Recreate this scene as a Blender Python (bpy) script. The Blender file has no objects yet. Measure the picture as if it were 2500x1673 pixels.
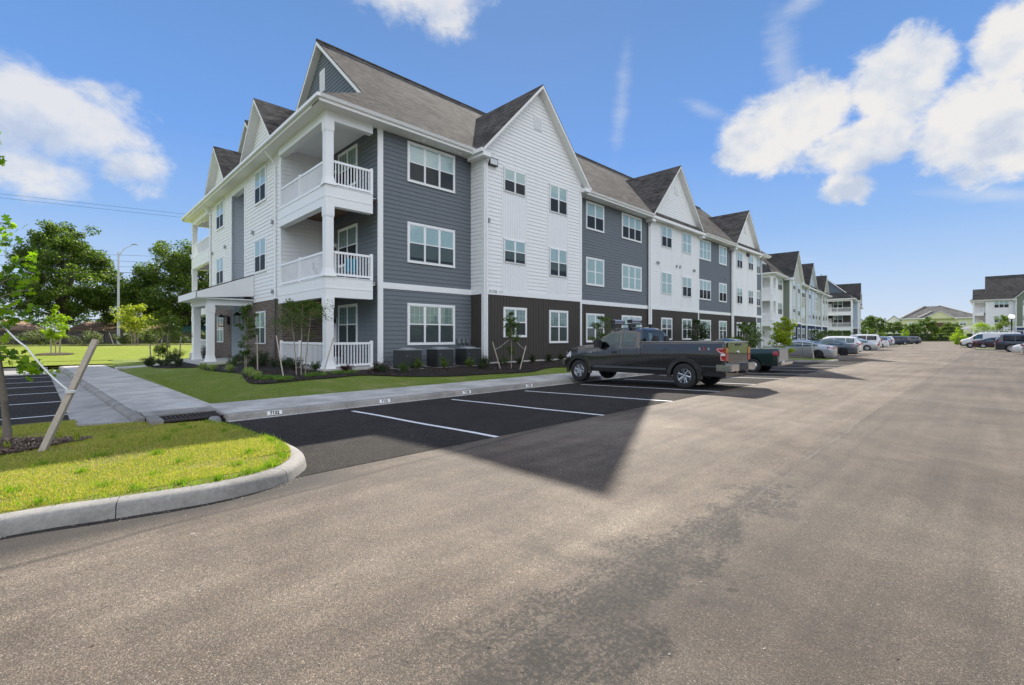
import bpy, math, random
import numpy as np
from mathutils import Vector, Matrix
EXPO = 1.0; SUNP = 4.2
AIR, DUST, OZO = 1.0, .3, 3
SKYK, SKYK0 = 2.6, 2.5; GMIX = .85; GRADS = 4.7
GRAD = [(0, (.80, .90, 1.06)), (.1, (.56, .75, 1.05)), (.2, (.34, .58, 1.02)), (.35, (.195, .43, .96)), (.55, (.15, .34, .75)), (1, (.08, .22, .6))]
SKYSAT = 1.0; SKYS = 1.0; SKYG = 1.0; SKYB = 1.0; SKYW = .1; CLB = 4.25; CLOUD_FILL = 1.3
CLOUDS = {'cumulus': [(14.4, 21.4, 6.3, 4.4, 0, 1), (18.5, 19.6, 4.2, 3.4, 0, 1), (6.4, 23.0, 4.3, 4.2, 0, 1), (9.4, 18.2, 6.2, 3.0, 0, 1),
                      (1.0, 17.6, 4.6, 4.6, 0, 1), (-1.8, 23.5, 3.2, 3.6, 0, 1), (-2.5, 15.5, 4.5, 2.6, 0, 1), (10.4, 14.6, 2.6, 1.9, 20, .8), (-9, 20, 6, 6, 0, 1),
                      (-40, 30, 22, 16, 0, 1.6), (-75, 22, 24, 15, 0, 1.6), (-112, 32, 26, 20, 0, 1.7), (-150, 25, 26, 17, 0, 1.6), (172, 33, 26, 18, 0, 1.6), (140, 24, 20, 13, 0, 1.5), (-110, 62, 60, 16, 0, 1.5)],  # unseen cloud banks added behind the camera to light the shaded walls
          'wispy': [(88.5, 17.8, 5.5, 5.0, 0, 1.3), (92.5, 18.5, 4.5, 5, 0, 1.3), (85.4, 15.5, 3.6, 3.0, 0, 1.1), (91, 13.8, 6, 2.8, 0, 1.1),
                    (56.0, 36.2, 7.5, 3.6, 0, 1.3), (53.2, 33.6, 3.5, 2.0, 0, 1.1), (110, 25, 9, 7, 0, 1)],
          'cirrus': [(15.6, 27.0, 1.9, 5.6, -8, 1.3), (13.4, 31.4, 3.4, 1.3, -25, 1.3), (32.5, 26.0, 1.1, 6.5, 6, 1.0), (23.4, 24.2, 3.2, .9, 30, .9), (.2, 12.0, 5.5, 1.0, 16, 1.1), (18, 8, 6, .5, 0, .6)]}
R_ = math.radians
random.seed(7)
sc = bpy.context.scene
C = sc.collection

# ------------------------------------------------------------------ camera
cam_d = bpy.data.cameras.new('camera'); cam = bpy.data.objects.new('camera', cam_d); C.objects.link(cam)
cam_d.sensor_width = 36; cam_d.lens = 1143 / 2500 * 36; cam_d.shift_y = -15.5 / 2500
cam_d.clip_start = .05; cam_d.clip_end = 5000
HEAD = 45.67
cam.location = (0, 0, 1.6); cam.rotation_euler = (R_(90), 0, R_(HEAD - 90))
sc.camera = cam
sc.render.engine = 'CYCLES'
sc.render.resolution_x, sc.render.resolution_y = 1024, 685
sc.view_settings.view_transform = 'Standard'; sc.view_settings.look = 'None'
sc.view_settings.gamma = 1; sc.view_settings.exposure = EXPO
sc.cycles.max_bounces = 8; sc.cycles.transparent_max_bounces = 16
sc.cycles.sample_clamp_indirect = 6

# ------------------------------------------------------------------ sun
SUNV = Vector((.98, .935, 1.0)).normalized()
SEL = math.asin(SUNV.z); SAZ = math.atan2(SUNV.x, SUNV.y)
sun_d = bpy.data.lights.new('sun', 'SUN'); sun_d.energy = SUNP; sun_d.angle = R_(.5); sun_d.color = (1, .93, .82)
sun = bpy.data.objects.new('sun', sun_d); C.objects.link(sun); sun.location = (30, 30, 60)
sun.rotation_euler = SUNV.to_track_quat('Z', 'Y').to_euler()

# ------------------------------------------------------------------ node helper
class NT:
    def __init__(s, tree): s.t = tree; s.n = tree.nodes; s.l = tree.links
    def new(s, typ, **kw):
        n = s.n.new(typ)
        for k, v in kw.items():
            if k == 'ins':
                for i, val in v.items():
                    if hasattr(val, 'is_linked') or isinstance(val, bpy.types.NodeSocket): s.l.new(val, n.inputs[i])
                    else: n.inputs[i].default_value = val
            else: setattr(n, k, v)
        return n
    def math(s, op, a, b=None, c=None, clamp=False):
        n = s.n.new('ShaderNodeMath'); n.operation = op; n.use_clamp = clamp
        for i, v in enumerate((a, b, c)):
            if v is None: continue
            if isinstance(v, bpy.types.NodeSocket): s.l.new(v, n.inputs[i])
            else: n.inputs[i].default_value = v
        return n.outputs[0]
    def mix(s, f, a, b, typ='MIX'):
        n = s.n.new('ShaderNodeMix'); n.data_type = 'RGBA'; n.blend_type = typ
        for i, v in ((0, f), (6, a), (7, b)):
            if isinstance(v, bpy.types.NodeSocket): s.l.new(v, n.inputs[i])
            elif i == 0: n.inputs[0].default_value = v
            else: n.inputs[i].default_value = (*v, 1) if len(v) == 3 else v
        return n.outputs[2]
    def ramp(s, f, stops, interp='LINEAR'):
        n = s.n.new('ShaderNodeValToRGB'); s.l.new(f, n.inputs[0]); cr = n.color_ramp; cr.interpolation = interp
        while len(cr.elements) < len(stops): cr.elements.new(.5)
        for e, (p, c) in zip(cr.elements, stops):
            e.position = p; e.color = (*c, 1) if not isinstance(c, (int, float)) else (c, c, c, 1)
        return n.outputs[0]
    def noise(s, vec, scale, detail=4, rough=.6, dist=0, dim='3D'):
        n = s.n.new('ShaderNodeTexNoise'); n.noise_dimensions = dim
        if vec is not None: s.l.new(vec, n.inputs['Vector'])
        n.inputs['Scale'].default_value = scale; n.inputs['Detail'].default_value = detail
        n.inputs['Roughness'].default_value = rough; n.inputs['Distortion'].default_value = dist
        return n.outputs[0]
    def mapping(s, vec, scale=(1, 1, 1), rot=(0, 0, 0), loc=(0, 0, 0)):
        n = s.n.new('ShaderNodeMapping'); s.l.new(vec, n.inputs[0])
        n.inputs['Scale'].default_value = scale; n.inputs['Rotation'].default_value = rot; n.inputs['Location'].default_value = loc
        return n.outputs[0]

# ------------------------------------------------------------------ world: sky with clouds laid out by azimuth and elevation
w = bpy.data.worlds.new('World'); sc.world = w; w.use_nodes = True
nt = NT(w.node_tree); nt.n.clear()
sky = nt.new('ShaderNodeTexSky', sky_type='NISHITA', sun_disc=False, sun_elevation=SEL, sun_rotation=SAZ,
             altitude=0, air_density=AIR, dust_density=DUST, ozone_density=OZO)
lum = nt.new('ShaderNodeRGBToBW', ins={0: sky.outputs[0]}).outputs[0]
comp = nt.math('DIVIDE', SKYK, nt.math('ADD', lum, SKYK0))
skc = nt.new('ShaderNodeVectorMath', operation='SCALE', ins={0: sky.outputs[0], 'Scale': comp})
elv = nt.new('ShaderNodeSeparateXYZ', ins={0: nt.new('ShaderNodeTexCoord').outputs['Generated']}).outputs[2]
grad = nt.ramp(nt.math('ABSOLUTE', elv), GRAD)
gs = nt.new('ShaderNodeVectorMath', operation='SCALE', ins={0: grad, 'Scale': GRADS})
hs = nt.new('ShaderNodeHueSaturation', ins={'Saturation': SKYSAT, 'Value': 1.0, 'Color': nt.mix(GMIX, skc.outputs[0], gs.outputs[0])})
tc = nt.new('ShaderNodeTexCoord')
sep = nt.new('ShaderNodeSeparateXYZ', ins={0: tc.outputs['Generated']})
az = nt.math('MULTIPLY', nt.math('ARCTAN2', sep.outputs[1], sep.outputs[0]), 57.2958)
el = nt.math('MULTIPLY', nt.math('ARCSINE', sep.outputs[2]), 57.2958)
nz = nt.noise(tc.outputs['Generated'], 8.5, 10, .62, .45)
nz2 = nt.noise(nt.mapping(tc.outputs['Generated'], (1, 1, 1.6), loc=(3.1, .4, 0)), 22, 6, .6)
nzz = nt.math('ADD', nt.math('MULTIPLY', nz, .62), nt.math('MULTIPLY', nz2, .38))
# az, el of the centre, radii (degrees), turn, weight
CL = CLOUDS
def ell(c):
    a0, e0, ra, re, rot, wgt = c
    co, si = math.cos(R_(rot)), math.sin(R_(rot))
    da = nt.math('MULTIPLY', nt.math('SUBTRACT', az, a0), math.cos(R_(e0))); de = nt.math('SUBTRACT', el, e0)
    p = nt.math('ADD', nt.math('MULTIPLY', da, co / ra), nt.math('MULTIPLY', de, si / ra))
    q = nt.math('ADD', nt.math('MULTIPLY', da, -si / re), nt.math('MULTIPLY', de, co / re))
    d2 = nt.math('ADD', nt.math('MULTIPLY', p, p), nt.math('MULTIPLY', q, q))
    return nt.math('MULTIPLY', nt.math('SUBTRACT', 1, nt.math('SQRT', d2)), wgt)
def field(lst):
    cur = None
    for c in lst:
        e = ell(c); cur = e if cur is None else nt.math('SMOOTH_MAX', cur, e, .15)
    return cur
def smooth(x, a, b):
    n = nt.new('ShaderNodeMapRange', interpolation_type='SMOOTHSTEP', ins={0: x, 1: a, 2: b, 3: 0, 4: 1}); return n.outputs[0]
cum = nt.math('ADD', field(CL['cumulus']), nt.math('MULTIPLY', nt.math('SUBTRACT', nzz, .5), 1.9))
cumd = cum; cum = smooth(cum, -.02, .36)
wis = nt.math('ADD', field(CL['wispy']), nt.math('MULTIPLY', nt.math('SUBTRACT', nzz, .5), 3.4))
wis = nt.math('MULTIPLY', smooth(wis, -.05, .8), .85)
cst = nt.noise(nt.mapping(tc.outputs['Generated'], (3, 3, 14), rot=(.3, .2, .5)), 5, 6, .65, .5)
cir = nt.math('ADD', field(CL['cirrus']), nt.math('MULTIPLY', nt.math('SUBTRACT', cst, .5), 1.2))
cir = nt.math('MULTIPLY', smooth(cir, -.1, 1.3), .42)
mask = nt.math('MAXIMUM', nt.math('MAXIMUM', cum, wis), cir)
shade = nt.ramp(nt.noise(nt.mapping(tc.outputs['Generated'], (1, 1, 1.3), loc=(0, 0, .035)), 9, 7, .58), [(.38, (.66, .74, .90)), (.49, (.86, .90, .97)), (.58, (1.02, 1.0, .985))])
# unseen clouds opposite the sun are brightened to fill the shaded walls
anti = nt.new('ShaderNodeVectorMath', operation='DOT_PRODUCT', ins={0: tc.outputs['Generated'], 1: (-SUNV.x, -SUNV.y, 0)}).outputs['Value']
cb = nt.math('MULTIPLY', CLB, nt.math('ADD', 1, nt.math('MULTIPLY', smooth(anti, -.25, .3), CLOUD_FILL)))
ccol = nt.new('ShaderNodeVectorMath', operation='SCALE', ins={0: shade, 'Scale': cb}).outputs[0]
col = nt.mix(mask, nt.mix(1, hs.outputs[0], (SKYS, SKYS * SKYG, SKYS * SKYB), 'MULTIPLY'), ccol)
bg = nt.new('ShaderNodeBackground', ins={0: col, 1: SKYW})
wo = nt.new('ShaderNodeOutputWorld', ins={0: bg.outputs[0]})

# ------------------------------------------------------------------ materials
def principled(name):
    m = bpy.data.materials.new(name); m.use_nodes = True; t = NT(m.node_tree)
    return m, t, m.node_tree.nodes['Principled BSDF']
def setc(b, key, v):
    b.inputs[key].default_value = (*v, 1) if isinstance(v, tuple) and len(v) == 3 else v
MC = {}
def M(name, col=(.5, .5, .5), rough=.6, metal=0, spec=.5, var=.06, scale=6, bump=0, bscale=40, coat=0, emit=None, trans=0, alpha=1):
    if name in MC: return MC[name]
    m, t, b = principled(name)
    tcn = t.new('ShaderNodeTexCoord')
    if var:
        n = t.noise(tcn.outputs['Object'], scale, 4)
        c = t.mix(n, tuple(x * (1 - var) for x in col), tuple(min(1, x * (1 + var)) for x in col)); t.l.new(c, b.inputs['Base Color'])
    else: setc(b, 'Base Color', col)
    b.inputs['Roughness'].default_value = rough; b.inputs['Metallic'].default_value = metal
    b.inputs['Specular IOR Level'].default_value = spec
    if coat: b.inputs['Coat Weight'].default_value = coat; b.inputs['Coat Roughness'].default_value = .03
    if bump:
        bn = t.new('ShaderNodeBump', ins={'Strength': .6, 'Distance': bump, 'Height': t.noise(tcn.outputs['Object'], bscale, 4)})
        t.l.new(bn.outputs[0], b.inputs['Normal'])
    if emit: setc(b, 'Emission Color', emit[0]); b.inputs['Emission Strength'].default_value = emit[1]
    if alpha < 1: b.inputs['Alpha'].default_value = alpha
    MC[name] = m; return m

def leafmat(name, c1, c2, trans=.45, sc_=3.0):
    if name in MC: return MC[name]
    m = bpy.data.materials.new(name); m.use_nodes = True; t = NT(m.node_tree); t.n.clear()
    tcn = t.new('ShaderNodeTexCoord'); geo = t.new('ShaderNodeNewGeometry')
    n = t.noise(tcn.outputs['Object'], sc_, 3)
    f = t.math('ADD', t.math('MULTIPLY', n, .9), t.math('MULTIPLY', t.math('SUBTRACT', geo.outputs['Random Per Island'], .5), .9), clamp=True)
    c = t.mix(f, c1, c2)
    d = t.new('ShaderNodeBsdfPrincipled', ins={'Roughness': .5, 'Base Color': c}); d.inputs['Specular IOR Level'].default_value = .3
    ct = t.mix(1, c, (1.35, 1.5, .5), 'MULTIPLY')
    tr = t.new('ShaderNodeBsdfTranslucent', ins={0: ct})
    mx = t.new('ShaderNodeMixShader', ins={0: trans, 1: d.outputs[0], 2: tr.outputs[0]})
    t.new('ShaderNodeOutputMaterial', ins={0: mx.outputs[0]})
    MC[name] = m; return m

def siding(name, col, var=.05):
    if name in MC: return MC[name]
    m, t, b = principled(name); tcn = t.new('ShaderNodeTexCoord')
    v = t.mapping(tcn.outputs['Object'], (.4, .4, 5.2)); n = t.noise(v, 3, 5, .7)
    st = t.noise(t.mapping(tcn.outputs['Object'], (1.2, 1.2, .25)), 2.2, 4)
    c = t.mix(n, tuple(x * (1 - var) for x in col), tuple(x * (1 + var) for x in col))
    c = t.mix(t.math('MULTIPLY', smooth_(t, st, .5, .75), .22), c, tuple(x * .8 for x in col)); t.l.new(c, b.inputs['Base Color'])
    b.inputs['Roughness'].default_value = .55; b.inputs['Specular IOR Level'].default_value = .3
    bn = t.new('ShaderNodeBump', ins={'Strength': .25, 'Distance': .004, 'Height': t.noise(t.mapping(tcn.outputs['Object'], (3, 3, 60)), 8, 3)})
    t.l.new(bn.outputs[0], b.inputs['Normal'])
    MC[name] = m; return m
def smooth_(t, x, a, b):
    return t.new('ShaderNodeMapRange', interpolation_type='SMOOTHSTEP', ins={0: x, 1: a, 2: b, 3: 0, 4: 1}).outputs[0]

def shingles(name, c1, c2, c3):
    if name in MC: return MC[name]
    m, t, b = principled(name); uv = t.new('ShaderNodeUVMap').outputs[0]
    br = t.new('ShaderNodeTexBrick', offset=.5, ins={'Vector': uv, 'Color1': (*c1, 1), 'Color2': (*c2, 1), 'Mortar': (c1[0] * .35, c1[1] * .35, c1[2] * .35, 1),
               'Scale': 1, 'Mortar Size': .010, 'Mortar Smooth': .3, 'Brick Width': .26, 'Row Height': .145, 'Bias': 0})
    br2 = t.new('ShaderNodeTexBrick', offset=.37, ins={'Vector': t.mapping(uv, loc=(.11, 0, 0)), 'Color1': (0, 0, 0, 1), 'Color2': (1, 1, 1, 1), 'Mortar': (.5, .5, .5, 1),
               'Scale': 1, 'Mortar Size': 0, 'Brick Width': .43, 'Row Height': .145})
    c = t.mix(t.math('MULTIPLY', br2.outputs[0], .45), br.outputs[0], c3)
    big = t.noise(uv, .5, 4); c = t.mix(1, c, t.ramp(big, [(.3, .72), (.7, 1.2)]), 'MULTIPLY')
    t.l.new(c, b.inputs['Base Color']); b.inputs['Roughness'].default_value = 1; b.inputs['Specular IOR Level'].default_value = .05
    sp = t.new('ShaderNodeSeparateXYZ', ins={0: uv})
    saw = t.math('SUBTRACT', 1, t.math('FRACT', t.math('DIVIDE', sp.outputs[1], .145)))
    tab = t.math('GREATER_THAN', br2.outputs[0], .5)
    h = t.math('ADD', t.math('ADD', t.math('MULTIPLY', saw, 1.0), t.math('MULTIPLY', tab, .7)), t.math('MULTIPLY', t.noise(uv, 60, 3), 1.1))
    bn = t.new('ShaderNodeBump', ins={'Strength': 1.0, 'Distance': .022, 'Height': h}); t.l.new(bn.outputs[0], b.inputs['Normal'])
    MC[name] = m; return m

def brickmat(name):
    if name in MC: return MC[name]
    m, t, b = principled(name); uv = t.new('ShaderNodeUVMap').outputs[0]
    br = t.new('ShaderNodeTexBrick', ins={'Vector': uv, 'Color1': (.085, .06, .05, 1), 'Color2': (.17, .13, .11, 1), 'Mortar': (.27, .245, .21, 1),
               'Scale': 1, 'Mortar Size': .007, 'Mortar Smooth': .2, 'Brick Width': .22, 'Row Height': .086, 'Bias': -.1})
    n = t.noise(uv, 25, 4); c = t.mix(1, br.outputs[0], t.ramp(n, [(.3, .7), (.7, 1.25)]), 'MULTIPLY'); t.l.new(c, b.inputs['Base Color'])
    b.inputs['Roughness'].default_value = .85
    bn = t.new('ShaderNodeBump', ins={'Strength': .8, 'Distance': .012, 'Height': t.math('SUBTRACT', t.math('MULTIPLY', n, .3), br.outputs[1])}); t.l.new(bn.outputs[0], b.inputs['Normal'])
    MC[name] = m; return m

def glassmat(name, tint, refl=.12, gl=.85, gt=(1, 1, 1)):
    if name in MC: return MC[name]
    m = bpy.data.materials.new(name); m.use_nodes = True; t = NT(m.node_tree); t.n.clear()
    geo = t.new('ShaderNodeNewGeometry')
    dt = t.new('ShaderNodeVectorMath', operation='DOT_PRODUCT', ins={0: geo.outputs['Incoming'], 1: geo.outputs['Normal']}).outputs['Value']
    f = t.math('ADD', t.math('MULTIPLY', t.math('POWER', t.math('SUBTRACT', 1, t.math('ABSOLUTE', dt)), 5), .95), .05 + refl, clamp=True)
    tcn = t.new('ShaderNodeTexCoord')
    bn = t.new('ShaderNodeBump', ins={'Strength': .08, 'Distance': .01, 'Height': t.noise(tcn.outputs['Object'], 1.7, 2)})
    g = t.new('ShaderNodeBsdfGlossy', ins={0: (gl * gt[0], gl * gt[1], gl * gt[2], 1), 'Roughness': .015, 'Normal': bn.outputs[0]})
    tr = t.new('ShaderNodeBsdfTransparent', ins={0: (*tint, 1)})
    mx = t.new('ShaderNodeMixShader', ins={0: f, 1: tr.outputs[0], 2: g.outputs[0]})
    t.new('ShaderNodeOutputMaterial', ins={0: mx.outputs[0]}); MC[name] = m; return m

def alphamat(name, col, a):
    if name in MC: return MC[name]
    m = bpy.data.materials.new(name); m.use_nodes = True; t = NT(m.node_tree); t.n.clear()
    d = t.new('ShaderNodeBsdfDiffuse', ins={0: (*col, 1)}); tr = t.new('ShaderNodeBsdfTransparent')
    mx = t.new('ShaderNodeMixShader', ins={0: a, 1: tr.outputs[0], 2: d.outputs[0]})
    t.new('ShaderNodeOutputMaterial', ins={0: mx.outputs[0]}); MC[name] = m; return m

def blindmat(name, col):
    if name in MC: return MC[name]
    m, t, b = principled(name); tcn = t.new('ShaderNodeTexCoord')
    sp = t.new('ShaderNodeSeparateXYZ', ins={0: tcn.outputs['Object']})
    s = t.math('FRACT', t.math('DIVIDE', sp.outputs[2], .05))
    c = t.mix(smooth_(t, s, .72, .8), col, tuple(x * .35 for x in col)); t.l.new(c, b.inputs['Base Color']); b.inputs['Roughness'].default_value = .6
    MC[name] = m; return m

def paint(name, col, metal=.0, rough=.35, var=.03, coat=1):
    if name in MC: return MC[name]
    m, t, b = principled(name); tcn = t.new('ShaderNodeTexCoord')
    fl = t.noise(tcn.outputs['Object'], 900, 1)
    dirt = t.new('ShaderNodeSeparateXYZ', ins={0: tcn.outputs['Object']}).outputs[2]
    c = t.mix(fl, tuple(x * .85 for x in col), tuple(min(1, x * 1.15) for x in col))
    dm = t.math('MULTIPLY', t.math('MULTIPLY', smooth_(t, t.math('SUBTRACT', .62, dirt), 0, .4), t.noise(tcn.outputs['Object'], 7, 5)), .28)
    c = t.mix(dm, c, (.2, .18, .15)); t.l.new(c, b.inputs['Base Color'])
    b.inputs['Metallic'].default_value = metal; b.inputs['Roughness'].default_value = rough
    b.inputs['Coat Weight'].default_value = coat; b.inputs['Coat Roughness'].default_value = .035
    bn = t.new('ShaderNodeBump', ins={'Strength': .05, 'Distance': .01, 'Height': t.noise(tcn.outputs['Object'], 2.2, 2)}); t.l.new(bn.outputs[0], b.inputs['Coat Normal'])
    MC[name] = m; return m

# ------------------------------------------------------------------ mesh helper
class MB:
    def __init__(s): s.v = []; s.f = []; s.m = []
    def add(s, vs, fs, m=0):
        o = len(s.v); s.v.extend([tuple(v) for v in vs])
        for f in fs: s.f.append(tuple(i + o for i in f)); s.m.append(m)
    def box(s, x0, x1, y0, y1, z0, z1, m=0):
        if x0 > x1: x0, x1 = x1, x0
        if y0 > y1: y0, y1 = y1, y0
        s.add([(x0, y0, z0), (x1, y0, z0), (x1, y1, z0), (x0, y1, z0), (x0, y0, z1), (x1, y0, z1), (x1, y1, z1), (x0, y1, z1)],
              [(3, 2, 1, 0), (4, 5, 6, 7), (0, 1, 5, 4), (1, 2, 6, 5), (2, 3, 7, 6), (3, 0, 4, 7)], m)
    def poly(s, pts, m=0): s.add(pts, [tuple(range(len(pts)))], m)
    def slab(s, pts, th, m=0, mb=None, off=(0, 0, -1)):
        n = len(pts); o = Vector(off) * th; lo = [tuple(Vector(p) + o) for p in pts]
        s.add(list(pts), [tuple(range(n))], m)
        s.add(lo, [tuple(reversed(range(n)))], m if mb is None else mb)
        for i in range(n):
            j = (i + 1) % n; s.add([pts[i], lo[i], lo[j], pts[j]], [(0, 1, 2, 3)], m if mb is None else mb)
    def taper(s, x, y, z0, z1, a0, a1, m=0):
        s.add([(x - a0, y - a0, z0), (x + a0, y - a0, z0), (x + a0, y + a0, z0), (x - a0, y + a0, z0), (x - a1, y - a1, z1), (x + a1, y - a1, z1), (x + a1, y + a1, z1), (x - a1, y + a1, z1)],
              [(3, 2, 1, 0), (4, 5, 6, 7), (0, 1, 5, 4), (1, 2, 6, 5), (2, 3, 7, 6), (3, 0, 4, 7)], m)
    def tube(s, pts, rs, n=8, m=0, cap=True):
        pts = [Vector(p) for p in pts]
        if not isinstance(rs, (list, tuple)): rs = [rs] * len(pts)
        o = len(s.v)
        for i, p in enumerate(pts):
            d = (pts[min(i + 1, len(pts) - 1)] - pts[max(i - 1, 0)]).normalized()
            a = d.cross(Vector((0, 0, 1)))
            if a.length < .05: a = d.cross(Vector((0, 1, 0)))
            a.normalize(); b = d.cross(a)
            for k in range(n):
                t = 2 * math.pi * k / n; s.v.append(tuple(p + (a * math.cos(t) + b * math.sin(t)) * rs[i]))
        for i in range(len(pts) - 1):
            for k in range(n):
                k2 = (k + 1) % n; s.f.append((o + i * n + k, o + i * n + k2, o + (i + 1) * n + k2, o + (i + 1) * n + k)); s.m.append(m)
        if cap:
            s.f.append(tuple(o + k for k in reversed(range(n)))); s.m.append(m)
            s.f.append(tuple(o + (len(pts) - 1) * n + k for k in range(n))); s.m.append(m)
    def lathe(s, prof, c=(0, 0, 0), n=24, axis='z', m=0):
        o = len(s.v)
        for r, h in prof:
            for k in range(n):
                t = 2 * math.pi * k / n; a, b = r * math.cos(t), r * math.sin(t)
                p = (a, b, h) if axis == 'z' else ((h, a, b) if axis == 'x' else (a, h, b))
                s.v.append((p[0] + c[0], p[1] + c[1], p[2] + c[2]))
        for i in range(len(prof) - 1):
            for k in range(n):
                k2 = (k + 1) % n; s.f.append((o + i * n + k, o + i * n + k2, o + (i + 1) * n + k2, o + (i + 1) * n + k)); s.m.append(m)
    def mesh(s, name, mats, smooth=False, ang=40, uv=True):
        me = bpy.data.meshes.new(name); me.from_pydata(s.v, [], s.f)
        for mm in (mats if isinstance(mats, (list, tuple)) else [mats]): me.materials.append(mm)
        me.polygons.foreach_set('material_index', s.m)
        if uv:
            ul = me.uv_layers.new(name='UVMap'); uvs = np.zeros((len(me.loops), 2))
            for p in me.polygons:
                nn = p.normal
                if abs(nn.z) > .98: h = Vector((1, 0, 0)); v = Vector((0, 1, 0))
                else: h = Vector((-nn.y, nn.x, 0)).normalized(); v = nn.cross(h)
                for li in p.loop_indices:
                    co = Vector(s.v[me.loops[li].vertex_index]); uvs[li] = (co.dot(h), co.dot(v))
            ul.data.foreach_set('uv', uvs.ravel())
        if smooth:
            me.polygons.foreach_set('use_smooth', [True] * len(me.polygons)); me.set_sharp_from_angle(angle=R_(ang))
        me.update(); return me
    def build(s, name, mats, parent=None, smooth=False, ang=40, uv=True, label=None):
        o = bpy.data.objects.new(name, s.mesh(name, mats, smooth, ang, uv)); C.objects.link(o)
        if parent: o.parent = parent
        if label: o['label'] = label
        return o
class PMB(MB):
    """every add() becomes an object of its own"""
    def build(s, name, mats, parent=None, **kw):
        k = 0; ob = []
        groups = {}
        for f, m in zip(s.f, s.m): groups.setdefault(s.key[f[0]], []).append((f, m))
        for g, fl in groups.items():
            b = MB(); ids = sorted({i for f, m in fl for i in f}); mp = {i: j for j, i in enumerate(ids)}
            b.v = [s.v[i] for i in ids]; b.f = [tuple(mp[i] for i in f) for f, m in fl]; b.m = [m for f, m in fl]
            ob.append(b.build(name, mats, parent, **kw))
        return ob
    def __init__(s): super().__init__(); s.key = []; s.cnt = 0; s.hold = None
    def add(s, vs, fs, m=0):
        vs = list(vs); super().add(vs, fs, m); s.cnt += 1; s.key += [s.hold if s.hold is not None else s.cnt] * len(vs)
def link(name, me, parent=None, loc=(0, 0, 0), rz=0):
    o = bpy.data.objects.new(name, me); C.objects.link(o); o.location = loc; o.rotation_euler = (0, 0, rz)
    if parent: o.parent = parent
    return o
def thing(name, label, cat, loc=(0, 0, 0), rz=0, group=None):
    o = bpy.data.objects.new(name, None); C.objects.link(o); o.location = loc; o.rotation_euler = (0, 0, rz); o.empty_display_size = .3
    return tag(o, label, cat, group)
def tag(o, label, cat, group=None):
    o['label'] = label; o['category'] = cat
    if group: o['group'] = group
    return o
def struct(o): o['kind'] = 'structure'; return o
def dup(o, parent=None, loc=None, rz=None, scale=None, label=None, group=None):
    c = o.copy(); C.objects.link(c)
    if parent: c.parent = parent
    if loc is not None: c.location = loc
    if rz is not None: c.rotation_euler = (0, 0, rz)
    if scale is not None: c.scale = scale if isinstance(scale, tuple) else (scale,) * 3
    if label: c['label'] = label
    if group: c['group'] = group
    for ch in list(o.children): dup(ch, c)
    return c
def raw(name, V, Fc, mats, parent=None, mi=None, smooth=False):
    """fast numpy mesh of triangles or quads, V (n,3), Fc (m,k)"""
    me = bpy.data.meshes.new(name); k = Fc.shape[1]
    me.vertices.add(len(V)); me.vertices.foreach_set('co', np.asarray(V, dtype=np.float32).ravel())
    me.loops.add(Fc.size); me.loops.foreach_set('vertex_index', Fc.astype(np.int32).ravel())
    me.polygons.add(len(Fc)); me.polygons.foreach_set('loop_start', np.arange(0, Fc.size, k, dtype=np.int32))
    me.polygons.foreach_set('loop_total', np.full(len(Fc), k, dtype=np.int32))
    for mm in (mats if isinstance(mats, (list, tuple)) else [mats]): me.materials.append(mm)
    if mi is not None: me.polygons.foreach_set('material_index', mi.astype(np.int32))
    if smooth: me.polygons.foreach_set('use_smooth', np.ones(len(Fc), dtype=bool))
    me.update(calc_edges=True); me.validate()
    o = bpy.data.objects.new(name, me); C.objects.link(o)
    if parent: o.parent = parent
    return o
def text_mesh(txt, size, mat, name, parent=None, loc=(0, 0, 0), rot=(0, 0, 0), ext=.004, bold=0):
    cu = bpy.data.curves.new(name, 'FONT'); cu.body = txt; cu.size = size; cu.extrude = ext; cu.align_x = 'CENTER'; cu.align_y = 'CENTER'; cu.offset = bold
    to = bpy.data.objects.new('tmp', cu); C.objects.link(to)
    dg = bpy.context.evaluated_depsgraph_get(); me = bpy.data.meshes.new_from_object(to.evaluated_get(dg)); bpy.data.objects.remove(to)
    me.materials.clear(); me.materials.append(mat)
    o = bpy.data.objects.new(name, me); C.objects.link(o); o.location = loc; o.rotation_euler = rot
    if parent: o.parent = parent
    return o
def gz(x, y):
    """height of the tarmac: it falls gently towards the kerb"""
    return -.2 * min(1, max(0, (y - 5) / 6.2))
# ------------------------------------------------------------------ shared materials
WHITE = M('white_trim', (.82, .83, .83), .45, var=.03, scale=3)
WHITE2 = M('white_soffit', (.80, .80, .78), .6, var=.03)
VINYL = M('white_vinyl', (.84, .85, .86), .35, var=.02)
CONC = M('concrete_pale', (.50, .49, .46), .85, var=.12, scale=5, bump=.003)
DARKM = M('dark_metal', (.02, .02, .022), .4, .6)
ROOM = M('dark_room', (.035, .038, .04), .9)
SCREEN = alphamat('insect_screen', (.05, .055, .06), .55)
GLASS = glassmat('window_glass', (.70, .83, .82), .06)
BL_W = blindmat('blind_white', (.80, .81, .80)); BL_D = blindmat('blind_grey', (.38, .40, .38))
WOODC = M('deck_ceiling', (.16, .085, .045), .8, var=.3, scale=9)
PVENT = M('vent_white', (.76, .77, .78), .5, var=.02)
GREYVENT = M('vent_grey', (.3, .31, .32), .5)

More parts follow.
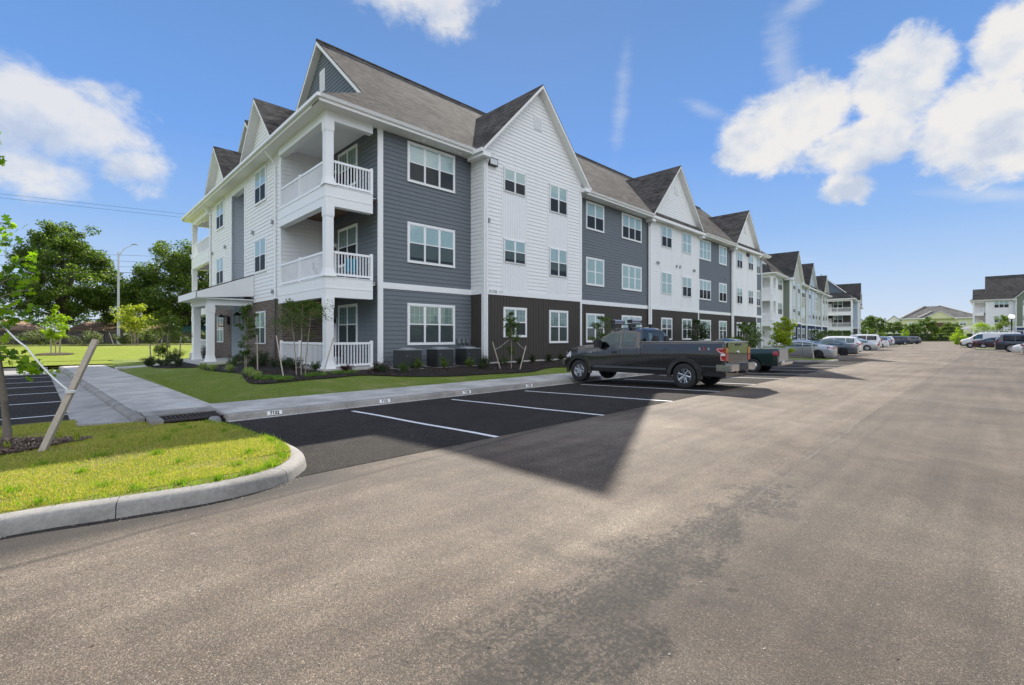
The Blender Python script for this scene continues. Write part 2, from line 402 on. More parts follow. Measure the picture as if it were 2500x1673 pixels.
def lap(mb, fr, s0, s1, z0, z1, gable=None, course=.19, m=0):
    """overlapping boards; fr(s, out, z) -> point; gable = (apex s, apex z, slope) clips the ends"""
    z = z0
    while z < z1 - 1e-4:
        zt = min(z + course, z1)
        a0, b0, a1, b1 = s0, s1, s0, s1
        if gable:
            ax, azz, sl = gable
            h0 = max(0, (azz - z) / sl); h1 = max(0, (azz - zt) / sl)
            a0, b0, a1, b1 = max(s0, ax - h0), min(s1, ax + h0), max(s0, ax - h1), min(s1, ax + h1)
            if b0 - a0 < .02: break
        mb.add([fr(a0, .025, z), fr(b0, .025, z), fr(b1, .004, zt), fr(a1, .004, zt), fr(a0, .0, z), fr(b0, .0, z)], [(0, 1, 2, 3), (5, 1, 0, 4)], m)
        z = zt
def FR(p, d):
    """frame on a wall: p corner, d unit direction left to right as seen from outside; outward = right hand of d"""
    px, py = p; dx, dy = d; nx, ny = dy, -dx
    return lambda s, o, z: (px + dx * s + nx * o, py + dy * s + ny * o, z)
def fbox(mb, fr, s0, s1, o0, o1, z0, z1, m=0):
    P = [fr(s0, o1, z0), fr(s1, o1, z0), fr(s1, o0, z0), fr(s0, o0, z0), fr(s0, o1, z1), fr(s1, o1, z1), fr(s1, o0, z1), fr(s0, o0, z1)]
    mb.add(P, [(3, 2, 1, 0), (4, 5, 6, 7), (0, 1, 5, 4), (1, 2, 6, 5), (2, 3, 7, 6), (3, 0, 4, 7)], m)
def batten(mb, fr, s0, s1, z0, z1, step=.2, w=.028, out=.016, m=0):
    mb.add([fr(s0, 0, z0), fr(s1, 0, z0), fr(s1, 0, z1), fr(s0, 0, z1)], [(0, 1, 2, 3)], m)
    s = s0 + step * .5
    while s < s1 - .02: fbox(mb, fr, s - w / 2, s + w / 2, -.005, out, z0, z1, m); s += step
def flat(mb, fr, s0, s1, z0, z1, o=0, m=0):
    mb.add([fr(s0, o, z0), fr(s1, o, z0), fr(s1, o, z1), fr(s0, o, z1)], [(0, 1, 2, 3)], m)

WCACHE = {}
def window(parent, fr, s0, s1, z0, z1, n=2, trim=.09, blind=1.0, detail=True, dark=False, screen=True):
    w, h = round(s1 - s0, 2), round(z1 - z0, 2)
    key = (w, h, n, trim, blind, detail, dark, screen)
    if key not in WCACHE:
        f = lambda s, o, z: (s, -o, z)
        fm = MB()
        if trim > .05:
            fbox(fm, f, -.0, w, .0, .055, h - trim, h); fbox(fm, f, 0, w, 0, .06, 0, trim)
            fbox(fm, f, 0, trim, 0, .05, trim, h - trim); fbox(fm, f, w - trim, w, 0, .05, trim, h - trim)
        else:
            t = trim
            fbox(fm, f, 0, w, 0, .035, h - t, h); fbox(fm, f, 0, w, 0, .04, 0, t); fbox(fm, f, 0, t, 0, .03, t, h - t); fbox(fm, f, w - t, w, 0, .03, t, h - t)
        iw = (w - 2 * trim); ih = h - 2 * trim
        for k in range(1, n): c = trim + iw * k / n; fbox(fm, f, c - .035, c + .035, .024, .045, trim, h - trim)
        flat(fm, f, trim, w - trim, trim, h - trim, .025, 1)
        sm = MB(); gm = MB(); bm = MB(); cm = MB(); zm = trim + ih * .5
        for k in range(n):
            a = trim + iw * k / n + (.035 if k else 0); b = trim + iw * (k + 1) / n - (.035 if k < n - 1 else 0)
            fbox(sm, f, a, b, .03, .043, zm - .028, zm + .028)
            for (c, d) in ((a, a + .03), (b - .03, b)): fbox(sm, f, c, d, .03, .041, trim, h - trim)
            fbox(sm, f, a, b, .03, .041, trim, trim + .035); fbox(sm, f, a, b, .03, .041, h - trim - .03, h - trim)
            if detail:
                for q in (1, 2): c = a + (b - a) * q / 3; fbox(sm, f, c - .006, c + .006, .03, .036, zm + .02, h - trim)
                fbox(sm, f, a, b, .03, .0362, zm + ih * .25 - .006, zm + ih * .25 + .006)
            flat(gm, f, a, b, trim, h - trim, .0385)
            if blind > 0: flat(bm, f, a + .004, b - .004, h - trim - ih * blind, h - trim, .0285)
            if screen: flat(cm, f, a + .01, b - .01, trim + .01, zm - .02, .045)
        WCACHE[key] = (fm.mesh('window', [WHITE, ROOM], uv=False), sm.mesh('sash', VINYL, uv=False), gm.mesh('pane', GLASS, uv=False),
                       bm.mesh('blind', BL_D if dark else BL_W, uv=False) if blind > 0 else None, cm.mesh('insect_screen', SCREEN, uv=False) if screen else None)
    me = WCACHE[key]; p = fr(s0, 0.016, z0); q = fr(s1, 0.016, z0)
    rz = math.atan2(q[1] - p[1], q[0] - p[0])
    o = link('window', me[0], parent, p, rz)
    link('sash', me[1], o); link('pane', me[2], o)
    if me[3]: link('blind', me[3], o)
    if me[4]: link('insect_screen', me[4], o)
    return o

def railing(parent, fr, s0, s1, z, o=0, posts=(), h=1.02, step=.128, name='railing'):
    mb = MB()
    fbox(mb, fr, s0, s1, o - .03, o + .03, z + h - .09, z + h); fbox(mb, fr, s0, s1, o - .025, o + .025, z + .07, z + .15)
    s = s0 + step * .6
    while s < s1 - .03: fbox(mb, fr, s - .017, s + .017, o - .011, o + .011, z + .15, z + h - .09); s += step
    for p in posts: fbox(mb, fr, p - .05, p + .05, o - .052, o + .052, z, z + h + .06)
    return mb.build(name, VINYL, parent, uv=False)
def column(parent, x, y, z0, z1, a=.155, name='column'):
    mb = MB(); mb.box(x - a, x + a, y - a, y + a, z0 + .3, z1 - .05)
    mb.taper(x, y, z0, z0 + .06, a + .075, a + .065); mb.taper(x, y, z0 + .06, z0 + .3, a + .05, a + .012)
    mb.taper(x, y, z1 - .42, z1 - .36, a + .012, a + .02); mb.taper(x, y, z1 - .36, z1, a + .022, a + .022)
    return mb.build(name, WHITE, parent, uv=False)
def downspout(parent, pts, name='downspout', mat=None):
    mb = MB(); mb.tube(pts, .05, 6); return mb.build(name, mat or WHITE, parent, uv=False)
def lantern(parent, p, d=1, s=1, lit=False):
    x, y, z = p; o = thing_part('lantern', parent)
    mb = MB(); mb.box(-.04 * s, .04 * s, -.09 * s, .09 * s, -.12 * s, .12 * s); mb.box(-.2 * s, 0, -.015 * s, .015 * s, .13 * s, .16 * s)
    mb.taper(-.2 * s, 0, .1 * s, .2 * s, .1 * s, .02 * s); mb.taper(-.2 * s, 0, -.2 * s, -.17 * s, .07 * s, .075 * s)
    for a in (-1, 1):
        for b in (-1, 1): mb.box(-.2 * s + a * .075 * s - .008, -.2 * s + a * .075 * s + .008, b * .075 * s - .008, b * .075 * s + .008, -.17 * s, .1 * s)
    o = mb.build('lantern', DARKM, parent, uv=False); o.location = p
    g = MB(); g.box(-.2 * s - .06 * s, -.2 * s + .06 * s, -.06 * s, .06 * s, -.165 * s, .095 * s); g.build('lamp_glass', glassmat('lamp_glass', (.9, .9, .88), .05), o, uv=False)
    if lit:
        b = MB(); b.lathe([(0, -.05), (.03, -.02), (.03, .02), (0, .04)], (-.2 * s, 0, -.03), 10); b.build('bulb', M('bulb_lit', (1, .8, .5), .5, var=0, emit=((1, .62, .28), 9)), o, uv=False)
    return o
def thing_part(*a): return None

SH = shingles('roof_shingles', (.055, .050, .047), (.12, .110, .10), (.23, .21, .19))
SHD = shingles('roof_shingles_dark', (.05, .048, .046), (.085, .08, .075), (.13, .12, .11))

ZF, ZB0, ZB1, ZE = .33, 3.64, 3.9, 10.6
def apartment(name, label, loc, rz, spec):
    """three storey block. local frame: x along the long front, y inwards, front main wall at y=1, first gable wall at y=0"""
    root = thing(name, label, 'apartment building', loc, rz)
    sp = spec; SX = sp.get('sx', 1.0); det = sp.get('detail', True)
    X = lambda x: x * SX if x > 0 else x
    Lx = X(42.2); YB = 25.4; mirror_end = True
    front = FR((0, 0), (1, 0))
    def frY(y): return FR((0, y), (1, 0))
    LX = -7.18; left = FR((LX, 0), (0, -1))           # s = -y on the left end
    gables = [dict(x0=0, x1=X(7.62), y=0, ap=15.0, **sp['gcol'][0]), dict(x0=X(17.2), x1=X(25.45), y=.8, ap=15.35, **sp['gcol'][1]), dict(x0=X(33.3), x1=X(39.9), y=.8, ap=14.6, **sp['gcol'][2])]
    # ---------------- long front walls
    def wall(fr, s0, s1, z0, z1, style, mat, gable=None, nm='wall'):
        mb = MB()
        if style == 'lap': lap(mb, fr, s0, s1, z0, z1, gable)
        elif style == 'batten': batten(mb, fr, s0, s1, z0, z1)
        else: flat(mb, fr, s0, s1, z0, z1)
        return mb.build(nm, mat, root)
    bands = PMB(); corners = PMB(); found = PMB()
    f1 = frY(1.0)
    bays = [(-5.05, 0, sp['bay'][0], sp['bayg'][0]), (X(7.62), X(17.2), sp['bay'][1], sp['bayg'][1]), (X(25.45), X(33.3), sp['bay'][2], sp['bayg'][2]), (X(39.9), Lx, sp['bay'][3], sp['bayg'][3])]
    for a, b, cu, cg in bays:
        wall(f1, a, b, ZB1, 10.47, 'lap', cu)
        wall(f1, a, b, ZF, ZB0, cg[0], cg[1])
        fbox(bands, f1, a, b, .0, .035, ZB0, ZB1)
        fbox(found, f1, a, b, -.05, .0, -.4, ZF)
    for g in gables:
        fr = frY(g['y']); xc = (g['x0'] + g['x1']) / 2; sl = (g['ap'] - ZE) / ((g['x1'] - g['x0']) / 2 + .3)
        wall(fr, g['x0'], g['x1'], ZB1, g['ap'] - .3, 'lap', g['up'], (xc, g['ap'] - .12, sl))
        wall(fr, g['x0'], g['x1'], ZF, ZB0, g['gr'][0], g['gr'][1])
        if 'top' in g: wall(FR((0, g['y'] - .012), (1, 0)), g['x0'], g['x1'], 10.6, g['ap'] - .3, 'lap', g['top'], (xc, g['ap'] - .12, sl))
        fbox(bands, fr, g['x0'], g['x1'], 0, .035, ZB0, ZB1); fbox(found, fr, g['x0'], g['x1'], -.05, .0, -.4, ZF)
        # returns
        dep = 1.0 - g['y']
        fl = FR((g['x0'], 1.0), (0, -1)); wall(fl, 0, dep, ZB1, 10.5, 'lap', sp.get('ret', g['up'])); wall(fl, 0, dep, ZF, ZB0, 'flat', g['gr'][1]); fbox(bands, fl, 0, dep, 0, .036, ZB0 + .001, ZB1)
        fr2 = FR((g['x1'], g['y']), (0, 1)); wall(fr2, 0, dep, ZB1, 10.5, 'lap', g['up']); wall(fr2, 0, dep, ZF, ZB0, 'flat', g['gr'][1])
        cw = .16
        fbox(corners, fr, g['x0'] - .03, g['x0'] + cw, .002, .05, ZF - .1, 10.6); fbox(corners, fr, g['x1'] - .1, g['x1'] + .05, .002, .05, ZF - .1, 10.5)
        fbox(corners, fl, dep - cw, dep + .003, .002, .031, ZF - .1, 10.6)
        # vent
        v = MB(); vz = g['ap'] - 2.3
        fbox(v, fr, xc - .31, xc + .31, .02, .05, vz, vz + .75)
        for k in range(9): fbox(v, fr, xc - .25, xc + .25, .05, .062, vz + .06 + k * .072, vz + .1 + k * .072)
        v.build('gable_vent', PVENT, root, uv=False)
        # roof of the gable
        W2 = (g['x1'] - g['x0']) / 2 + .42; ze = g['ap'] - sl * W2
        slm = .905; yv = lambda z: .3 + (z - ZE) / slm
        yr = g['y'] - .42
        for s in (-1, 1):
            ex = xc + s * W2
            pts = [(xc, yr, g['ap']), (ex, yr, ze), (ex, max(yv(ze), yr + .05), ze), (xc, yv(g['ap']), g['ap'])]
            up = MB(); q = [Vector(p) + Vector((0, 0, .03)) for p in pts]
            if s > 0: q.reverse()
            up.slab([tuple(p) for p in q], .05); up.build('gable_roof', sp['roofm'], root)
            so = MB(); r2 = [(xc, yr + .001, g['ap'] - .022), (ex - s * .03, yr + .001, ze - .022 + .03), (ex - s * .03, g['y'] + 1.2, ze - .022 + .03), (xc, g['y'] + 1.2, g['ap'] - .022)]
            if s > 0: r2.reverse()
            so.slab(r2, .17); so.build('rake_soffit', WHITE2, root, uv=False)
            # boxed return at the foot of the rake
            bx = MB(); bx.box(ex - s * .02, ex - s * .5, yr - .003, g['y'] + (.8 if g['y'] < .5 else .3), ze - .33, ze - .12)
            bx.box(ex + s * .0, ex + s * .09, yr - .003, .33, ze - .17, ze + .0)
            bx.build('eave_return', WHITE, root, uv=False)
            if s < 0: downspout(root, [(g['x0'] - .06, g['y'] - .25, ze - .2), (g['x0'] - .09, g['y'] - .1, ze - .5), (g['x0'] - .09, g['y'] + .06, ze - .7), (g['x0'] - .09, g['y'] + .06, .35)] if g['y'] > .5 else
                                  [(g['x0'] + .1, g['y'] - .3, ze - .2), (g['x0'] + .1, g['y'] - .09, ze - .55), (g['x0'] + .1, g['y'] - .11, .4)])
    # ---------------- windows of the long front
    rnd = random.Random(sp.get('seed', 3))
    def bl(): return rnd.choice([1.0, 1.0, .5, .5, .72, 1.0])
    levels = [(8.46, 10.26), (4.87, 6.68), (1.2, 3.07)]
    for i, (z0, z1) in enumerate(levels):
        window(root, f1, -3.65, -1.03, z0, z1, 3, .1, [.52, .9, 1.0][i], det, dark=(i == 2))
        window(root, f1, X(9.42), X(11.4), z0, z1, 2, .1, [.5, .98, .5][i], det, screen=(i == 0)); window(root, f1, X(13.56), X(16.18), z0, z1, 3, .1, [.5, .98, .9][i], det, screen=(i != 1))
        window(root, f1, X(25.93), X(28.4), z0, z1, 3, .1, [.98, .5, .5][i], det, screen=(i == 1)); window(root, f1, X(30.3), X(32.1), z0, z1, 2, .1, [.97, .5, .3][i], det, screen=(i == 1))
        window(root, f1, X(40.3), X(41.6), z0, z1, 2, .1, bl(), det)
    for gi, g in enumerate(gables):
        fr = frY(g['y'])
        if gi == 0: cols = [(1.27, 2.8, (8.88, 10.08), (5.31, 6.51), (1.54, 3.07)), (4.74, 6.23, (8.5, 10.05), (4.95, 6.51), (1.21, 3.05))]
        elif gi == 1: cols = [(18.8, 20.42, (8.58, 10.2), (4.93, 6.6), (1.3, 3.05)), (22.3, 23.9, (8.55, 10.2), (4.9, 6.55), (1.3, 3.05))]
        else: cols = [(34.2, 35.6, (8.5, 10.1), (4.9, 6.5), (1.3, 3.0)), (37.4, 38.7, (8.6, 10.1), (5.0, 6.5), (1.3, 3.0))]
        for ci, (a, b, A, B, G_) in enumerate(cols):
            a, b = X(a), X(b); pan = PMB(); pan.hold = 'a'
            batten(pan, FR((0, g['y'] - .024), (1, 0)), a - .09, b + .09, B[1] + .03, A[0] - .03, .165, .02, .008); pan.hold = 'b'
            batten(pan, FR((0, g['y'] - .024), (1, 0)), a - .09, b + .09, ZB1, B[0] - .03, .165, .02, .008); pan.build('wall_panel', sp['panel'], root)
            tr = MB()
            for e in (a - .13, b + .09): fbox(tr, fr, e, e + .04, .0, .042, ZB1, A[1] + .03)
            for zz in (A[0] - .03, B[1] + .0, B[0] - .03, A[1]): fbox(tr, fr, a - .09, b + .09, .0, .04, zz, zz + .03)
            tr.build('panel_trim', WHITE, root, uv=False)
            window(root, FR((0, g['y'] - .024), (1, 0)), a, b, A[0], A[1], 2, .035, [[.5, .5], [.48, .97], [.5, .5]][gi][ci], det, screen=not (gi == 1 and ci == 1))
            window(root, FR((0, g['y'] - .024), (1, 0)), a, b, B[0], B[1], 2, .035, [[.86, .8], [.97, .5], [.5, .5]][gi][ci], det, screen=not (gi == 1 and ci == 0))
            window(root, fr, a - .02, b + .12, G_[0], G_[1], 2, .1, [[.5, 1.0], [.3, .3], [.5, .4]][gi][ci], det, dark=True)
    # ---------------- corner balconies (left end, both corners) and the end walls
    for mir in (0, 1):
        Y = (lambda y: y) if not mir else (lambda y: YB - (y - 1.0))
        y0, y1 = Y(1.0), Y(6.2); lo, hi = min(y0, y1), max(y0, y1)
        sgn = 1 if not mir else -1
        # wall facing the end (grey) and cross wall
        wl = MB(); fr = FR((-5.05, hi), (0, -1))
        lap(wl, fr, 0, hi - lo, ZF, 10.5); wl.build('wall', sp.get('balc', sp['bay'][0]), root)
        c = MB(); frc = FR((LX, y1), (1, 0)) if not mir else FR((-5.05, y1), (-1, 0))
        lap(c, frc, 0, 2.13, ZB1, 10.5); c.build('wall', sp['endup'], root)
        c = MB(); flat(c, frc, 0, 2.13, ZF - .3, ZB0); c.build('wall', sp['endlo'][1], root)
        # decks
        for li, (zt, th) in enumerate(((3.9, .78), (7.46, .78), (10.45, .45))):
            d = MB(); bw = .3; x0, x1 = LX - .16, -5.05 - .04
            ya, yb = min(Y(.84), Y(6.2)), max(Y(.84), Y(6.2))
            d.box(x0, x0 + bw, ya, yb, zt - th, zt)
            ye = Y(.84); d.box(x0 + bw, x1 + (-.28 if True else 0), min(ye, ye + sgn * bw), max(ye, ye + sgn * bw), zt - th, zt)
            if li < 2:
                d.box(x0 + bw, x1, min(ye + sgn * bw, y1), max(ye + sgn * bw, y1), zt - .06, zt - .02)
                d.box(x0 - .02, x0 + bw, ya - .0, yb, zt, zt + .03); d.box(x0 + bw, x1 - .28, min(ye - sgn * .02, ye + sgn * bw), max(ye - sgn * .02, ye + sgn * bw), zt, zt + .03)
                d.box(x0 - .012, x0, ya - .012, yb, zt - th * .56, zt - th * .5); d.box(x0, x1 - .28, min(ye, ye - sgn * .012), max(ye, ye - sgn * .012), zt - th * .56, zt - th * .5)
            d.build('balcony_deck' if li < 2 else 'balcony_beam', WHITE, root, uv=False)
            ce = MB(); ce.box(x0 + bw, x1 - .01, min(ye + sgn * bw, y1) + .01, max(ye + sgn * bw, y1) - .01, zt - (.16 if li < 2 else .02), zt - (.1 if li < 2 else .0))
            ce.build('balcony_ceiling', WOODC if li == 1 else WHITE2, root, uv=False)
        sl = MB(); sl.box(LX - .28, -4.9, min(Y(.6), Y(6.2)), max(Y(.6), Y(6.2)), -.1, ZF); sl.build('patio_slab', CONC, root, uv=False)
        for za, zb in ((ZF, 3.12), (3.93, 6.68), (7.49, 10.0)):
            column(root, LX, Y(1.0), za, zb)
        for zz in (ZF, 3.93, 7.49):
            ls = FR((LX, hi), (0, -1)); a, b = (0.05, hi - lo - .2) if not mir else (.2, hi - lo - .05)
            railing(root, ls, a, b, zz, .05, posts=((b + a) / 2 - .1, a + .03))
            fs = FR((LX + .2, Y(1.0)), (1, 0)) if not mir else FR((-5.35, Y(1.0)), (-1, 0))
            railing(root, fs, 0, 1.62, zz, .05, posts=(1.6,) if not mir else (0.02,))
        # corner boards
        if not mir: fbox(corners, f1, -5.08, -4.84, .0, .06, ZF - .1, 10.5)
        lf = FR((LX, 0), (0, -1))
        s = -Y(6.2)
        fbox(corners, lf, s - .22 if not mir else s - .02, s + .02 if not mir else s + .22, .0, .055, ZB0 - .28, 10.4)
        fr = FR((-5.05, hi), (0, -1)); off = (hi - lo)
        wi = (Y(4.77), Y(2.8)); a, b = hi - max(wi), hi - min(wi)
        for i, (z0, z1) in enumerate(levels): window(root, fr, a, b, z0, z1, 2, .1, [.5, .5, 1][i], det, dark=True)
        dd = PMB()
        for zz in (ZF, 3.93, 7.49):
            a = hi - Y(5.95) if not mir else hi - Y(5.0)
            fbox(dd, fr, a, a + .95, .0, .05, zz, zz + 2.15); 
        dd.build('balcony_door', WHITE, root, uv=False)
        for i, zz in enumerate((2.35, 5.75, 9.3)):
            o = lantern(root, fr(hi - Y(5.1), .03, zz), lit=(i == 1 and not mir and det)) if det else None
    # end wall bays
    lf = FR((LX, 0), (0, -1))
    def eb(ya, yb):  # white siding above, brick below
        m1 = MB(); lap(m1, lf, -yb, -ya, ZB0 - .25, 10.45); m1.build('wall', sp['endup'], root)
        m2 = MB(); flat(m2, lf, -yb, -ya, ZF - .4, ZB0 - .25); m2.build('wall', sp['endlo'][1], root)
    eb(6.2, 12.0); eb(14.95, 20.2)
    m1 = MB(); lap(m1, FR((-5.6, 0), (0, -1)), -14.95, -12.0, ZF, 10.45)
    lap(m1, FR((LX, 14.95), (1, 0)), 0, 1.58, ZF, 10.45); lap(m1, FR((-5.6, 12.0), (-1, 0)), 0, 1.58, ZF, 10.45); m1.build('wall', sp['recess'], root)
    bx = MB(); fbox(bx, lf, -14.95, -12.0, -.3, .02, 10.0, 10.42); bx.build('beam', WHITE, root, uv=False)
    for ya, yb in ((12.0, 0), (14.95, 0)): fbox(corners, lf, -ya - (.16 if ya < 13 else .0), -ya + (.0 if ya < 13 else .16), .0, .05, ZB0, 10.0)
    for (ya, yb) in ((8.36, 10.23), (16.6, 18.45)):
        for i, (z0, z1) in enumerate(levels):
            if i < 2: window(root, lf, -yb, -ya, z0, z1, 2, .1, .5, False)
            else: window(root, lf, -yb + .17, -ya - .15, z0, 2.88, 2, .035, .98, False, screen=(ya < 10))
    for yy in (6.2 + .62, 20.2 - .3):
        if det:
            downspout(root, [(LX - .55, yy, 10.35), (LX - .09, yy + .05, 9.8), (LX - .09, yy + .05, 3.4)]); downspout(root, [(LX - .09, yy + .05, 3.4), (LX - .1, yy + .05, .35)], mat=M('brown_downspout', (.09, .08, .072), .5))
    if sp.get('porch', 1):
        px0, pya, pyb = LX - 2.64, 10.4, 14.9
        pr = MB(); pr.slab([(px0, pya, 3.86), (px0, pyb, 3.86), (LX - .02, pyb, 4.9), (LX - .02, pya, 4.9)][::-1], .05); pr.build('porch_roof', sp['roofm2'], root)
        pf = MB()
        for yy, sg in ((pya, 1), (pyb, -1)):
            a = [(px0, yy, 3.80), (LX - .03, yy, 4.84), (LX - .03, yy, 3.72), (px0, yy, 3.52)]
            if sg > 0: a.reverse()
            pf.slab(a, .06, off=(0, sg, 0))
        pf.build('porch_gable', sp['endup'], root, uv=False)
        pf = MB(); pf.box(px0 - .02, px0 + .03, pya, pyb, 3.5, 3.83); pf.box(px0 + .03, LX - .02, pya + .06, pyb - .06, 3.5, 3.55); pf.box(px0 + .55, px0 + .85, pya + .3, pyb - .3, 3.2, 3.5); pf.build('porch_beam', WHITE, root, uv=False)
        for yy in (pya + .3, pyb - .6):
            pb = MB(); pb.box(px0 + .85, LX - .02, yy, yy + .3, 3.2, 3.5); pb.build('porch_beam', WHITE, root, uv=False)
        for yy in (pya + .45, pyb - .85): column(root, px0 + .7, yy, .3, 3.2, .16)
        psl = MB(); psl.box(px0 + .2, -5.6, pya - .1, pyb + .1, -.3, .3); psl.build('porch_slab', CONC, root, uv=False)
        fr_ = FR((-5.62, 0), (0, -1)); dr = MB(); fbox(dr, fr_, -14.5, -12.4, .03, .09, .3, 2.75); dr.build('entrance_door', WHITE, root, uv=False)
        for a in (-14.35, -13.4):
            dg_ = MB(); flat(dg_, fr_, a, a + .85, .6, 2.6, .095); dg_.build('door_glass', glassmat('door_glass', (.5, .6, .62), .15), root, uv=False)
        if det:
            for yy in (16.1 - .6, 12.25 - .75 + .5): lantern(root, (LX - .05, yy, 2.55), s=1.9)
    # front eave and other roof parts
    ye0, ye1 = .3, YB + .8; xe0, xe1 = LX - .62, Lx + .62; rA, rB, zr = 7.16, YB - 5.6, 16.8; gx0 = -5.2; gx1 = Lx - 2.0
    vz = 11.0; vy0 = rA + (zr - vz) / .905; vy1 = rB - (zr - vz) / .905
    r = MB(); th = .06
    def sk(y): return 10.6 + .905 * (y - ye0)
    hz = 12.2; hy = ye0 + (hz - 10.6) / .905; hyb = ye1 - (hz - 10.6) / .905
    def roofpoly(pts): r.slab([(a, b, c + .03) for a, b, c in pts], th)
    roofpoly([(xe0, ye0, ZE), (xe1, ye0, ZE), (gx1, hy, hz), (gx1, rA, zr), (gx0, rA, zr), (gx0, hy, hz)])
    roofpoly([(xe1, ye1, ZE), (xe0, ye1, ZE), (gx0, hyb, hz), (gx0, rB, zr), (gx1, rB, zr), (gx1, hyb, hz)])
    roofpoly([(gx0, rA, zr), (gx1, rA, zr), (gx1, vy0, vz), (gx0, vy0, vz)])
    roofpoly([(gx1, rB, zr), (gx0, rB, zr), (gx0, vy1, vz), (gx1, vy1, vz)])
    roofpoly([(xe0, ye1, ZE), (xe0, ye0, ZE), (gx0 + .3, hy, hz), (gx0 + .3, hyb, hz)])
    roofpoly([(xe1, ye0, ZE), (xe1, ye1, ZE), (gx1 - .3, hyb, hz), (gx1 - .3, hy, hz)])
    if vy1 > vy0: roofpoly([(gx0 + .35, vy0, vz), (gx1, vy0, vz), (gx1, vy1, vz), (gx0 + .35, vy1, vz)])
    r.build('roof', sp['roofm'], root)
    rc = MB(); rc.tube([(gx0, rA, zr + .045), (gx1, rA, zr + .045)], .07, 6); rc.tube([(gx0, rB, zr + .045), (gx1, rB, zr + .045)], .07, 6); rc.build('ridge_cap', sp['roofm'], root)
    # end gables above the skirt
    for (gxx, sg, nm) in ((gx0 + .35, -1, 'l'), (gx1 - .35, 1, 'r')):
        for rc_, far in ((rA, 0), (rB, 1)):
            gm = MB(); fr = FR((gxx, 0), (0, -1)) if sg < 0 else FR((gxx, 0), (0, 1)); c = -rc_ if sg < 0 else rc_
            lap(gm, fr, c - 7, c + 7, hz - .15, zr - .2, (c, zr - .15, .905)); gm.build('wall', sp['endgable'], root)
            v = MB(); fbox(v, fr, c - .32, c + .32, .02, .05, 14.25, 15.4)
            for k in range(12): fbox(v, fr, c - .26, c + .26, .05, .064, 14.31 + k * .085, 14.35 + k * .085)
            v.build('gable_vent', WHITE, root, uv=False)
            for s in (-1, 1):
                foot = 5.0 if (s < 0) ^ bool(far) else 6.3
                zf = zr - .905 * foot
                so = MB(); xo = gx0 if sg < 0 else gx1
                pts = [(xo, rc_, zr - .035), (xo, rc_ + s * foot, zf - .035), (xo - sg * .5, rc_ + s * foot, zf - .035), (xo - sg * .5, rc_, zr - .035)]
                if (s > 0) ^ (sg > 0): pts.reverse()
                so.slab(pts, .2); so.build('rake_soffit', WHITE2, root, uv=False)
    # two lower cross gables on the left end
    for gy in (9.45, 18.0):
        hw = 2.95; zz0 = 10.75; ap = 13.85; sl = (ap - zz0) / hw
        gm = MB(); lap(gm, FR((LX + .15, 0), (0, -1)), -gy - hw, -gy + hw, zz0 - .1, ap - .2, (-gy, ap - .15, sl)); gm.build('wall', sp['endup'], root)
        for s in (-1, 1):
            xr = LX - .32; xv = lambda z: xe0 + (z - ZE) / ((hz - ZE) / (gx0 - xe0)) 
            pts = [(xr, gy, ap), (xr, gy + s * hw, zz0), (xv(zz0) + .1, gy + s * hw, zz0), (gx0 + 1.5, gy, ap)]
            if s > 0: pts = pts
            else: pts.reverse()
            up = MB(); up.slab([(a, b, c + .03) for a, b, c in pts], .05); up.build('gable_roof', sp['roofm2'], root)
            p2 = [(xr + .002, gy, ap - .025), (xr + .002, gy + s * hw, zz0 - .025), (LX + .3, gy + s * hw, zz0 - .025), (LX + .3, gy, ap - .025)]
            if s < 0: p2.reverse()
            so = MB(); so.slab(p2, .17); so.build('rake_soffit', WHITE2, root, uv=False)
    # eaves: fascia, gutter, soffit
    e = MB()
    e.box(xe0 + .0, xe1 - .0, ye0 + .031, 1.02, 10.36, 10.42); e.box(xe0, xe1, ye0 - .0, ye0 + .03, 10.36, 10.6); e.box(xe0, LX + .6, ye0 + .03, ye1, 10.355, 10.415); e.box(xe0, xe0 + .03, ye0 + .03, ye1, 10.415, 10.6)
    e.box(Lx, xe1, 1.02, ye1, 10.355, 10.415); e.box(xe1 - .03, xe1, ye0 + .03, ye1, 10.415, 10.6); e.box(xe0, xe1, ye1 - .9, ye1 - .001, 10.36, 10.41)
    e.build('soffit', WHITE2, root, uv=False)
    gu = PMB()
    def gut(x0, x1, ax):
        if ax == 'x':
            gu.add([(x0, ye0 - .001, 10.47), (x1, ye0 - .001, 10.47), (x1, ye0 - .08, 10.49), (x0, ye0 - .08, 10.49), (x0, ye0 - .13, 10.6), (x1, ye0 - .13, 10.6), (x1, ye0 - .1, 10.6), (x0, ye0 - .1, 10.6), (x0, ye0 - .001, 10.5), (x1, ye0 - .001, 10.5)], [(0, 1, 2, 3)[::-1], (3, 2, 5, 4), (4, 5, 6, 7), (7, 6, 9, 8), (0, 3, 4, 7, 8), (1, 9, 6, 5, 2)])
    gu.key = gu.key
    segs = [(xe0, -.35), (X(7.62) + .35, X(17.2) - .35), (X(25.45) + .35, X(33.3) - .35), (X(39.9) + .35, xe1)]
    for a, b in segs: gut(a, b, 'x')
    gu.box(xe0 - .12, xe0 - .001, ye0 - .1, ye1, 10.47, 10.6); gu.box(xe1 + .001, xe1 + .12, ye0 - .1, ye1, 10.47, 10.6)
    gu.build('gutter', WHITE, root, uv=False)
    # back, right end walls (plain, seen from nowhere near)
    rw = MB(); fr = FR((Lx, 1.0), (0, 1)); lap(rw, fr, 0, YB - 1, ZF, 10.45); rw.build('wall', sp['bay'][3], root)
    bw_ = MB(); lap(bw_, FR((Lx, YB), (-1, 0)), 0, Lx + 5.05, ZF, 10.45, course=.4); bw_.build('wall', sp['bay'][3], root)
    fbox(corners, f1, Lx - .14, Lx + .03, .0, .05, ZF - .1, 10.5)
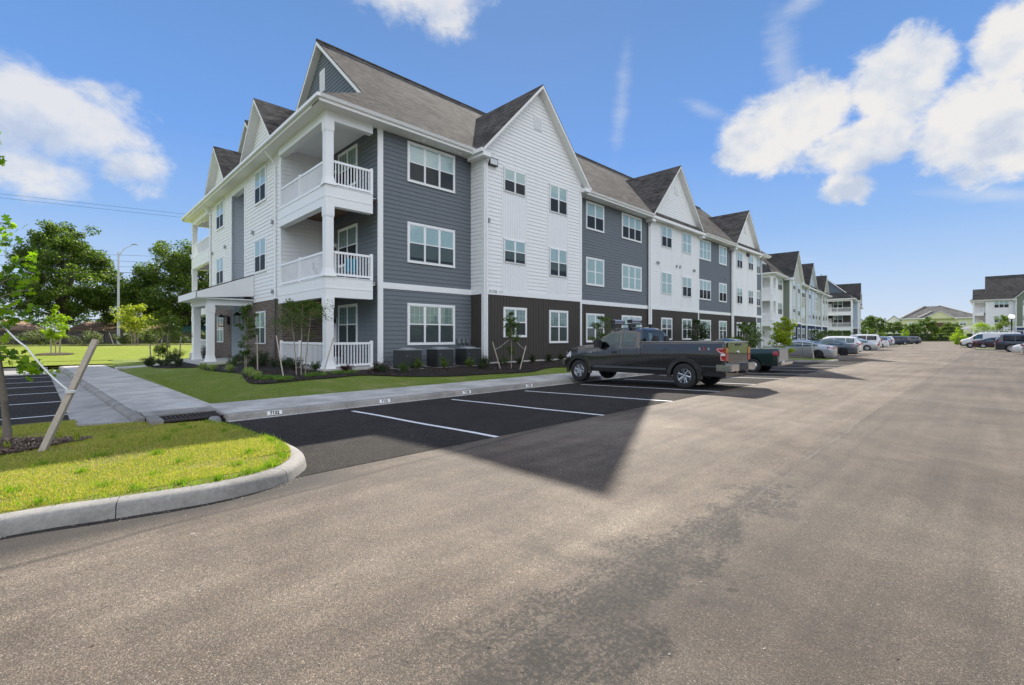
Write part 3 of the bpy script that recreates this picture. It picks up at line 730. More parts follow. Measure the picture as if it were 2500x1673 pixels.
    bands.build('band_board', WHITE, root, uv=False); corners.build('corner_board', WHITE, root, uv=False); found.build('foundation', CONC, root, uv=False)
    return root
WS = siding('white_siding', (.80, .81, .81)); GS = siding('grey_siding', (.145, .165, .185)); GSG = siding('grey_siding_shadow', (.14, .155, .17))
BRN = siding('brown_batten', (.062, .054, .047)); BRK = brickmat('dark_brick'); PNL = siding('white_panel', (.79, .80, .81), .02)
GRN = siding('green_siding', (.17, .20, .155)); PAL = siding('pale_green_siding', (.46, .49, .43)); NAV = siding('navy_siding', (.035, .06, .12)); LBL = siding('pale_blue_siding', (.42, .49, .56)); STL = siding('steel_siding', (.1, .13, .165))
DGR = siding('dark_grey_siding', (.08, .08, .078))
w_ = dict(up=WS, gr=('batten', BRN))
spec1 = dict(gcol=[w_, w_, w_], bay=[GS, GS, GS, GS], bayg=[('lap', GS), ('batten', BRN), ('batten', BRN), ('lap', GS)], panel=PNL, endup=WS, endlo=('flat', BRK), recess=siding('recess_siding', (.50, .55, .60)), endgable=GS, roofm=SH, roofm2=SH)
b1 = apartment('apartment_building', 'three storey apartment building with grey and white siding over a brown board ground floor', (14.82, 17.1, 0), 0, spec1)
n_ = ('batten', NAV)
spec2 = dict(detail=False, sx=1.05, seed=5, gcol=[dict(up=PAL, gr=n_), dict(up=LBL, gr=n_), dict(up=PAL, gr=n_)], bay=[WS, PAL, PAL, PAL], bayg=[('lap', WS), n_, n_, n_], panel=siding('pale_panel', (.6, .66, .7)), ret=GRN, endup=WS, endlo=('flat', WS), recess=WS, endgable=WS, roofm=SHD, roofm2=SHD)
b2 = apartment('apartment_building', 'apartment building with pale green upper floors and navy blue ground floor behind the parked cars', (79.3, 21.1, -.1), R_(4.4), spec2)
spec3 = dict(balc=DGR, detail=False, seed=8, gcol=[dict(up=LBL, gr=('batten', DGR)), dict(up=WS, gr=('batten', DGR)), dict(up=LBL, gr=('batten', DGR))], bay=[LBL, STL, LBL, WS], bayg=[('batten', DGR)] * 4, panel=LBL, endup=DGR, endlo=('flat', DGR), recess=DGR, endgable=STL, roofm=SHD, roofm2=SHD)
# ------------------------------------------------------------------ ground materials
def asphalt(name, dark=False):
    m, t, b = principled(name); tcn = t.new('ShaderNodeTexCoord'); v = tcn.outputs['Object']
    fine = t.noise(v, 150, 3, .85); grit = t.new('ShaderNodeTexVoronoi', ins={'Vector': v, 'Scale': 120}); 
    big = t.noise(v, .32, 5, .62, .4); mid = t.noise(v, 2.4, 5, .65)
    if dark: base = t.mix(big, (.024, .0215, .0195), (.046, .041, .037))
    else: base = t.ramp(big, [(.32, (.070, .050, .035)), (.5, (.122, .095, .070)), (.66, (.168, .135, .101))])
    c = t.mix(1, base, t.ramp(mid, [(.3, .82), (.7, 1.14)]), 'MULTIPLY')
    c = t.mix(1, c, t.ramp(fine, [(.30, .22), (.5, 1.0), (.70, 2.1)]), 'MULTIPLY')
    # pale stones and open dark pores in the surface
    rnd = t.new('ShaderNodeSeparateXYZ', ins={0: grit.outputs['Color']})
    pale = t.math('MULTIPLY', t.math('GREATER_THAN', rnd.outputs[0], .93), t.math('LESS_THAN', grit.outputs['Distance'], .35))
    c = t.mix(1, c, t.ramp(t.noise(v, 75, 3, .8), [(.32, .72), (.5, 1), (.68, 1.28)]), 'MULTIPLY')
    c = t.mix(t.math('MULTIPLY', pale, .6), c, (.36, .34, .31))
    pore = t.noise(v, 32, 4, .75); patch = t.noise(v, .9, 4, .6)
    pm = t.math('MULTIPLY', smooth_(t, pore, .57, .64), t.math('MULTIPLY', smooth_(t, patch, .42, .66), .8))
    c = t.mix(pm, c, (.014, .013, .012))
    cell = t.new('ShaderNodeTexVoronoi', ins={'Vector': v, 'Scale': 120}); cr_ = t.new('ShaderNodeSeparateXYZ', ins={0: cell.outputs['Color']}).outputs[1]
    c = t.mix(1, c, t.ramp(cr_, [(.0, .62), (.5, 1.0), (.85, 1.2), (1, 1.9)]), 'MULTIPLY')
    if not dark:
        # stains: dark band along the seam, tyre sweeps
        sp = t.new('ShaderNodeSeparateXYZ', ins={0: v}); x, y = sp.outputs[0], sp.outputs[1]
        wob = t.math('MULTIPLY', t.math('SUBTRACT', t.noise(v, .8, 3), .5), .9)
        d1 = t.math('ABSOLUTE', t.math('ADD', t.math('SUBTRACT', t.math('ADD', y, t.math('MULTIPLY', x, -.107)), 4.78), t.math('MULTIPLY', wob, .25)))
        c = t.mix(t.math('MULTIPLY', smooth_(t, t.math('SUBTRACT', .06, d1), 0, .05), .45), c, (.015, .014, .013))
        # the outer lane is an older, darker mat; a ragged worn band runs along the joint
        lane = smooth_(t, t.math('ADD', t.math('SUBTRACT', 1.75, y), t.math('MULTIPLY', wob, .12)), -.04, .05)
        c = t.mix(t.math('MULTIPLY', lane, .36), c, (.035, .032, .029))
        rag = t.math('SUBTRACT', t.noise(v, 4.2, 6, .75), .5); rag2 = t.math('SUBTRACT', t.noise(v, 1.1, 4, .6), .5)
        bw = t.math('ADD', t.math('SUBTRACT', .62, t.math('MULTIPLY', x, .075)), t.math('MULTIPLY', rag2, 1.5))
        bd = t.math('SUBTRACT', bw, t.math('ABSOLUTE', t.math('SUBTRACT', t.math('ADD', y, t.math('MULTIPLY', rag, 1.5)), 1.62)))
        bm_ = t.math('MULTIPLY', smooth_(t, bd, -.02, .22), t.math('MULTIPLY', smooth_(t, x, .6, 1.8), smooth_(t, t.math('SUBTRACT', 8.5, x), 0, 3)))
        c = t.mix(t.math('MULTIPLY', bm_, t.math('ADD', .18, t.math('MULTIPLY', smooth_(t, t.math('ADD', pore, t.math('MULTIPLY', rag, .5)), .42, .56), .68))), c, (.016, .0145, .0125))
        oil = t.new('ShaderNodeTexVoronoi', ins={'Vector': t.mapping(v, (.62, .62, 1)), 'Scale': 1.0}); c = t.mix(t.math('MULTIPLY', smooth_(t, t.math('SUBTRACT', .10, t.math('ADD', oil.outputs['Distance'], t.math('MULTIPLY', rag, .16))), 0, .06), .4), c, (.02, .018, .016))
        wh = t.new('ShaderNodeTexVoronoi', ins={'Vector': t.mapping(v, (1.3, 1.9, 1), loc=(.3, .7, 0)), 'Scale': 1.0}); c = t.mix(t.math('MULTIPLY', smooth_(t, t.math('SUBTRACT', .035, t.math('ADD', wh.outputs['Distance'], t.math('MULTIPLY', rag, .05))), 0, .02), .55), c, (.42, .40, .36))
        tr_ = t.noise(t.mapping(v, (.10, 2.2, 1), rot=(0, 0, R_(2))), 1.6, 3, .5); c = t.mix(1, c, t.ramp(tr_, [(.35, .82), (.65, 1.12)]), 'MULTIPLY')
        st = smooth_(t, t.noise(t.mapping(v, (1.1, .5, 1), rot=(0, 0, R_(-28))), .9, 6, .7, .6), .56, .68)
        r2 = t.math('SQRT', t.math('ADD', t.math('POWER', t.math('MULTIPLY', t.math('SUBTRACT', x, 3.0), .7), 2), t.math('POWER', t.math('SUBTRACT', y, 1.55), 2)))
        c = t.mix(t.math('MULTIPLY', t.math('MULTIPLY', st, smooth_(t, t.math('SUBTRACT', 2.0, r2), 0, 1.3)), .35), c, (.018, .016, .014))
        d2 = t.math('ABSOLUTE', t.math('SUBTRACT', t.math('SUBTRACT', y, t.math('MULTIPLY', x, .012)), t.math('ADD', 1.6, t.math('MULTIPLY', wob, .22))))
        c = t.mix(t.math('MULTIPLY', t.math('MULTIPLY', smooth_(t, t.math('SUBTRACT', .022, d2), 0, .02), t.math('MULTIPLY', smooth_(t, t.noise(v, 1.1, 3), .42, .6), .4)), smooth_(t, x, 3.5, 6)), c, (.2, .185, .165))
        # damp dark edge beside the kerb of the grass island
        ed = t.math('SUBTRACT', y, t.math('ADD', 5.02, t.math('MULTIPLY', wob, .3)))
        c = t.mix(t.math('MULTIPLY', t.math('MULTIPLY', smooth_(t, ed, -.25, .2), smooth_(t, t.math('SUBTRACT', 2.9, x), 0, .8)), .85), c, (.02, .018, .016))
        rg = t.math('ABSOLUTE', t.math('SUBTRACT', t.math('SQRT', t.math('ADD', t.math('POWER', t.math('SUBTRACT', x, 19), 2), t.math('POWER', t.math('ADD', y, 1.5), 2))), 4.2))
        c = t.mix(t.math('MULTIPLY', smooth_(t, t.math('SUBTRACT', .35, rg), 0, .3), t.math('MULTIPLY', t.noise(v, 1.3, 3), .35)), c, (.17, .155, .135))
    t.l.new(c, b.inputs['Base Color']); b.inputs['Roughness'].default_value = .95 if dark else .80; b.inputs['Specular IOR Level'].default_value = .12 if dark else .4
    h = t.math('ADD', t.math('MULTIPLY', fine, 1.0), t.math('ADD', t.math('MULTIPLY', grit.outputs['Distance'], -.9), t.math('MULTIPLY', pore, .8)))
    bn = t.new('ShaderNodeBump', ins={'Strength': .8, 'Distance': .0035, 'Height': h}); t.l.new(bn.outputs[0], b.inputs['Normal'])
    MC[name] = m; return m
def concmat(name, c0, joint=None):
    m, t, b = principled(name); tcn = t.new('ShaderNodeTexCoord'); v = tcn.outputs['Object']
    n = t.noise(v, 1.1, 5, .65); n2 = t.noise(v, 28, 5, .7)
    c = t.mix(1, t.mix(smooth_(t, n, .3, .7), tuple(x * .70 for x in c0), tuple(min(1, x * 1.15) for x in c0)), t.ramp(n2, [(.3, .78), (.7, 1.14)]), 'MULTIPLY')
    st = smooth_(t, t.noise(v, 2.6, 6, .7), .60, .78); c = t.mix(t.math('MULTIPLY', st, .35), c, (.20, .17, .13))
    br = t.noise(t.mapping(v, (220, 4, 4)), 1, 2)
    c = t.mix(1, c, t.ramp(br, [(.2, .95), (.8, 1.05)]), 'MULTIPLY')
    t.l.new(c, b.inputs['Base Color']); b.inputs['Roughness'].default_value = .88; b.inputs['Specular IOR Level'].default_value = .3
    bn = t.new('ShaderNodeBump', ins={'Strength': .5, 'Distance': .004, 'Height': n2}); t.l.new(bn.outputs[0], b.inputs['Normal'])
    MC[name] = m; return m
def grassmat(name, a, b_, dry, dryamt=.5):
    m, t, b = principled(name); v = t.new('ShaderNodeTexCoord').outputs['Object']
    n = t.noise(v, .9, 5, .65); n2 = t.noise(v, 18, 5, .75); n3 = t.noise(v, 120, 2)
    c = t.mix(n2, a, b_); c = t.mix(t.math('MULTIPLY', smooth_(t, n, .48, .72), dryamt), c, dry)
    c = t.mix(1, c, t.ramp(n3, [(.25, .55), (.75, 1.35)]), 'MULTIPLY'); t.l.new(c, b.inputs['Base Color'])
    b.inputs['Roughness'].default_value = .9; b.inputs['Specular IOR Level'].default_value = .15
    bn = t.new('ShaderNodeBump', ins={'Strength': 1, 'Distance': .03, 'Height': t.math('ADD', n2, t.math('MULTIPLY', n3, .5))}); t.l.new(bn.outputs[0], b.inputs['Normal'])
    MC[name] = m; return m
def mulchmat(name, c0):
    m, t, b = principled(name); v = t.new('ShaderNodeTexCoord').outputs['Object']
    vo = t.new('ShaderNodeTexVoronoi', ins={'Vector': t.mapping(v, (1, 2.2, 1)), 'Scale': 22}); n = t.noise(v, 14, 6, .8)
    s = t.new('ShaderNodeSeparateXYZ', ins={0: vo.outputs['Color']}).outputs[0]
    c = t.mix(t.math('MULTIPLY', s, n), tuple(x * .35 for x in c0), tuple(x * 2.3 for x in c0)); t.l.new(c, b.inputs['Base Color']); b.inputs['Roughness'].default_value = .95
    bn = t.new('ShaderNodeBump', ins={'Strength': 1, 'Distance': .04, 'Height': t.math('ADD', n, s)}); t.l.new(bn.outputs[0], b.inputs['Normal'])
    MC[name] = m; return m
ASP = asphalt('asphalt'); ASPD = asphalt('asphalt_dark', True)
WALKM = concmat('walk_concrete', (.50, .48, .445)); KERBM = concmat('kerb_concrete', (.30, .285, .26)); GUTM = concmat('gutter_concrete', (.36, .345, .32))
GR1 = grassmat('lawn_grass', (.11, .17, .025), (.24, .30, .06), (.36, .33, .15), .75)
GR2 = grassmat('island_grass', (.15, .17, .025), (.27, .26, .06), (.36, .27, .14), .9); GR3 = grassmat('sunny_grass', (.14, .21, .015), (.30, .34, .035), (.36, .34, .10), .6)
MUL = mulchmat('dark_mulch', (.030, .022, .018)); MUL2 = mulchmat('brown_mulch', (.11, .065, .04))
LINE = M('line_paint', (.74, .74, .73), .6, var=.12, scale=30)

def ss(x): x = min(1, max(0, x)); return x * x * (3 - 2 * x)
def kerb_y(x): return 11.25 if x < 38 else 12.4 + .069 * (x - 38)
def hl(x, y):
    """lawn height round the building"""
    if x < 2.6 and 12 < y < 38.9 and x > -60: return -.45
    z = -.065 + .28 * min(ss((y - 13.2) / 3.2), ss((x - 2.7) / 4.2))
    if y > 34: z = z + (-.1 - z) * ss((y - 34) / 7)
    if y > 44: z += .62 * ss((y - 44) / 26)
    return z
def hi(x, y): return .125 - .27 * ss((y - 8.3) / 3.3) + .03 * math.sin(x * 2.1) * math.sin(y * 1.7) * (1 if 6.2 < y < 12 else 0)

def grid(name, mat, x0, x1, y0, y1, nx, ny, zf, kind='structure', mask=None, smooth=True):
    xs = np.linspace(x0, x1, nx + 1); ys = np.linspace(y0, y1, ny + 1)
    V = [(x, y, zf(x, y)) for y in ys for x in xs]
    F_ = [(j * (nx + 1) + i, j * (nx + 1) + i + 1, (j + 1) * (nx + 1) + i + 1, (j + 1) * (nx + 1) + i) for j in range(ny) for i in range(nx)
          if mask is None or mask((xs[i] + xs[i + 1]) / 2, (ys[j] + ys[j + 1]) / 2)]
    o = raw(name, np.array(V), np.array(F_), mat, smooth=smooth); o['kind'] = kind; return o
# whole ground, reaching the horizon
g = MB(); g.poly([(-2500, -2500, -.6), (2500, -2500, -.6), (2500, 2500, -.6), (-2500, 2500, -.6)]); struct(g.build('ground', GR1, uv=False))
grid('parking_lot', ASP, -60, 188, -75, 5, 2, 2, lambda x, y: 0)
def apron(x, y):
    t = (y - 5) / 6.25; return -.2 * ss(t) if t < 1 else -.2
xs_ = [-60, 2.0, 8, 20, 37.99, 38, 70, 100, 130, 188]
V = []; F_ = []
for i, x in enumerate(xs_):
    yk = kerb_y(x)
    for j in range(9): y = 5 + (yk + .02 - 5) * j / 8; V.append((x, y, -.2 * (j / 8)))
for i in range(len(xs_) - 1):
    for j in range(8): F_.append((i * 9 + j, (i + 1) * 9 + j, (i + 1) * 9 + j + 1, i * 9 + j + 1))
struct(raw('parking_lot', np.array(V), np.array(F_), ASP, smooth=True))
ap = MB(); ap.poly([(2.42, 6.1, -.028), (13.2, 6.2, -.032), (13.2, 11.24, -.192), (2.3, 11.24, -.192)])
# stalls are paved darker near the kerb
grid('parking_bays', ASPD, 1.5, 37.9, 5.55, 11.25, 6, 8, lambda x, y: -.2 * ((y - 5) / 6.27) + .005)
for k in range(11):
    x = 5.05 + 2.92 * k
    if x > 33: break
    l = MB(); n = 8; w_l = .05
    for j in range(n):
        ya, yb = 5.5 + 5.05 * j / n, 5.5 + 5.05 * (j + 1) / n; za, zb = -.2 * ((ya - 5) / 6.27) + .009, -.2 * ((yb - 5) / 6.27) + .009
        dx = .015 * math.sin(j * 1.3 + k)
        l.poly([(x - w_l + dx, ya, za), (x + w_l + dx, ya, za), (x + w_l + .015 * math.sin((j + 1) * 1.3 + k), yb, zb), (x - w_l + .015 * math.sin((j + 1) * 1.3 + k), yb, zb)])
    struct(l.build('bay_line', LINE))
for k in range(28):
    x = 39.2 + 2.92 * k
    if 88 < x < 91: continue
    yk = kerb_y(x); l = MB(); a = .069
    l.poly([(x - .05 + a * 5.2, yk - 5.6, -.2 * ((yk - 5.6 - 5) / (yk - 5)) + .02), (x + .05 + a * 5.2, yk - 5.6, -.2 * ((yk - 5.6 - 5) / (yk - 5)) + .02), (x + .05, yk - .5, -.175), (x - .05, yk - .5, -.175)]); struct(l.build('bay_line', LINE))

def sweep(path, prof, mat, name, closed=False, cuts=None, kind=True):
    """profile (offset to the left of the path, z) swept along a path of (x, y, z)"""
    P = [Vector(p) for p in path]; mb = MB(); n = len(prof); O = []
    for i, p in enumerate(P):
        d = (P[min(i + 1, len(P) - 1)] - P[max(i - 1, 0)]); d.z = 0; d.normalize(); nn = Vector((-d.y, d.x, 0))
        for o, z in prof: O.append(tuple(p + nn * o + Vector((0, 0, z))))
    fs = [(i * n + k, (i + 1) * n + k, (i + 1) * n + k + 1, i * n + k + 1) for i in range(len(P) - 1) for k in range(n - 1)]
    fs.append(tuple(range(n))); fs.append(tuple(reversed([(len(P) - 1) * n + k for k in range(n)])))
    mb.add(O, fs); return struct(mb.build(name, mat, smooth=True, ang=50, uv=False))
def catmull(pts, sub=6):
    out = []
    for i in range(len(pts) - 1):
        p0, p1, p2, p3 = [np.array(pts[min(max(j, 0), len(pts) - 1)], float) for j in (i - 1, i, i + 1, i + 2)]
        for k in range(sub):
            t = k / sub; out.append(tuple(.5 * ((2 * p1) + (-p0 + p2) * t + (2 * p0 - 5 * p1 + 4 * p2 - p3) * t * t + (-p0 + 3 * p1 - 3 * p2 + p3) * t ** 3)))
    out.append(tuple(pts[-1])); return out
KP = [(.0, -.05), (.025, .085), (.035, .11), (.055, .13), (.085, .142), (.17, .148), (.20, .145), (.205, -.05)]
def kerb(pts, name='kerb', step=3.0, prof=KP, gap=.008):
    """a kerb cast in lengths with open joints"""
    L = 0; seg = [Vector(pts[0])]; out = []
    for a, b in zip(pts[:-1], pts[1:]):
        a, b = Vector(a), Vector(b); d = (b - a).length; pos = 0
        while L + d - pos > step:
            pos += step - L; p = a + (b - a) * (pos / d); seg.append(p); out.append(seg); seg = [p + (b - a).normalized() * gap]; L = 0
        L += d - pos; seg.append(b)
    out.append(seg)
    for s in out:
        if len(s) > 1: sweep(s, prof, KERBM, name)
isl = catmull([(-30, 5.2), (-8, 5.5), (-2, 5.55), (-.32, 5.56), (.4, 5.40), (1.0, 5.27), (1.46, 5.28), (1.83, 5.42), (2.05, 5.64), (2.25, 5.95), (2.38, 6.4), (2.44, 7.0), (2.43, 7.9), (2.38, 8.8), (2.32, 9.8), (2.36, 10.7), (2.5, 11.2)], 6)
kerb([(x, y, gz(x, y) - .004) for x, y in isl], step=1.52)
# main kerb and the walk behind it
gp = MB(); gp.slab([(2.6, 11.08, -.190), (36.9, 11.08, -.190), (36.9, 11.26, -.188), (2.6, 11.26, -.188)], .05); struct(gp.build('gutter_pan', WALKM, uv=False))
rg_ = np.random.default_rng(12); pb = [(rg_.uniform(2.7, 14), 11.24 - abs(rg_.normal(0, .09)), -.184) for _ in range(1500)] + [(rg_.uniform(-1, 14), rg_.uniform(-1.5, 8), .004) for _ in range(420)]
pb += [(isl[i][0] + abs(rg_.normal(0, .05)) * .6, isl[i][1] - abs(rg_.normal(0, .06)), gz(*isl[i]) + .003) for i in rg_.integers(12, 80, 700) if isl[i][0] > -2]
PEB = pb
kerb([(2.62, 11.25, -.2), (37.0, 11.25, -.2)], step=2.6)
kerb([(38.0, 12.4, -.2), (126, kerb_y(126), -.2)], step=3.2)
wk = MB(); x = 2.62
def walk_piece(P, z0, z1):
    m = MB(); m.slab([(a, b, z1) for a, b in P], z1 - z0); return m
while x < 37:
    x2 = min(x + 1.52, 37); wk.slab([(x + .004, 11.452, -.052), (x2 - .004, 11.452, -.052), (x2 - .004, 13.25, -.04), (x + .004, 13.25, -.04)], .2); x = x2
struct(wk.build('sidewalk', WALKM))
wk = MB(); x = 38
while x < 126:
    x2 = x + 2.4; wk.slab([(x, kerb_y(x) + .205, -.055), (x2 - .01, kerb_y(x2) + .205, -.055), (x2 - .01, kerb_y(x2) + 2, -.045), (x, kerb_y(x) + 2, -.045)], .2); x = x2
struct(wk.build('sidewalk', WALKM))
wk = MB(); y = 13.26
def xl(y): return 1.27 - .037 * (y - 12)
def xr(y): return 2.72 - .022 * (y - 13.7)
while y < 38.3:
    y2 = min(y + 1.52, 38.4); wk.slab([(xl(y) + .02, y + .004, -.045 - .005 * (y - 13)), (xr(y), y + .004, -.045 - .005 * (y - 13)), (xr(y2), y2 - .004, -.045 - .005 * (y2 - 13)), (xl(y2) + .02, y2 - .004, -.045 - .005 * (y2 - 13))], .2); y = y2
wk.slab([(1.3, 12.92, -.049), (2.61, 12.92, -.049), (2.61, 13.25, -.042), (1.29, 13.25, -.042)], .2)
for k in range(5):
    a, b = 2.3 + k * .62, 2.3 + (k + 1) * .62 - .01; q = lambda x, y: (x, y, hl(max(x, 2.75), y) + .02)
    wk.slab([q(a, 31.4 + k * .06), q(b, 31.46 + k * .06), q(b, 32.9 + k * .06), q(a, 32.84 + k * .06)], .2)
struct(wk.build('sidewalk', WALKM))
# left parking lot, its gutter and kerb
grid('side_parking_lot', ASPD, -40, .25, 13.4, 38.4, 8, 10, lambda x, y: -.235 - .004 * (y - 13), smooth=False)
gt = MB(); gt.slab([(.32, 12.35, -.10), (1.12, 12.1, -.13), (xl(38.3) - .17, 38.3, -.34), (-.30, 38.3, -.34), (.25, 13.5, -.2)], .1); struct(gt.build('gutter_pan', GUTM))
gt = MB(); gt.slab([(-40, 33.3, -.30), (-.2, 33.3, -.298), (-.3, 38.3, -.33), (-40, 38.3, -.33)], .05); struct(gt.build('gutter_pan', GUTM))
KL = [(-a, z) for a, z in KP]
kerb([(xl(y) - .16, y, -.2 - .005 * (y - 13)) for y in (12.0, 13, 20, 30, 38.3)], step=3.1, prof=KL[::-1] if False else KL)
kerb([(-.3, 38.3, -.34), (-40, 38.6, -.36)], step=3.1, prof=KL)
for y in (15.2, 18.45, 21.65, 24.7, 27.4, 30.7, 33.2):
    l = MB(); z = -.235 - .004 * (y - 13) + .005; l.poly([(-6.5, y + .14, z), (.2 - .015 * (y - 18), y - .05, z), (.2 - .015 * (y - 18), y + .05, z), (-6.5, y + .24, z)]); struct(l.build('bay_line', LINE))
# storm drain
t = thing('storm_drain', 'concrete storm drain box with an iron grate at the kerb corner', 'storm drain', (2.05, 12.2, -.2))
m = MB(); m.box(-.72, .57, -.0, .72, -.3, .145); m.box(-.72, -.5, -.72, 0, -.3, .13); m.box(.53, .57, -.93, 0, -.3, .14); m.build('drain_frame', KERBM, t, uv=False)
m = MB(); m.box(-.5, .53, -.74, -.66, .085, .12); m.box(-.5, .53, -.06, 0, .085, .12)
for q in range(14): m.box(-.48 + q * .074, -.455 + q * .074, -.66, -.06, .085, .115)
m.build('grate', M('rusty_iron', (.055, .045, .04), .75, .3, var=.4, scale=14, bump=.004), t, uv=False)
m = MB(); m.box(-.5, .53, -.70, -.02, -.29, .08); m.box(-.5, .53, -.76, -.7, -.3, .04); m.box(.48, .55, -.9, -.0, -.3, .06); m.build('drain_pit', M('pit_shade', (.004, .004, .004), 1, var=0), t, uv=False)  # solid black boxes stand in for the shade inside the drain
m = MB(); m.lathe([(0, .151), (.1, .151), (.11, .146)], (.35, .35, 0), 16); m.lathe([(0, .151), (.1, .151), (.11, .146)], (-.45, .45, 0), 16); m.build('drain_lid', M('lid_iron', (.2, .19, .18), .7), t, uv=False)
def poly_fill(name, mat, poly, zf, step, kind='structure'):
    """height field clipped to a polygon (ear triangulated, refined)"""
    import bmesh
    bm = bmesh.new(); vs = [bm.verts.new((x, y, 0)) for x, y in poly]; bm.faces.new(vs)
    xs = [p[0] for p in poly]; ys = [p[1] for p in poly]
    for ax, lo, hi_ in ((0, min(xs), max(xs)), (1, min(ys), max(ys))):
        c = lo + step
        while c < hi_ - step * .2:
            co = (c, 0, 0) if ax == 0 else (0, c, 0); no = (1, 0, 0) if ax == 0 else (0, 1, 0)
            bmesh.ops.bisect_plane(bm, geom=bm.verts[:] + bm.edges[:] + bm.faces[:], plane_co=co, plane_no=no); c += step
    for v in bm.verts: v.co.z = zf(v.co.x, v.co.y)
    bmesh.ops.triangulate(bm, faces=bm.faces[:])
    for f in bm.faces:
        f.smooth = True
        if f.normal.z < 0: f.normal_flip()
    me = bpy.data.meshes.new(name); bm.to_mesh(me); bm.free(); me.materials.append(mat)
    o = bpy.data.objects.new(name, me); C.objects.link(o); o['kind'] = kind; return o
# lawns
def lawn_mask(x, y):
    if 7.9 < x < 56.5 and 18.4 < y < 42: return False
    return True
LAWN_NEAR = [(2.73, 13.26), (37, 13.26), (37, 44), (xr(44) + .02, 44), (xr(38.4) + .01, 38.4), (xr(33) + .01, 33.0), (xr(25) + .01, 25)]
poly_fill('lawn', GR1, LAWN_NEAR, lambda x, y: hl(max(x, 2.7), y) - .003 * max(0, y - 13) * (x < 3), .5)
grid('lawn', GR3, -90, 90, 44, 130, 90, 60, hl)
grid('lawn', GR3, -60, 2.7, 38.38, 44, 30, 6, lambda x, y: hl(3, y) - .02)
grid('lawn', GR3, -.25, 2.0, 38.2, 38.6, 4, 2, lambda x, y: -.23)
grid('lawn', GR1, 37, 56, 13.4, 18.5, 20, 8, lambda x, y: -.04 + .2 * ss((y - 14) / 3))
grid('lawn', GR1, 56, 180, 13.2, 44, 60, 16, lambda x, y: -.3 if y < kerb_y(x) + 1.8 else -.04 + .1 * ss((y - kerb_y(x) - 2) / 3))
inner = []
for i, (x, y) in enumerate(isl):
    a = Vector(isl[max(i - 1, 0)]); b = Vector(isl[min(i + 1, len(isl) - 1)]); d = (b - a).normalized(); inner.append((x - d.y * .19, y + d.x * .19))
ipoly = [p for p in inner if p[0] > -12] + [(2.3, 11.42), (1.55, 11.5), (1.3, 11.9), (1.05, 12.05), (.36, 12.4), (.3, 13.45), (-12, 13.45)]
poly_fill('grass_island', GR2, ipoly, hi, .3)
poly_fill('grass_island', GR2, [(-60, 5.3), (-12, 5.7), (-12, 13.45), (-60, 13.45)], lambda x, y: .12, 6)
# mulch beds
def hb(x, y): return hl(x, y) + .035
bed = catmull([(7.5, 26), (5.0, 26.2), (4.9, 23.2), (5.2, 20.8), (4.75, 18.2), (4.55, 16.6), (5.1, 15.75), (6.0, 15.55), (6.9, 15.6), (7.9, 15.7), (9.2, 15.0), (10.9, 14.5), (12.9, 14.35), (15, 14.2), (17.2, 14.75), (19.2, 14.3), (22, 14.5), (25, 14.3), (29, 14.6), (33, 14.4), (36, 14.8)], 4) + [(36, 18.3), (14.6, 18.3), (14.6, 18.15), (7.5, 18.2)]
poly_fill('mulch_bed', MUL, bed, hb, .5)
poly_fill('mulch_bed', MUL, catmull([(7.5, 33.6), (5.3, 33.8), (4.9, 35), (3.9, 36.5), (4.6, 39.5), (7.5, 40)], 3), hb, .5)
poly_fill('mulch_bed', MUL, catmull([(5.2, 26.1), (4.2, 28.0), (3.6, 30.2), (3.7, 31.4)], 3) + [(5.2, 31.5)], hb, .5)
ring = [(-.62 + 1.02 * math.cos(a) * (1 + .06 * math.sin(5 * a)), 9.72 + .98 * math.sin(a) * (1 + .05 * math.cos(4 * a))) for a in [i * math.pi / 12 for i in range(24)]]
poly_fill('mulch_ring', MUL2, ring, lambda x, y: hi(x, y) + .015 + .07 * max(0, 1 - ((x + .62) ** 2 + (y - 9.72) ** 2) / .95), .2)
# scattered wood chips
def chips(name, mats, pts, l=(.02, .07), wd=(.006, .018), seed=1):
    rng = np.random.default_rng(seed); n = len(pts); P = np.array(pts)
    a = rng.uniform(0, 2 * np.pi, n); L = rng.uniform(*l, n) / 2; W = rng.uniform(*wd, n) / 2; tl = rng.uniform(-.5, .5, n)
    d = np.stack([np.cos(a) * np.cos(tl), np.sin(a) * np.cos(tl), np.sin(tl)], 1); s = np.stack([-np.sin(a), np.cos(a), rng.uniform(-.4, .4, n)], 1)
    V = np.stack([P - d * L[:, None] - s * W[:, None], P + d * L[:, None] - s * W[:, None] * .6, P + d * L[:, None] * .9 + s * W[:, None], P - d * L[:, None] * .95 + s * W[:, None] * .7], 1).reshape(-1, 3)
    o = raw(name, V, np.arange(4 * n).reshape(-1, 4), mats, mi=rng.integers(0, len(mats), n)); o['kind'] = 'stuff'; return o
CH = [M('chip_a', (.16, .10, .065), .9, var=.3), M('chip_b', (.075, .045, .03), .9, var=.3), M('chip_c', (.33, .25, .18), .9, var=.3)]
chips('grit', [M('grit_pale', (.32, .29, .25), .9, var=.3), M('grit_dark', (.03, .026, .022), .9, var=.3), M('grit_brown', (.12, .085, .055), .9, var=.3)], [p if p[1] < 9 else p for p in PEB], (.006, .022), (.004, .012), 7)
rng = np.random.default_rng(4)
pp = []
while len(pp) < 5200:
    a, r = rng.uniform(0, 6.283), math.sqrt(rng.uniform(0, 1)); x, y = -.62 + 1.06 * r * math.cos(a), 9.72 + 1.02 * r * math.sin(a)
    pp.append((x, y, hi(x, y) + .03 + .07 * max(0, 1 - r * r) + rng.uniform(0, .012)))
chips('wood_chips', CH, pp)
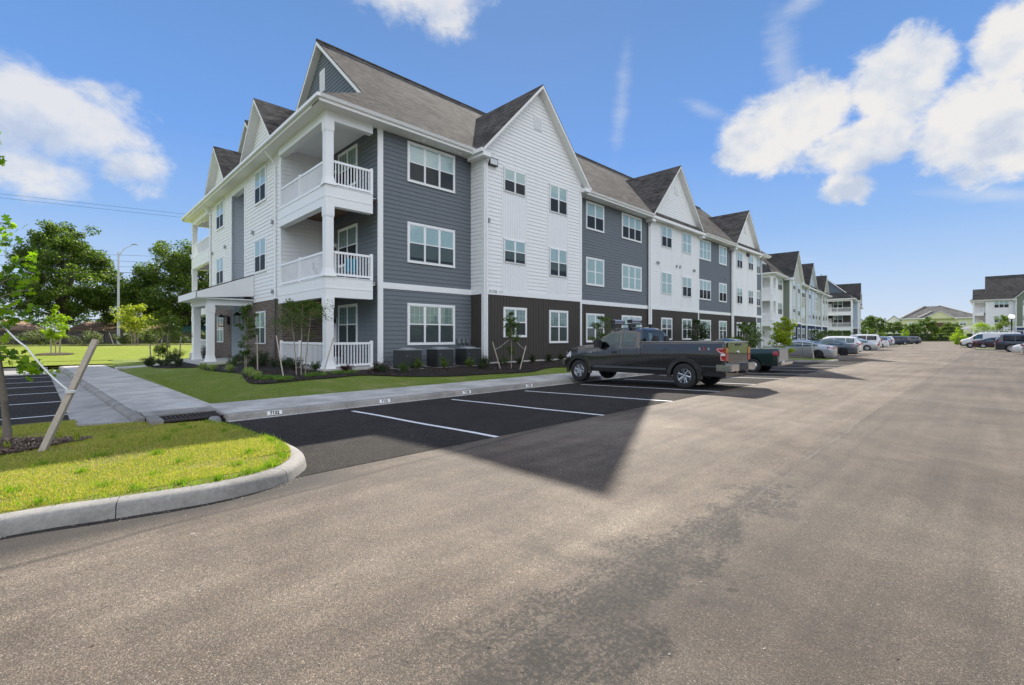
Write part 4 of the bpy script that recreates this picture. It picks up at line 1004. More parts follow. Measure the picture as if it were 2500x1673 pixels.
def inpoly(x, y, P):
    c = False; j = len(P) - 1
    for i in range(len(P)):
        if (P[i][1] > y) != (P[j][1] > y) and x < (P[j][0] - P[i][0]) * (y - P[i][1]) / (P[j][1] - P[i][1]) + P[i][0]: c = not c
        j = i
    return c
pp = []
while len(pp) < 14000:
    x = 4.4 + 20 * rng.uniform() ** 1.5; y = rng.uniform(14.2, 20 if x < 8 else 17.2)
    if inpoly(x, y, bed): pp.append((x, y, hb(x, y) + rng.uniform(0, .03)))
chips('mulch_chips', [M('chip_d', (.05, .034, .027), .95, var=.4), M('chip_e', (.02, .015, .013), .95, var=.4), M('chip_f', (.10, .07, .05), .95, var=.4)], pp, (.03, .1), (.01, .03), 2)

# grass blades
def blades(name, pts, mats, h=(.02, .05), w_b=.0035, lean=.6, seed=3, wts=None):
    rng = np.random.default_rng(seed); P = np.array(pts); n = len(P); H = rng.uniform(*h, n); a = rng.uniform(0, 2 * np.pi, n); b = rng.uniform(0, 2 * np.pi, n); ln = rng.uniform(0, lean, n) * H
    sx = np.stack([np.cos(a), np.sin(a), np.zeros(n)], 1) * (w_b * rng.uniform(.6, 1.5, n))[:, None]
    tip = P + np.stack([np.cos(b) * ln, np.sin(b) * ln, H], 1)
    V = np.stack([P - sx, P + sx, tip], 1).reshape(-1, 3)
    o = raw(name, V, np.arange(3 * n).reshape(-1, 3), mats, mi=rng.choice(len(mats), n, p=wts)); o['kind'] = 'stuff'; return o
B1 = leafmat('blade_green', (.18, .27, .02), (.33, .42, .045), .42, 1.5); B2 = leafmat('blade_dry', (.52, .38, .14), (.60, .48, .22), .4, 1.5); B3 = leafmat('blade_yellow', (.40, .38, .05), (.55, .48, .12), .4, 1.5)
pp = []; N = 230000; X_ = rng.uniform(-1.6, 2.4, N); Y_ = 5.6 + 7.6 * rng.uniform(0, 1, N) ** 1.5
pm = rng.uniform(0, 1, N)
for x, y, q in zip(X_, Y_, pm):
    if y < 5.7 or (x + .62) ** 2 + (y - 9.72) ** 2 < .95: continue
    if x > 1.0 and not inpoly(x, y, ipoly): continue
    if x <= 1.0 and y < (5.78 if x < .3 else 5.60): continue
    if x > .3 and y > 12.1: continue
    pp.append((x, y, hi(x, y) - .004))
# bare thin patches: drop blades where a slow pattern is low
pp = [p for p in pp if (math.sin(p[0] * 2.7 + 1.3 * math.sin(p[1] * 2.1)) * math.sin(p[1] * 3.1 + p[0]) > -.55 or random.random() < .45)]
blades('grass_blades', pp, [B1, B2, B3], (.010, .034), .0034, 1.2, 5, [.44, .30, .26])
# coarse weeds and tufts along the kerb and on the island
pp = []
tf = [(1.2, 5.56), (1.5, 5.62), (1.75, 5.7), (2.0, 6.1), (.9, 5.66), (.55, 5.75), (-.1, 5.85), (1.05, 6.7), (.2, 6.9), (.75, 6.3), (1.75, 6.5), (1.1, 8.1), (.4, 7.6), (1.9, 8.4), (1.5, 6.0), (-.3, 6.4), (.6, 8.9), (1.6, 9.2), (-.1, 7.6), (.9, 7.3), (2.15, 7.0), (1.7, 10.5), (.35, 6.1), (1.35, 8.9)]
for (cx, cy) in tf:
    for _ in range(60):
        r = abs(random.gauss(0, .07)); a = random.uniform(0, 6.28); pp.append((cx + r * math.cos(a), cy + r * math.sin(a), hi(cx, cy)))
for _ in range(700):
    i = random.randrange(20, len(inner) - 8); x, y = inner[i]; pp.append((x - random.uniform(0, .16), y + random.uniform(0, .1), hi(x, y)))
pp = [p for p in pp if inpoly(p[0], p[1], ipoly)]
blades('grass_tufts', pp, [leafmat('weed_green', (.12, .22, .015), (.24, .36, .03), .45)], (.03, .085), .005, 1.0, 6)
N = 120000; X_ = 2.7 + 20 * rng.uniform(0, 1, N) ** 1.6; Y_ = 13.3 + rng.uniform(0, 1, N) ** 1.3 * 12
pp = [(x, y, hl(x, y) - .005) for x, y in zip(X_, Y_) if not inpoly(x, y, bed) and not (x > 7 and y > 17) and not (x > 5 and y > 17.5)]
blades('lawn_blades', pp, [leafmat('lawn_blade', (.14, .23, .03), (.27, .35, .06), .35, 1.5), leafmat('lawn_blade_dry', (.24, .21, .10), (.32, .28, .15), .3)], (.015, .04), .007, 1.0, 8, [.68, .32])

# painted kerb numbers
NB = M('plate_white', (.82, .83, .82), .5, var=.02); NK = M('number_black', (.02, .02, .022), .5, var=0)
for x, s, lab in ((3.54, '7132', 'nearest the drain'), (6.28, '7131', 'beside the first bay line'), (9.06, '7130', 'two bays before the dark pickup'), (11.84, '7129', 'just left of the dark pickup')):
    t = thing('kerb_number', 'white kerb plate reading %s %s' % (s, lab), 'number plate', (x, 11.25, -.2), 0, 'kerb numbers')
    p = MB(); q = [(-.155, .002, .035), (.155, .002, .035), (.155, .019, .125), (-.155, .019, .125)]; p.slab([(a, b - .003, c) for a, b, c in q], .01, off=(0, 1, 0)); p.build('plate', NB, t, uv=False)
    text_mesh(s, .098, NK, 'number', t, (0, .0045, .078), (R_(80), 0, 0), .0015, .004)
# ------------------------------------------------------------------ plants
def leaves(name, parent, cl, size, mats, wts=None, seed=1, up=.5, asp=1.7, star=None):
    """cl: list of clumps (x, y, z, radius, count); each leaf is a small folded diamond, or a lobed outline when star is given"""
    rng = np.random.default_rng(seed); P = []
    for x, y, z, r, n in cl:
        d = rng.normal(0, 1, (n, 3)); d /= np.linalg.norm(d, axis=1)[:, None] + 1e-6
        P.append(np.array([x, y, z]) + d * (r * rng.uniform(.35, 1, n) ** .7)[:, None] * np.array([1, 1, .75]))
    P = np.concatenate(P); n = len(P)
    nn = rng.normal(0, 1, (n, 3)); nn[:, 2] = np.abs(nn[:, 2]) + up; nn /= np.linalg.norm(nn, axis=1)[:, None]
    a = rng.normal(0, 1, (n, 3)); a -= (a * nn).sum(1)[:, None] * nn; a /= np.linalg.norm(a, axis=1)[:, None]; b = np.cross(nn, a)
    S = (size * rng.uniform(.6, 1.3, n))[:, None]
    if star is None:
        V = np.stack([P, P + a * S * .5 + b * S * .5 / asp + nn * S * .1, P + a * S, P + a * S * .5 - b * S * .5 / asp + nn * S * .1], 1).reshape(-1, 3)
        F_ = np.arange(4 * n).reshape(-1, 4); k = 4
    else:
        k = len(star); V = np.stack([P + a * S * u + b * S * v + nn * S * (.18 * abs(v)) for u, v in star], 1).reshape(-1, 3); F_ = np.arange(k * n).reshape(-1, k)
    return raw(name, V, F_, mats, parent, mi=rng.choice(len(mats), n, p=wts))
OAKLEAF = [(0, .0), (.12, .03), (.2, .2), (.3, .09), (.42, .34), (.55, .30), (.56, .11), (.72, .30), (.82, .22), (.8, .08), (1.0, .02), (.8, -.08), (.83, -.22), (.7, -.30), (.56, -.11), (.54, -.32), (.4, -.34), (.3, -.09), (.2, -.2), (.12, -.03)]
BARK = M('bark_grey', (.10, .082, .065), .9, var=.4, scale=22, bump=.01, bscale=60); BARKP = M('bark_pale', (.30, .25, .20), .85, var=.25, scale=18)
STK = M('stake_wood', (.40, .35, .29), .85, var=.3, scale=26, bump=.003, bscale=90); STRAP = M('strap_white', (.7, .71, .7), .7, var=.05)
DKL = [leafmat('tree_line_leaf', (.03, .06, .015), (.07, .12, .03), .35, .4)]
OAKM = [leafmat('oak_dark', (.038, .075, .014), (.085, .145, .028), .42, .5), leafmat('oak_light', (.13, .19, .04), (.21, .26, .07), .5, .5)]
def big_tree(name, label, x, y, z0, h, rad, seed, cat='tree', group=None, mats=OAKM, trunk=.45, leaf=.34, nl=24000, crown0=.22, wts=(.55, .45), squash=1.0, ncl=150, clr=.15, cone=.3):
    t = thing(name, label, cat, (x, y, z0), 0, group); rnd = random.Random(seed)
    tr = MB(); th = h * (crown0 + .12); tips = []
    tr.tube([(0, 0, -.3), (0, 0, .15), (rnd.uniform(-.1, .1), 0, th * .5), (rnd.uniform(-.2, .2), rnd.uniform(-.2, .2), th)], [trunk * 1.5, trunk, trunk * .85, trunk * .75], 9)
    cl = []; cz = h * (crown0 + (1 - crown0) * .5); rz_ = h * (1 - crown0) * .5
    for k in range(ncl):
        while True:
            d = Vector((rnd.gauss(0, 1), rnd.gauss(0, 1), rnd.gauss(0, 1))).normalized(); r = rnd.uniform(.35, 1) ** .55
            el_ = 1 - cone * max(0, d.z + .1)
            lump = 1 + .16 * math.sin(d.x * 5 + seed) * math.cos(d.y * 4 + seed * 2) + .1 * math.sin(d.z * 7 + seed)
            if d.z > -.75: break
        p = Vector((d.x * rad * r * lump * (1 if d.z > -.2 else .92) * el_, d.y * rad * r * lump * el_, cz + d.z * rz_ * r * lump * squash))
        cr = rad * clr * rnd.uniform(.7, 1.35); cl.append((p.x, p.y, p.z, cr, int(nl / ncl * rnd.uniform(.7, 1.3))))
        if k % 5 == 0: tips.append(p)
    for p in tips:
        m = Vector((p.x * .35, p.y * .35, th + (p.z - th) * .45)); b0 = Vector((0, 0, th * rnd.uniform(.72, 1)))
        tr.tube([b0, m, p], [trunk * .36, trunk * .2, trunk * .05], 6)
    tr.build('trunk', BARK, t, smooth=True, uv=False)
    leaves('crown', t, cl, leaf, mats, wts, seed, .35)
    return t
def young_tree(label, x, y, z0, h, stems, crown, mats, leaf=.09, n=2600, seed=1, wts=None, stakes=(), name='young_tree', bark=BARKP, spread=.5, group=None, sr=.018, z1=None, top=1.0):
    """crown = (radius, bottom fraction); stems = list of base offsets"""
    t = thing(name, label, 'young tree' if name == 'young_tree' else name.replace('_', ' '), (x, y, z0), 0, group); rnd = random.Random(seed); cl = []; tr = MB()
    rad, c0 = crown
    for sx, sy in stems:
        a = rnd.uniform(0, 6.28); q = [(sx, sy, -.1)]
        for k in range(1, 5): f = k / 4; q.append((sx * (1 + f * 1.5) + rnd.uniform(-.04, .04) * h / 3, sy * (1 + f * 1.5) + rnd.uniform(-.04, .04) * h / 3, h * top * f * .93))
        tr.tube(q, [sr, sr * .9, sr * .75, sr * .5, sr * .2], 6)
        for k in range(int(22 / len(stems)) + 4):
            f = rnd.uniform(c0, 1); i = min(3, int(f * 4)); b = Vector(q[i]).lerp(Vector(q[i + 1]), f * 4 - i) if f < 1 else Vector(q[4])
            prof = math.sin(min(1, (f - c0) / (1 - c0) * .92 + .12) * math.pi) ** .6; a += 2.4
            L = rad * prof * rnd.uniform(.45, 1.05); e = b + Vector((math.cos(a) * L, math.sin(a) * L, L * rnd.uniform(.2, .7)))
            tr.tube([b, b.lerp(e, .5) + Vector((0, 0, .03)), e], [sr * .35, sr * .22, sr * .08], 4)
            for g in (.55, 1.0): m = b.lerp(e, g); cl.append((m.x, m.y, m.z, max(.1, L * spread * .6), 1))
    k = max(1, int(n / len(cl))); cl = [(a_, b_, c_, r_, max(2, int(k * rnd.uniform(.5, 1.5)))) for a_, b_, c_, r_, _ in cl]
    tr.build('trunk', bark, t, smooth=True, uv=False); leaves('crown', t, cl, leaf, mats, wts, seed, .2)
    return t
def stake(label, base, top, r=.028, group='stakes holding young trees', square=True):
    t = MB(); a, b = Vector(base), Vector(top)
    t.tube([a - (b - a) * .08, a.lerp(b, .3), a.lerp(b, .7), b], [r * 1.0, r, r * .98, r * .97], 4 if square else 8)
    o = t.build('wooden_stake', STK, uv=False); tag(o, label, 'stake', group); return o
def strap(label, pts, r=.008, group='white tree straps'):
    P = [Vector(p) for p in pts]; q = []
    for i in range(len(P) - 1):
        for k in range(6): f = k / 6; q.append(P[i].lerp(P[i + 1], f) - Vector((0, 0, .1 * (P[i + 1] - P[i]).length * 4 * f * (1 - f) * .5)))
    q.append(P[-1]); t = MB(); t.tube(q, r, 6); o = t.build('tree_strap', STRAP, smooth=True, uv=False); return tag(o, label, 'strap', group)
def shrub(label, x, y, z0, r, h, mats, n=1400, leaf=.05, seed=1, wts=None, name='shrub', group=None, spiky=False, cat=None):
    t = thing(name, label, cat or 'shrub', (x, y, z0), 0, group); rnd = random.Random(seed); st = MB(); cl = []
    for k in range(14):
        a = rnd.uniform(0, 6.28); rr = r * math.sqrt(rnd.random()); e = Vector((math.cos(a) * rr, math.sin(a) * rr, h * rnd.uniform(.45, 1.0) * (1 - .35 * (rr / r) ** 2)))
        st.tube([(e.x * .15, e.y * .15, -.03), (e.x * .6, e.y * .6, e.z * .55), e], [.01, .007, .003], 4)
        for f in (.5, .78, 1.0): cl.append((e.x * f, e.y * f, e.z * f, r * .26, int(n / 42)))
    st.build('stems', BARK, t, uv=False); leaves('foliage', t, cl, leaf, mats, wts, seed, .3); return t
def tuft(label, x, y, z0, r, h, mat, n=260, seed=1, group=None, name='ornamental_grass'):
    rng = np.random.default_rng(seed); V = []; 
    for k in range(n):
        a = rng.uniform(0, 6.283); L = r * rng.uniform(.4, 1.2); hh = h * rng.uniform(.5, 1); w_ = .006; s = np.array([-math.sin(a), math.cos(a), 0]) * w_; c = np.array([math.cos(a), math.sin(a), 0])
        p0 = c * .04; p1 = c * L * .45 + [0, 0, hh]; p2 = c * L + [0, 0, hh * rng.uniform(.3, .8)]
        V += [p0 - s, p0 + s, p1 + s, p1 - s, p1 - s, p1 + s, p2 + s * .2, p2 - s * .2]
    o = raw(name, np.array(V) , np.arange(len(V)).reshape(-1, 4), [mat]); o.location = (x, y, z0); return tag(o, label, 'grass clump', group)
def mat_plant(label, x, y, rx, ry, z0, seed, mats, group='low juniper mats'):
    rng = np.random.default_rng(seed); cl = []
    for k in range(34):
        a = rng.uniform(0, 6.283); r = math.sqrt(rng.uniform()); cl.append((rx * r * math.cos(a), ry * r * math.sin(a), .04 + rng.uniform(-.01, .03), .10, 30))
    t = thing('creeping_juniper', label, 'ground cover', (x, y, z0), 0, group)
    leaves('foliage', t, cl, .05, mats, None, seed, .1, 3.5); return t
CRAPE = [leafmat('crape_green', (.05, .10, .02), (.10, .17, .035), .4, 2), leafmat('crape_tip', (.35, .25, .05), (.28, .14, .04), .4, 2)]
BIRCH = [leafmat('sapling_leaf', (.06, .10, .025), (.12, .18, .05), .4, 2)]
LIME = [leafmat('lime_leaf', (.20, .32, .02), (.34, .42, .04), .5, 2)]; YEL = [leafmat('yellow_leaf', (.26, .33, .03), (.42, .42, .05), .5, 2)]
OAKY = [leafmat('young_oak_leaf', (.16, .30, .012), (.30, .42, .025), .55, 1.5), leafmat('young_oak_shade', (.05, .12, .012), (.10, .18, .02), .5, 1.5)]
HOLLY = [leafmat('shrub_dark', (.02, .04, .012), (.045, .075, .022), .2, 3)]; ABEL = [leafmat('shrub_bright', (.10, .17, .02), (.20, .28, .04), .4, 3), leafmat('shrub_mid', (.05, .09, .02), (.09, .14, .03), .3, 3)]
LORO = [leafmat('purple_leaf', (.035, .012, .014), (.09, .03, .03), .25, 3)]; JUN = [leafmat('juniper_leaf', (.09, .20, .02), (.20, .34, .05), .3, 3)]
HEDG = [leafmat('hedge_leaf', (.03, .055, .015), (.07, .10, .03), .25, 1), leafmat('hedge_tip', (.25, .28, .16), (.34, .36, .24), .4, 1)]

# young oak at the left edge: trunk on the mulch ring, branches reaching into the picture
t = thing('young_tree', 'young oak with large lobed leaves on the mulch ring in front', 'young tree', (-.49, 10.0, hi(-.49, 10) + .05))
tb = MB(); path = [(0, 0, -.15), (.0, 0, .1), (-.03, .0, .6), (-.09, -.02, 1.2), (-.16, -.03, 1.9), (-.2, 0, 2.6), (-.2, 0, 3.6), (-.22, 0, 4.4)]
tb.tube(path, [.062, .05, .042, .038, .034, .028, .018, .008], 9)
rnd = random.Random(11); cl = []
def limb(b, e, sag=0, nl=9, r0=.013, off=.12, sub=3):
    b, e = Vector(b), Vector(e); pts = [b, b.lerp(e, .35) + Vector((0, 0, .05)), b.lerp(e, .7) + Vector((0, 0, .04)), e]; tb.tube(pts, [r0, r0 * .7, r0 * .45, r0 * .2], 5)
    for k in range(nl):
        f = rnd.uniform(.3, 1.05); p = b.lerp(e, f); cl.append((p.x + rnd.uniform(-.04, .04), p.y + rnd.uniform(-off, off), p.z + rnd.uniform(-.08, .06), .10, sub))
for b, e, nl in [((-.15, 0, 1.95), (.24, -.12, 1.78), 10), ((-.14, 0, 2.0), (.24, .25, 2.0), 7), ((-.12, 0, 1.4), (.30, -.3, 1.02), 9), ((-.1, 0, 1.3), (.18, .1, 1.15), 5), ((-.1, 0, 1.28), (.50, -.55, .98), 8), ((-.17, 0, 2.2), (.26, .1, 2.5), 8),
                 ((-.18, 0, 2.3), (.3, -.2, 2.75), 9), ((-.19, 0, 2.5), (.0, -.3, 2.95), 6), ((-.15, 0, 2.1), (-.5, -.3, 2.2), 14), ((-.15, 0, 1.9), (-.6, .3, 2.1), 14), ((-.19, 0, 2.7), (-.6, -.2, 3.0), 14), ((-.2, 0, 3.1), (.1, -.1, 3.15), 5),
                 ((-.1, 0, 1.4), (-.5, -.3, 1.3), 10), ((-.2, 0, 3.4), (-.5, .3, 3.9), 12), ((-.21, 0, 3.8), (-.1, -.3, 4.4), 10), ((-.16, 0, 2.0), (.22, -.35, 2.2), 7), ((-.16, 0, 1.7), (.02, -.5, 1.62), 4)]:
    limb(b, e, nl=nl)
tb.build('trunk', M('bark_sapling', (.17, .145, .12), .85, var=.35, scale=30, bump=.004, bscale=70), t, smooth=True, uv=False)
leaves('crown', t, cl, .135, OAKY, (.65, .35), 5, .1, star=OAKLEAF)
st_top = Vector((.415, 8.80, 1.55)); st_b = Vector((-.10, 8.62, .14))
stake('thick leaning wooden stake tied to the young oak in front', st_b, st_top, .047)
sm = st_b.lerp(st_top, .50) ; strap('long white strap from the young oak to the thick leaning stake', [(-.62, 9.98, 1.92), (-.28, 9.3, 1.45), sm + Vector((-.02, .0, .02))], .011)
kn = MB()
for k in range(3): kn.lathe([(.052, -.008 + k * .014), (.066, 0 + k * .014), (.052, .008 + k * .014)], (sm.x, sm.y, sm.z - .01), 12)
tag(kn.build('tree_strap', STRAP, smooth=True, uv=False), 'white strap loops knotted round the thick leaning stake', 'strap', 'white tree straps')
# small weeds on the ring
for i, (x, y, h) in enumerate([(.05, 9.5, .13), (-.45, 9.05, .1), (.22, 9.0, .12), (-.35, 9.9, .1), (-.62, 9.1, .09)]):
    tuft('small yellow green weed %s' % ['near the back of the mulch ring', 'at the front of the mulch ring', 'beside the foot of the leaning stake', 'beside the oak trunk', 'at the left of the mulch ring'][i], x, y, hi(x, y) + .04, .05, h, YEL[0], 22, i + 3, 'weeds on the mulch ring', 'weed')
# bed in front of the corner
T0 = hb(6.2, 17)
young_tree('three stemmed crape myrtle with yellow tips in front of the corner patio', 6.2, 17.0, T0, 2.75, [(-.09, .12), (.0, -.05), (.14, -.06)], (.85, .5), CRAPE, .06, 4200, 3, (.9, .1), spread=.75, sr=.02, name='crape_myrtle')
stake('wooden stake leaning left of the three stemmed crape myrtle', (5.51, 16.6, .12), (5.36, 16.9, 1.62)); stake('wooden stake leaning right of the three stemmed crape myrtle', (6.86, 16.75, .12), (7.45, 17.15, 1.55))
strap('thin white strap from left stake to the crape myrtle', [(5.40, 16.85, .95), (5.9, 17.0, 1.15)], .005); strap('thin white strap from right stake to the crape myrtle', [(7.2, 17.0, 1.05), (6.4, 16.95, 1.42)], .005)
young_tree('slender sapling on the mulch before the entrance wall', 5.55, 21.2, hb(5.5, 21), 2.9, [(0, 0), (.05, .03)], (.42, .22), BIRCH, .07, 2400, 4, sr=.016, name='sapling')
stake('wooden stake beside the slender sapling before the entrance', (5.95, 21.0, .2), (5.93, 21.0, 1.65))
young_tree('slender sapling between two stakes by the white gable', 14.7, 15.1, hb(14.7, 15.1), 2.7, [(0, 0)], (.5, .22), BIRCH, .075, 2000, 6, sr=.022, name='sapling')
stake('left wooden stake of the sapling by the white gable', (14.15, 15.2, .1), (13.75, 15.3, 1.35)); stake('right wooden stake of the sapling by the white gable', (14.95, 14.8, .1), (15.45, 14.9, 1.15))
strap('white strap from the left stake to sapling by the white gable', [(13.85, 15.28, 1.0), (14.65, 15.1, 1.5)], .006); strap('white strap from the right stake to sapling by the white gable', [(15.35, 14.88, 1.0), (14.75, 15.1, 1.6)], .006)
young_tree('leafy sapling behind the nose of the dark pickup', 22.0, 15.4, hb(22, 15.4), 2.9, [(0, 0), (.1, 0)], (.75, .15), BIRCH, .09, 2200, 7, name='sapling')
young_tree('dark leaved crape myrtle behind the bed of the dark pickup', 36.0, 16.0, .1, 2.9, [(0, 0), (.12, .05), (-.1, .05)], (1.15, .35), [leafmat('crape_dark', (.025, .045, .015), (.06, .09, .03), .3, 2)], .12, 2600, 8, sr=.03, name='crape_myrtle', spread=.6)
young_tree('thin sapling behind the tail of the dark pickup', 47.2, 15.8, .05, 3.1, [(0, 0)], (.8, .1), BIRCH, .12, 1500, 9, sr=.03, name='sapling')
for i, (x, y, s, m, nm) in enumerate([(10.5, 16.3, 1, ABEL, 'before the first air conditioning unit'), (11.6, 15.9, 1.05, ABEL, 'before the middle air conditioning unit'), (12.9, 15.9, 1.1, ABEL, 'before the third air conditioning unit'), (14.0, 16.1, 1.1, HOLLY, 'at the white corner of the gable'),
                                 (16.1, 16.0, .8, HOLLY, 'right of the sapling by the gable'), (17.1, 16.0, .95, HOLLY, 'under the second gable window'), (18.6, 16.3, .95, HOLLY, 'left of the truck nose'), (19.9, 16.5, .9, HOLLY, 'just behind the truck nose')]):
    shrub('%s shrub %s' % ('bright green' if m is ABEL else 'dark green', nm), x, y, hb(x, y) - .02, .24 * s, .5 * s, m, 1100, .045, i + 20, name='shrub', group='shrubs along the long front')
for i, (x, y, r, h, nm) in enumerate([(7.1, 24.3, .5, .65, 'by the brown downspout'), (6.6, 23.0, .45, .55, 'beside the brick wall'), (6.9, 20.8, .45, .55, 'at the end of the patio railing'), (7.0, 19.6, .4, .5, 'in front of the patio railing'), (6.2, 22.3, .55, .75, 'behind the slender sapling'),
                                  (6.6, 26.2, .5, .7, 'right of the entrance porch'), (4.4, 28.6, .4, .45, 'at the corner of the porch'), (4.1, 30.3, .38, .42, 'before the porch columns'), (3.6, 31.2, .35, .4, 'left before the porch columns'), (5.0, 34.5, .5, .55, 'beyond the path to the porch'),
                                  (5.5, 36.2, .6, .7, 'farthest along the entrance side'), (6.8, 35.3, .45, .9, 'between the porch and the far balcony'), (4.1, 35.2, .45, .4, 'low on the left behind the path')]):
    shrub('dark rounded shrub %s' % nm, x, y, hb(x, y) - .02, r, h, HOLLY, 1500, .05, i + 40, group='shrubs round the entrance')
for i, (x, y, r, h, nm) in enumerate([(8.0, 17.3, .28, .36, 'at the foot of the corner column'), (9.3, 17.0, .36, .42, 'at the right end of the patio slab'), (8.9, 16.5, .3, .26, 'low in front of the patio slab')]):
    shrub('dark purple shrub %s' % nm, x, y, hb(x, y) - .02, r, h, LORO, 900, .045, i + 60, group='purple shrubs')
for i, (x, y) in enumerate([(4.75, 24.6), (4.85, 23.3), (5.15, 21.9), (5.25, 19.6), (5.0, 18.6), (4.95, 17.6)]):
    tuft('arching light green grass clump %s' % ['nearest the porch steps', 'second from the porch', 'left of the slender sapling', 'right of the slender sapling', 'behind the striped clump at the bed edge', 'at the front left of the bed'][i], x, y, hb(x, y), .30, .30, leafmat('arching_grass', (.22, .30, .07), (.36, .42, .16), .4, 4), 130, i, 'arching grass clumps')
for i, (x, y, rx, ry) in enumerate([(5.2, 17.2, .38, .30), (5.35, 16.2, .3, .2), (6.4, 16.15, .36, .16), (7.5, 16.35, .5, .15)]):
    mat_plant('bright green creeping juniper %s' % ['at the left edge of the bed', 'in front of the left stake', 'in front of the crape myrtle stems', 'in front of the right stake'][i], x, y, rx, ry, hb(x, y), i + 5, JUN)
for i, (x, y) in enumerate([(7.3, 18.6), (8.8, 16.0), (9.6, 15.7), (7.0, 22.0), (6.0, 24.8), (13.2, 15.3), (15.3, 16.2), (21, 16.4), (23.5, 16.5), (25.5, 16.4), (27.5, 16.3), (29.6, 16.5)]):
    shrub('small green bed shrub %s' % ['left of the corner column', 'in front of the patio slab', 'left of the first cooling unit', 'between brick wall and sapling', 'by the porch side of the brick wall', 'low between two cooling units', 'behind the right stake', 'first behind the pickup hood', 'second behind the pickup hood', 'third behind the pickup cab', 'fourth behind the pickup cab', 'fifth behind the pickup bed'][i], x, y, hb(x, y) - .02, .3, .42, HOLLY if i % 2 else ABEL[1:], 900, .045, i + 140, group='small bed shrubs')
# lawn trees on the left
young_tree('lime green sapling with two stakes on its own mulch ring', 0.05, 54.0, hl(0, 54), 4.3, [(0, 0)], (.85, .28), LIME, .17, 2400, 12, sr=.04, name='sapling', spread=.65)
stake('left stake of the lime green sapling on the far lawn', (-.22, 53.8, hl(0, 54) - .05), (-.2, 53.8, 1.75), .04); stake('right stake of the lime green sapling on the far lawn', (.28, 53.7, hl(0, 54) - .05), (.35, 53.7, 1.6), .05)
poly_fill('mulch_ring', MUL2, [(.05 + 1.2 * math.cos(i * .524), 53.9 + 1.5 * math.sin(i * .524)) for i in range(12)], lambda x, y: hl(x, y) + .05, .6)
young_tree('yellow leaved crape myrtle in front of the street light pole', 7.0, 73.0, hl(7, 73), 5.0, [(0, 0), (.25, .1), (-.25, .1)], (2.0, .32), YEL, .2, 4200, 13, sr=.05, name='crape_myrtle', spread=.7)
stake('left slanting stake of the yellow crape myrtle', (4.9, 70.5, .45), (4.5, 71, 2.0), .05); stake('right slanting stake of the yellow crape myrtle', (9.2, 70.5, .45), (9.6, 71, 2.1), .05)
poly_fill('mulch_bed', MUL2, catmull([(-40, 71.5), (-10, 71.2), (0, 71.4), (3, 69.5), (8, 68.2), (13, 69.8), (20, 70.5), (30, 70.3)], 2) + [(30, 74), (-40, 75)], lambda x, y: hl(x, y) + .05, 3)
young_tree('multi stemmed leafy tree left of the porch columns', 5.1, 38.0, hl(5, 38), 3.6, [(0, 0), (.2, .1), (-.2, 0), (.1, -.2)], (1.05, .12), [leafmat('multi_leaf', (.09, .14, .02), (.20, .26, .04), .45, 2)], .1, 5200, 15, sr=.025, name='crape_myrtle', spread=.75)
stake('left stake of the multi stemmed tree by the porch', (4.4, 37.6, -.05), (4.35, 37.6, 1.1), .04); stake('right stake of the multi stemmed tree by the porch', (5.9, 37.6, -.05), (6.0, 37.6, 1.6), .035)
hx = [(-9.5, 76, 2.2), (-4.4, 74.5, 1.9), (-1.0, 75.5, 1.7), (3.1, 75.6, 1.75), (6.3, 75.5, 1.15), (8.9, 75.3, 1.25), (11.6, 75, 1.35), (14.9, 75.5, 1.3), (18.4, 76, 1.3), (21.5, 76.5, 1.3)]
for i, (x, y, r) in enumerate(hx):
    t = shrub('%s dusty green hedge shrub, %s along the fence row' % (['wide', 'broad', 'round', 'round', 'small', 'small', 'tall', 'rounded', 'low', 'far'][i], ['leftmost', 'second', 'third', 'fourth', 'fifth', 'sixth', 'seventh', 'eighth', 'ninth', 'last'][i]), x, y, hl(x, y), r, 1.75 + .15 * (i % 3), HEDG, 3600, .14, i + 80, (.55, .45), name='hedge_shrub', group='hedge shrubs along the fence')
t = shrub('small bare pale shrub on the berm left of the stake', 1.4, 72.5, hl(1, 72), .9, 1.6, [leafmat('bare_twig', (.30, .24, .16), (.36, .30, .2), .2, 3)], 120, .06, 99, name='bare_shrub', group=None)
tl_ = []
rd = random.Random(5)
for k in range(150): tl_.append((rd.uniform(-75, 60), 140 + rd.uniform(-4, 4), 1.5 + rd.uniform(0, 6.5) , 2.2, 130))
o = leaves('tree_line', None, tl_, .6, DKL, None, 9, .3); o['kind'] = 'stuff'
# the two great oaks and their neighbours
big_tree('oak_tree', 'great dark oak behind the hedge at left', 1.2, 101, .4, 18.6, 8.8, 21, nl=60000, ncl=300, crown0=.07, leaf=.33, cone=.48, clr=.12)
big_tree('oak_tree', 'great broad oak behind the street light pole', 16.8, 99, .4, 17.2, 10.0, 22, nl=74000, ncl=380, crown0=.04, leaf=.34, cone=.22, clr=.12)
big_tree('oak_tree', 'dark oak at the far left edge behind the hedge', -13.5, 98, .4, 14, 7.5, 23, nl=20000, crown0=.1)
big_tree('shade_tree', 'lower dark tree filling the gap between the two oaks', 9.2, 108, .4, 10.5, 5.2, 24, nl=14000, crown0=.1)
big_tree('shade_tree', 'tree behind the building end at the porch side', 26.5, 104, .4, 13.5, 7.5, 25, nl=22000, crown0=.06)
big_tree('shade_tree', 'lighter tree low between the porch columns', 22, 88, .5, 6.5, 3.5, 26, nl=9000, mats=[OAKM[1], ABEL[1]], crown0=.05)
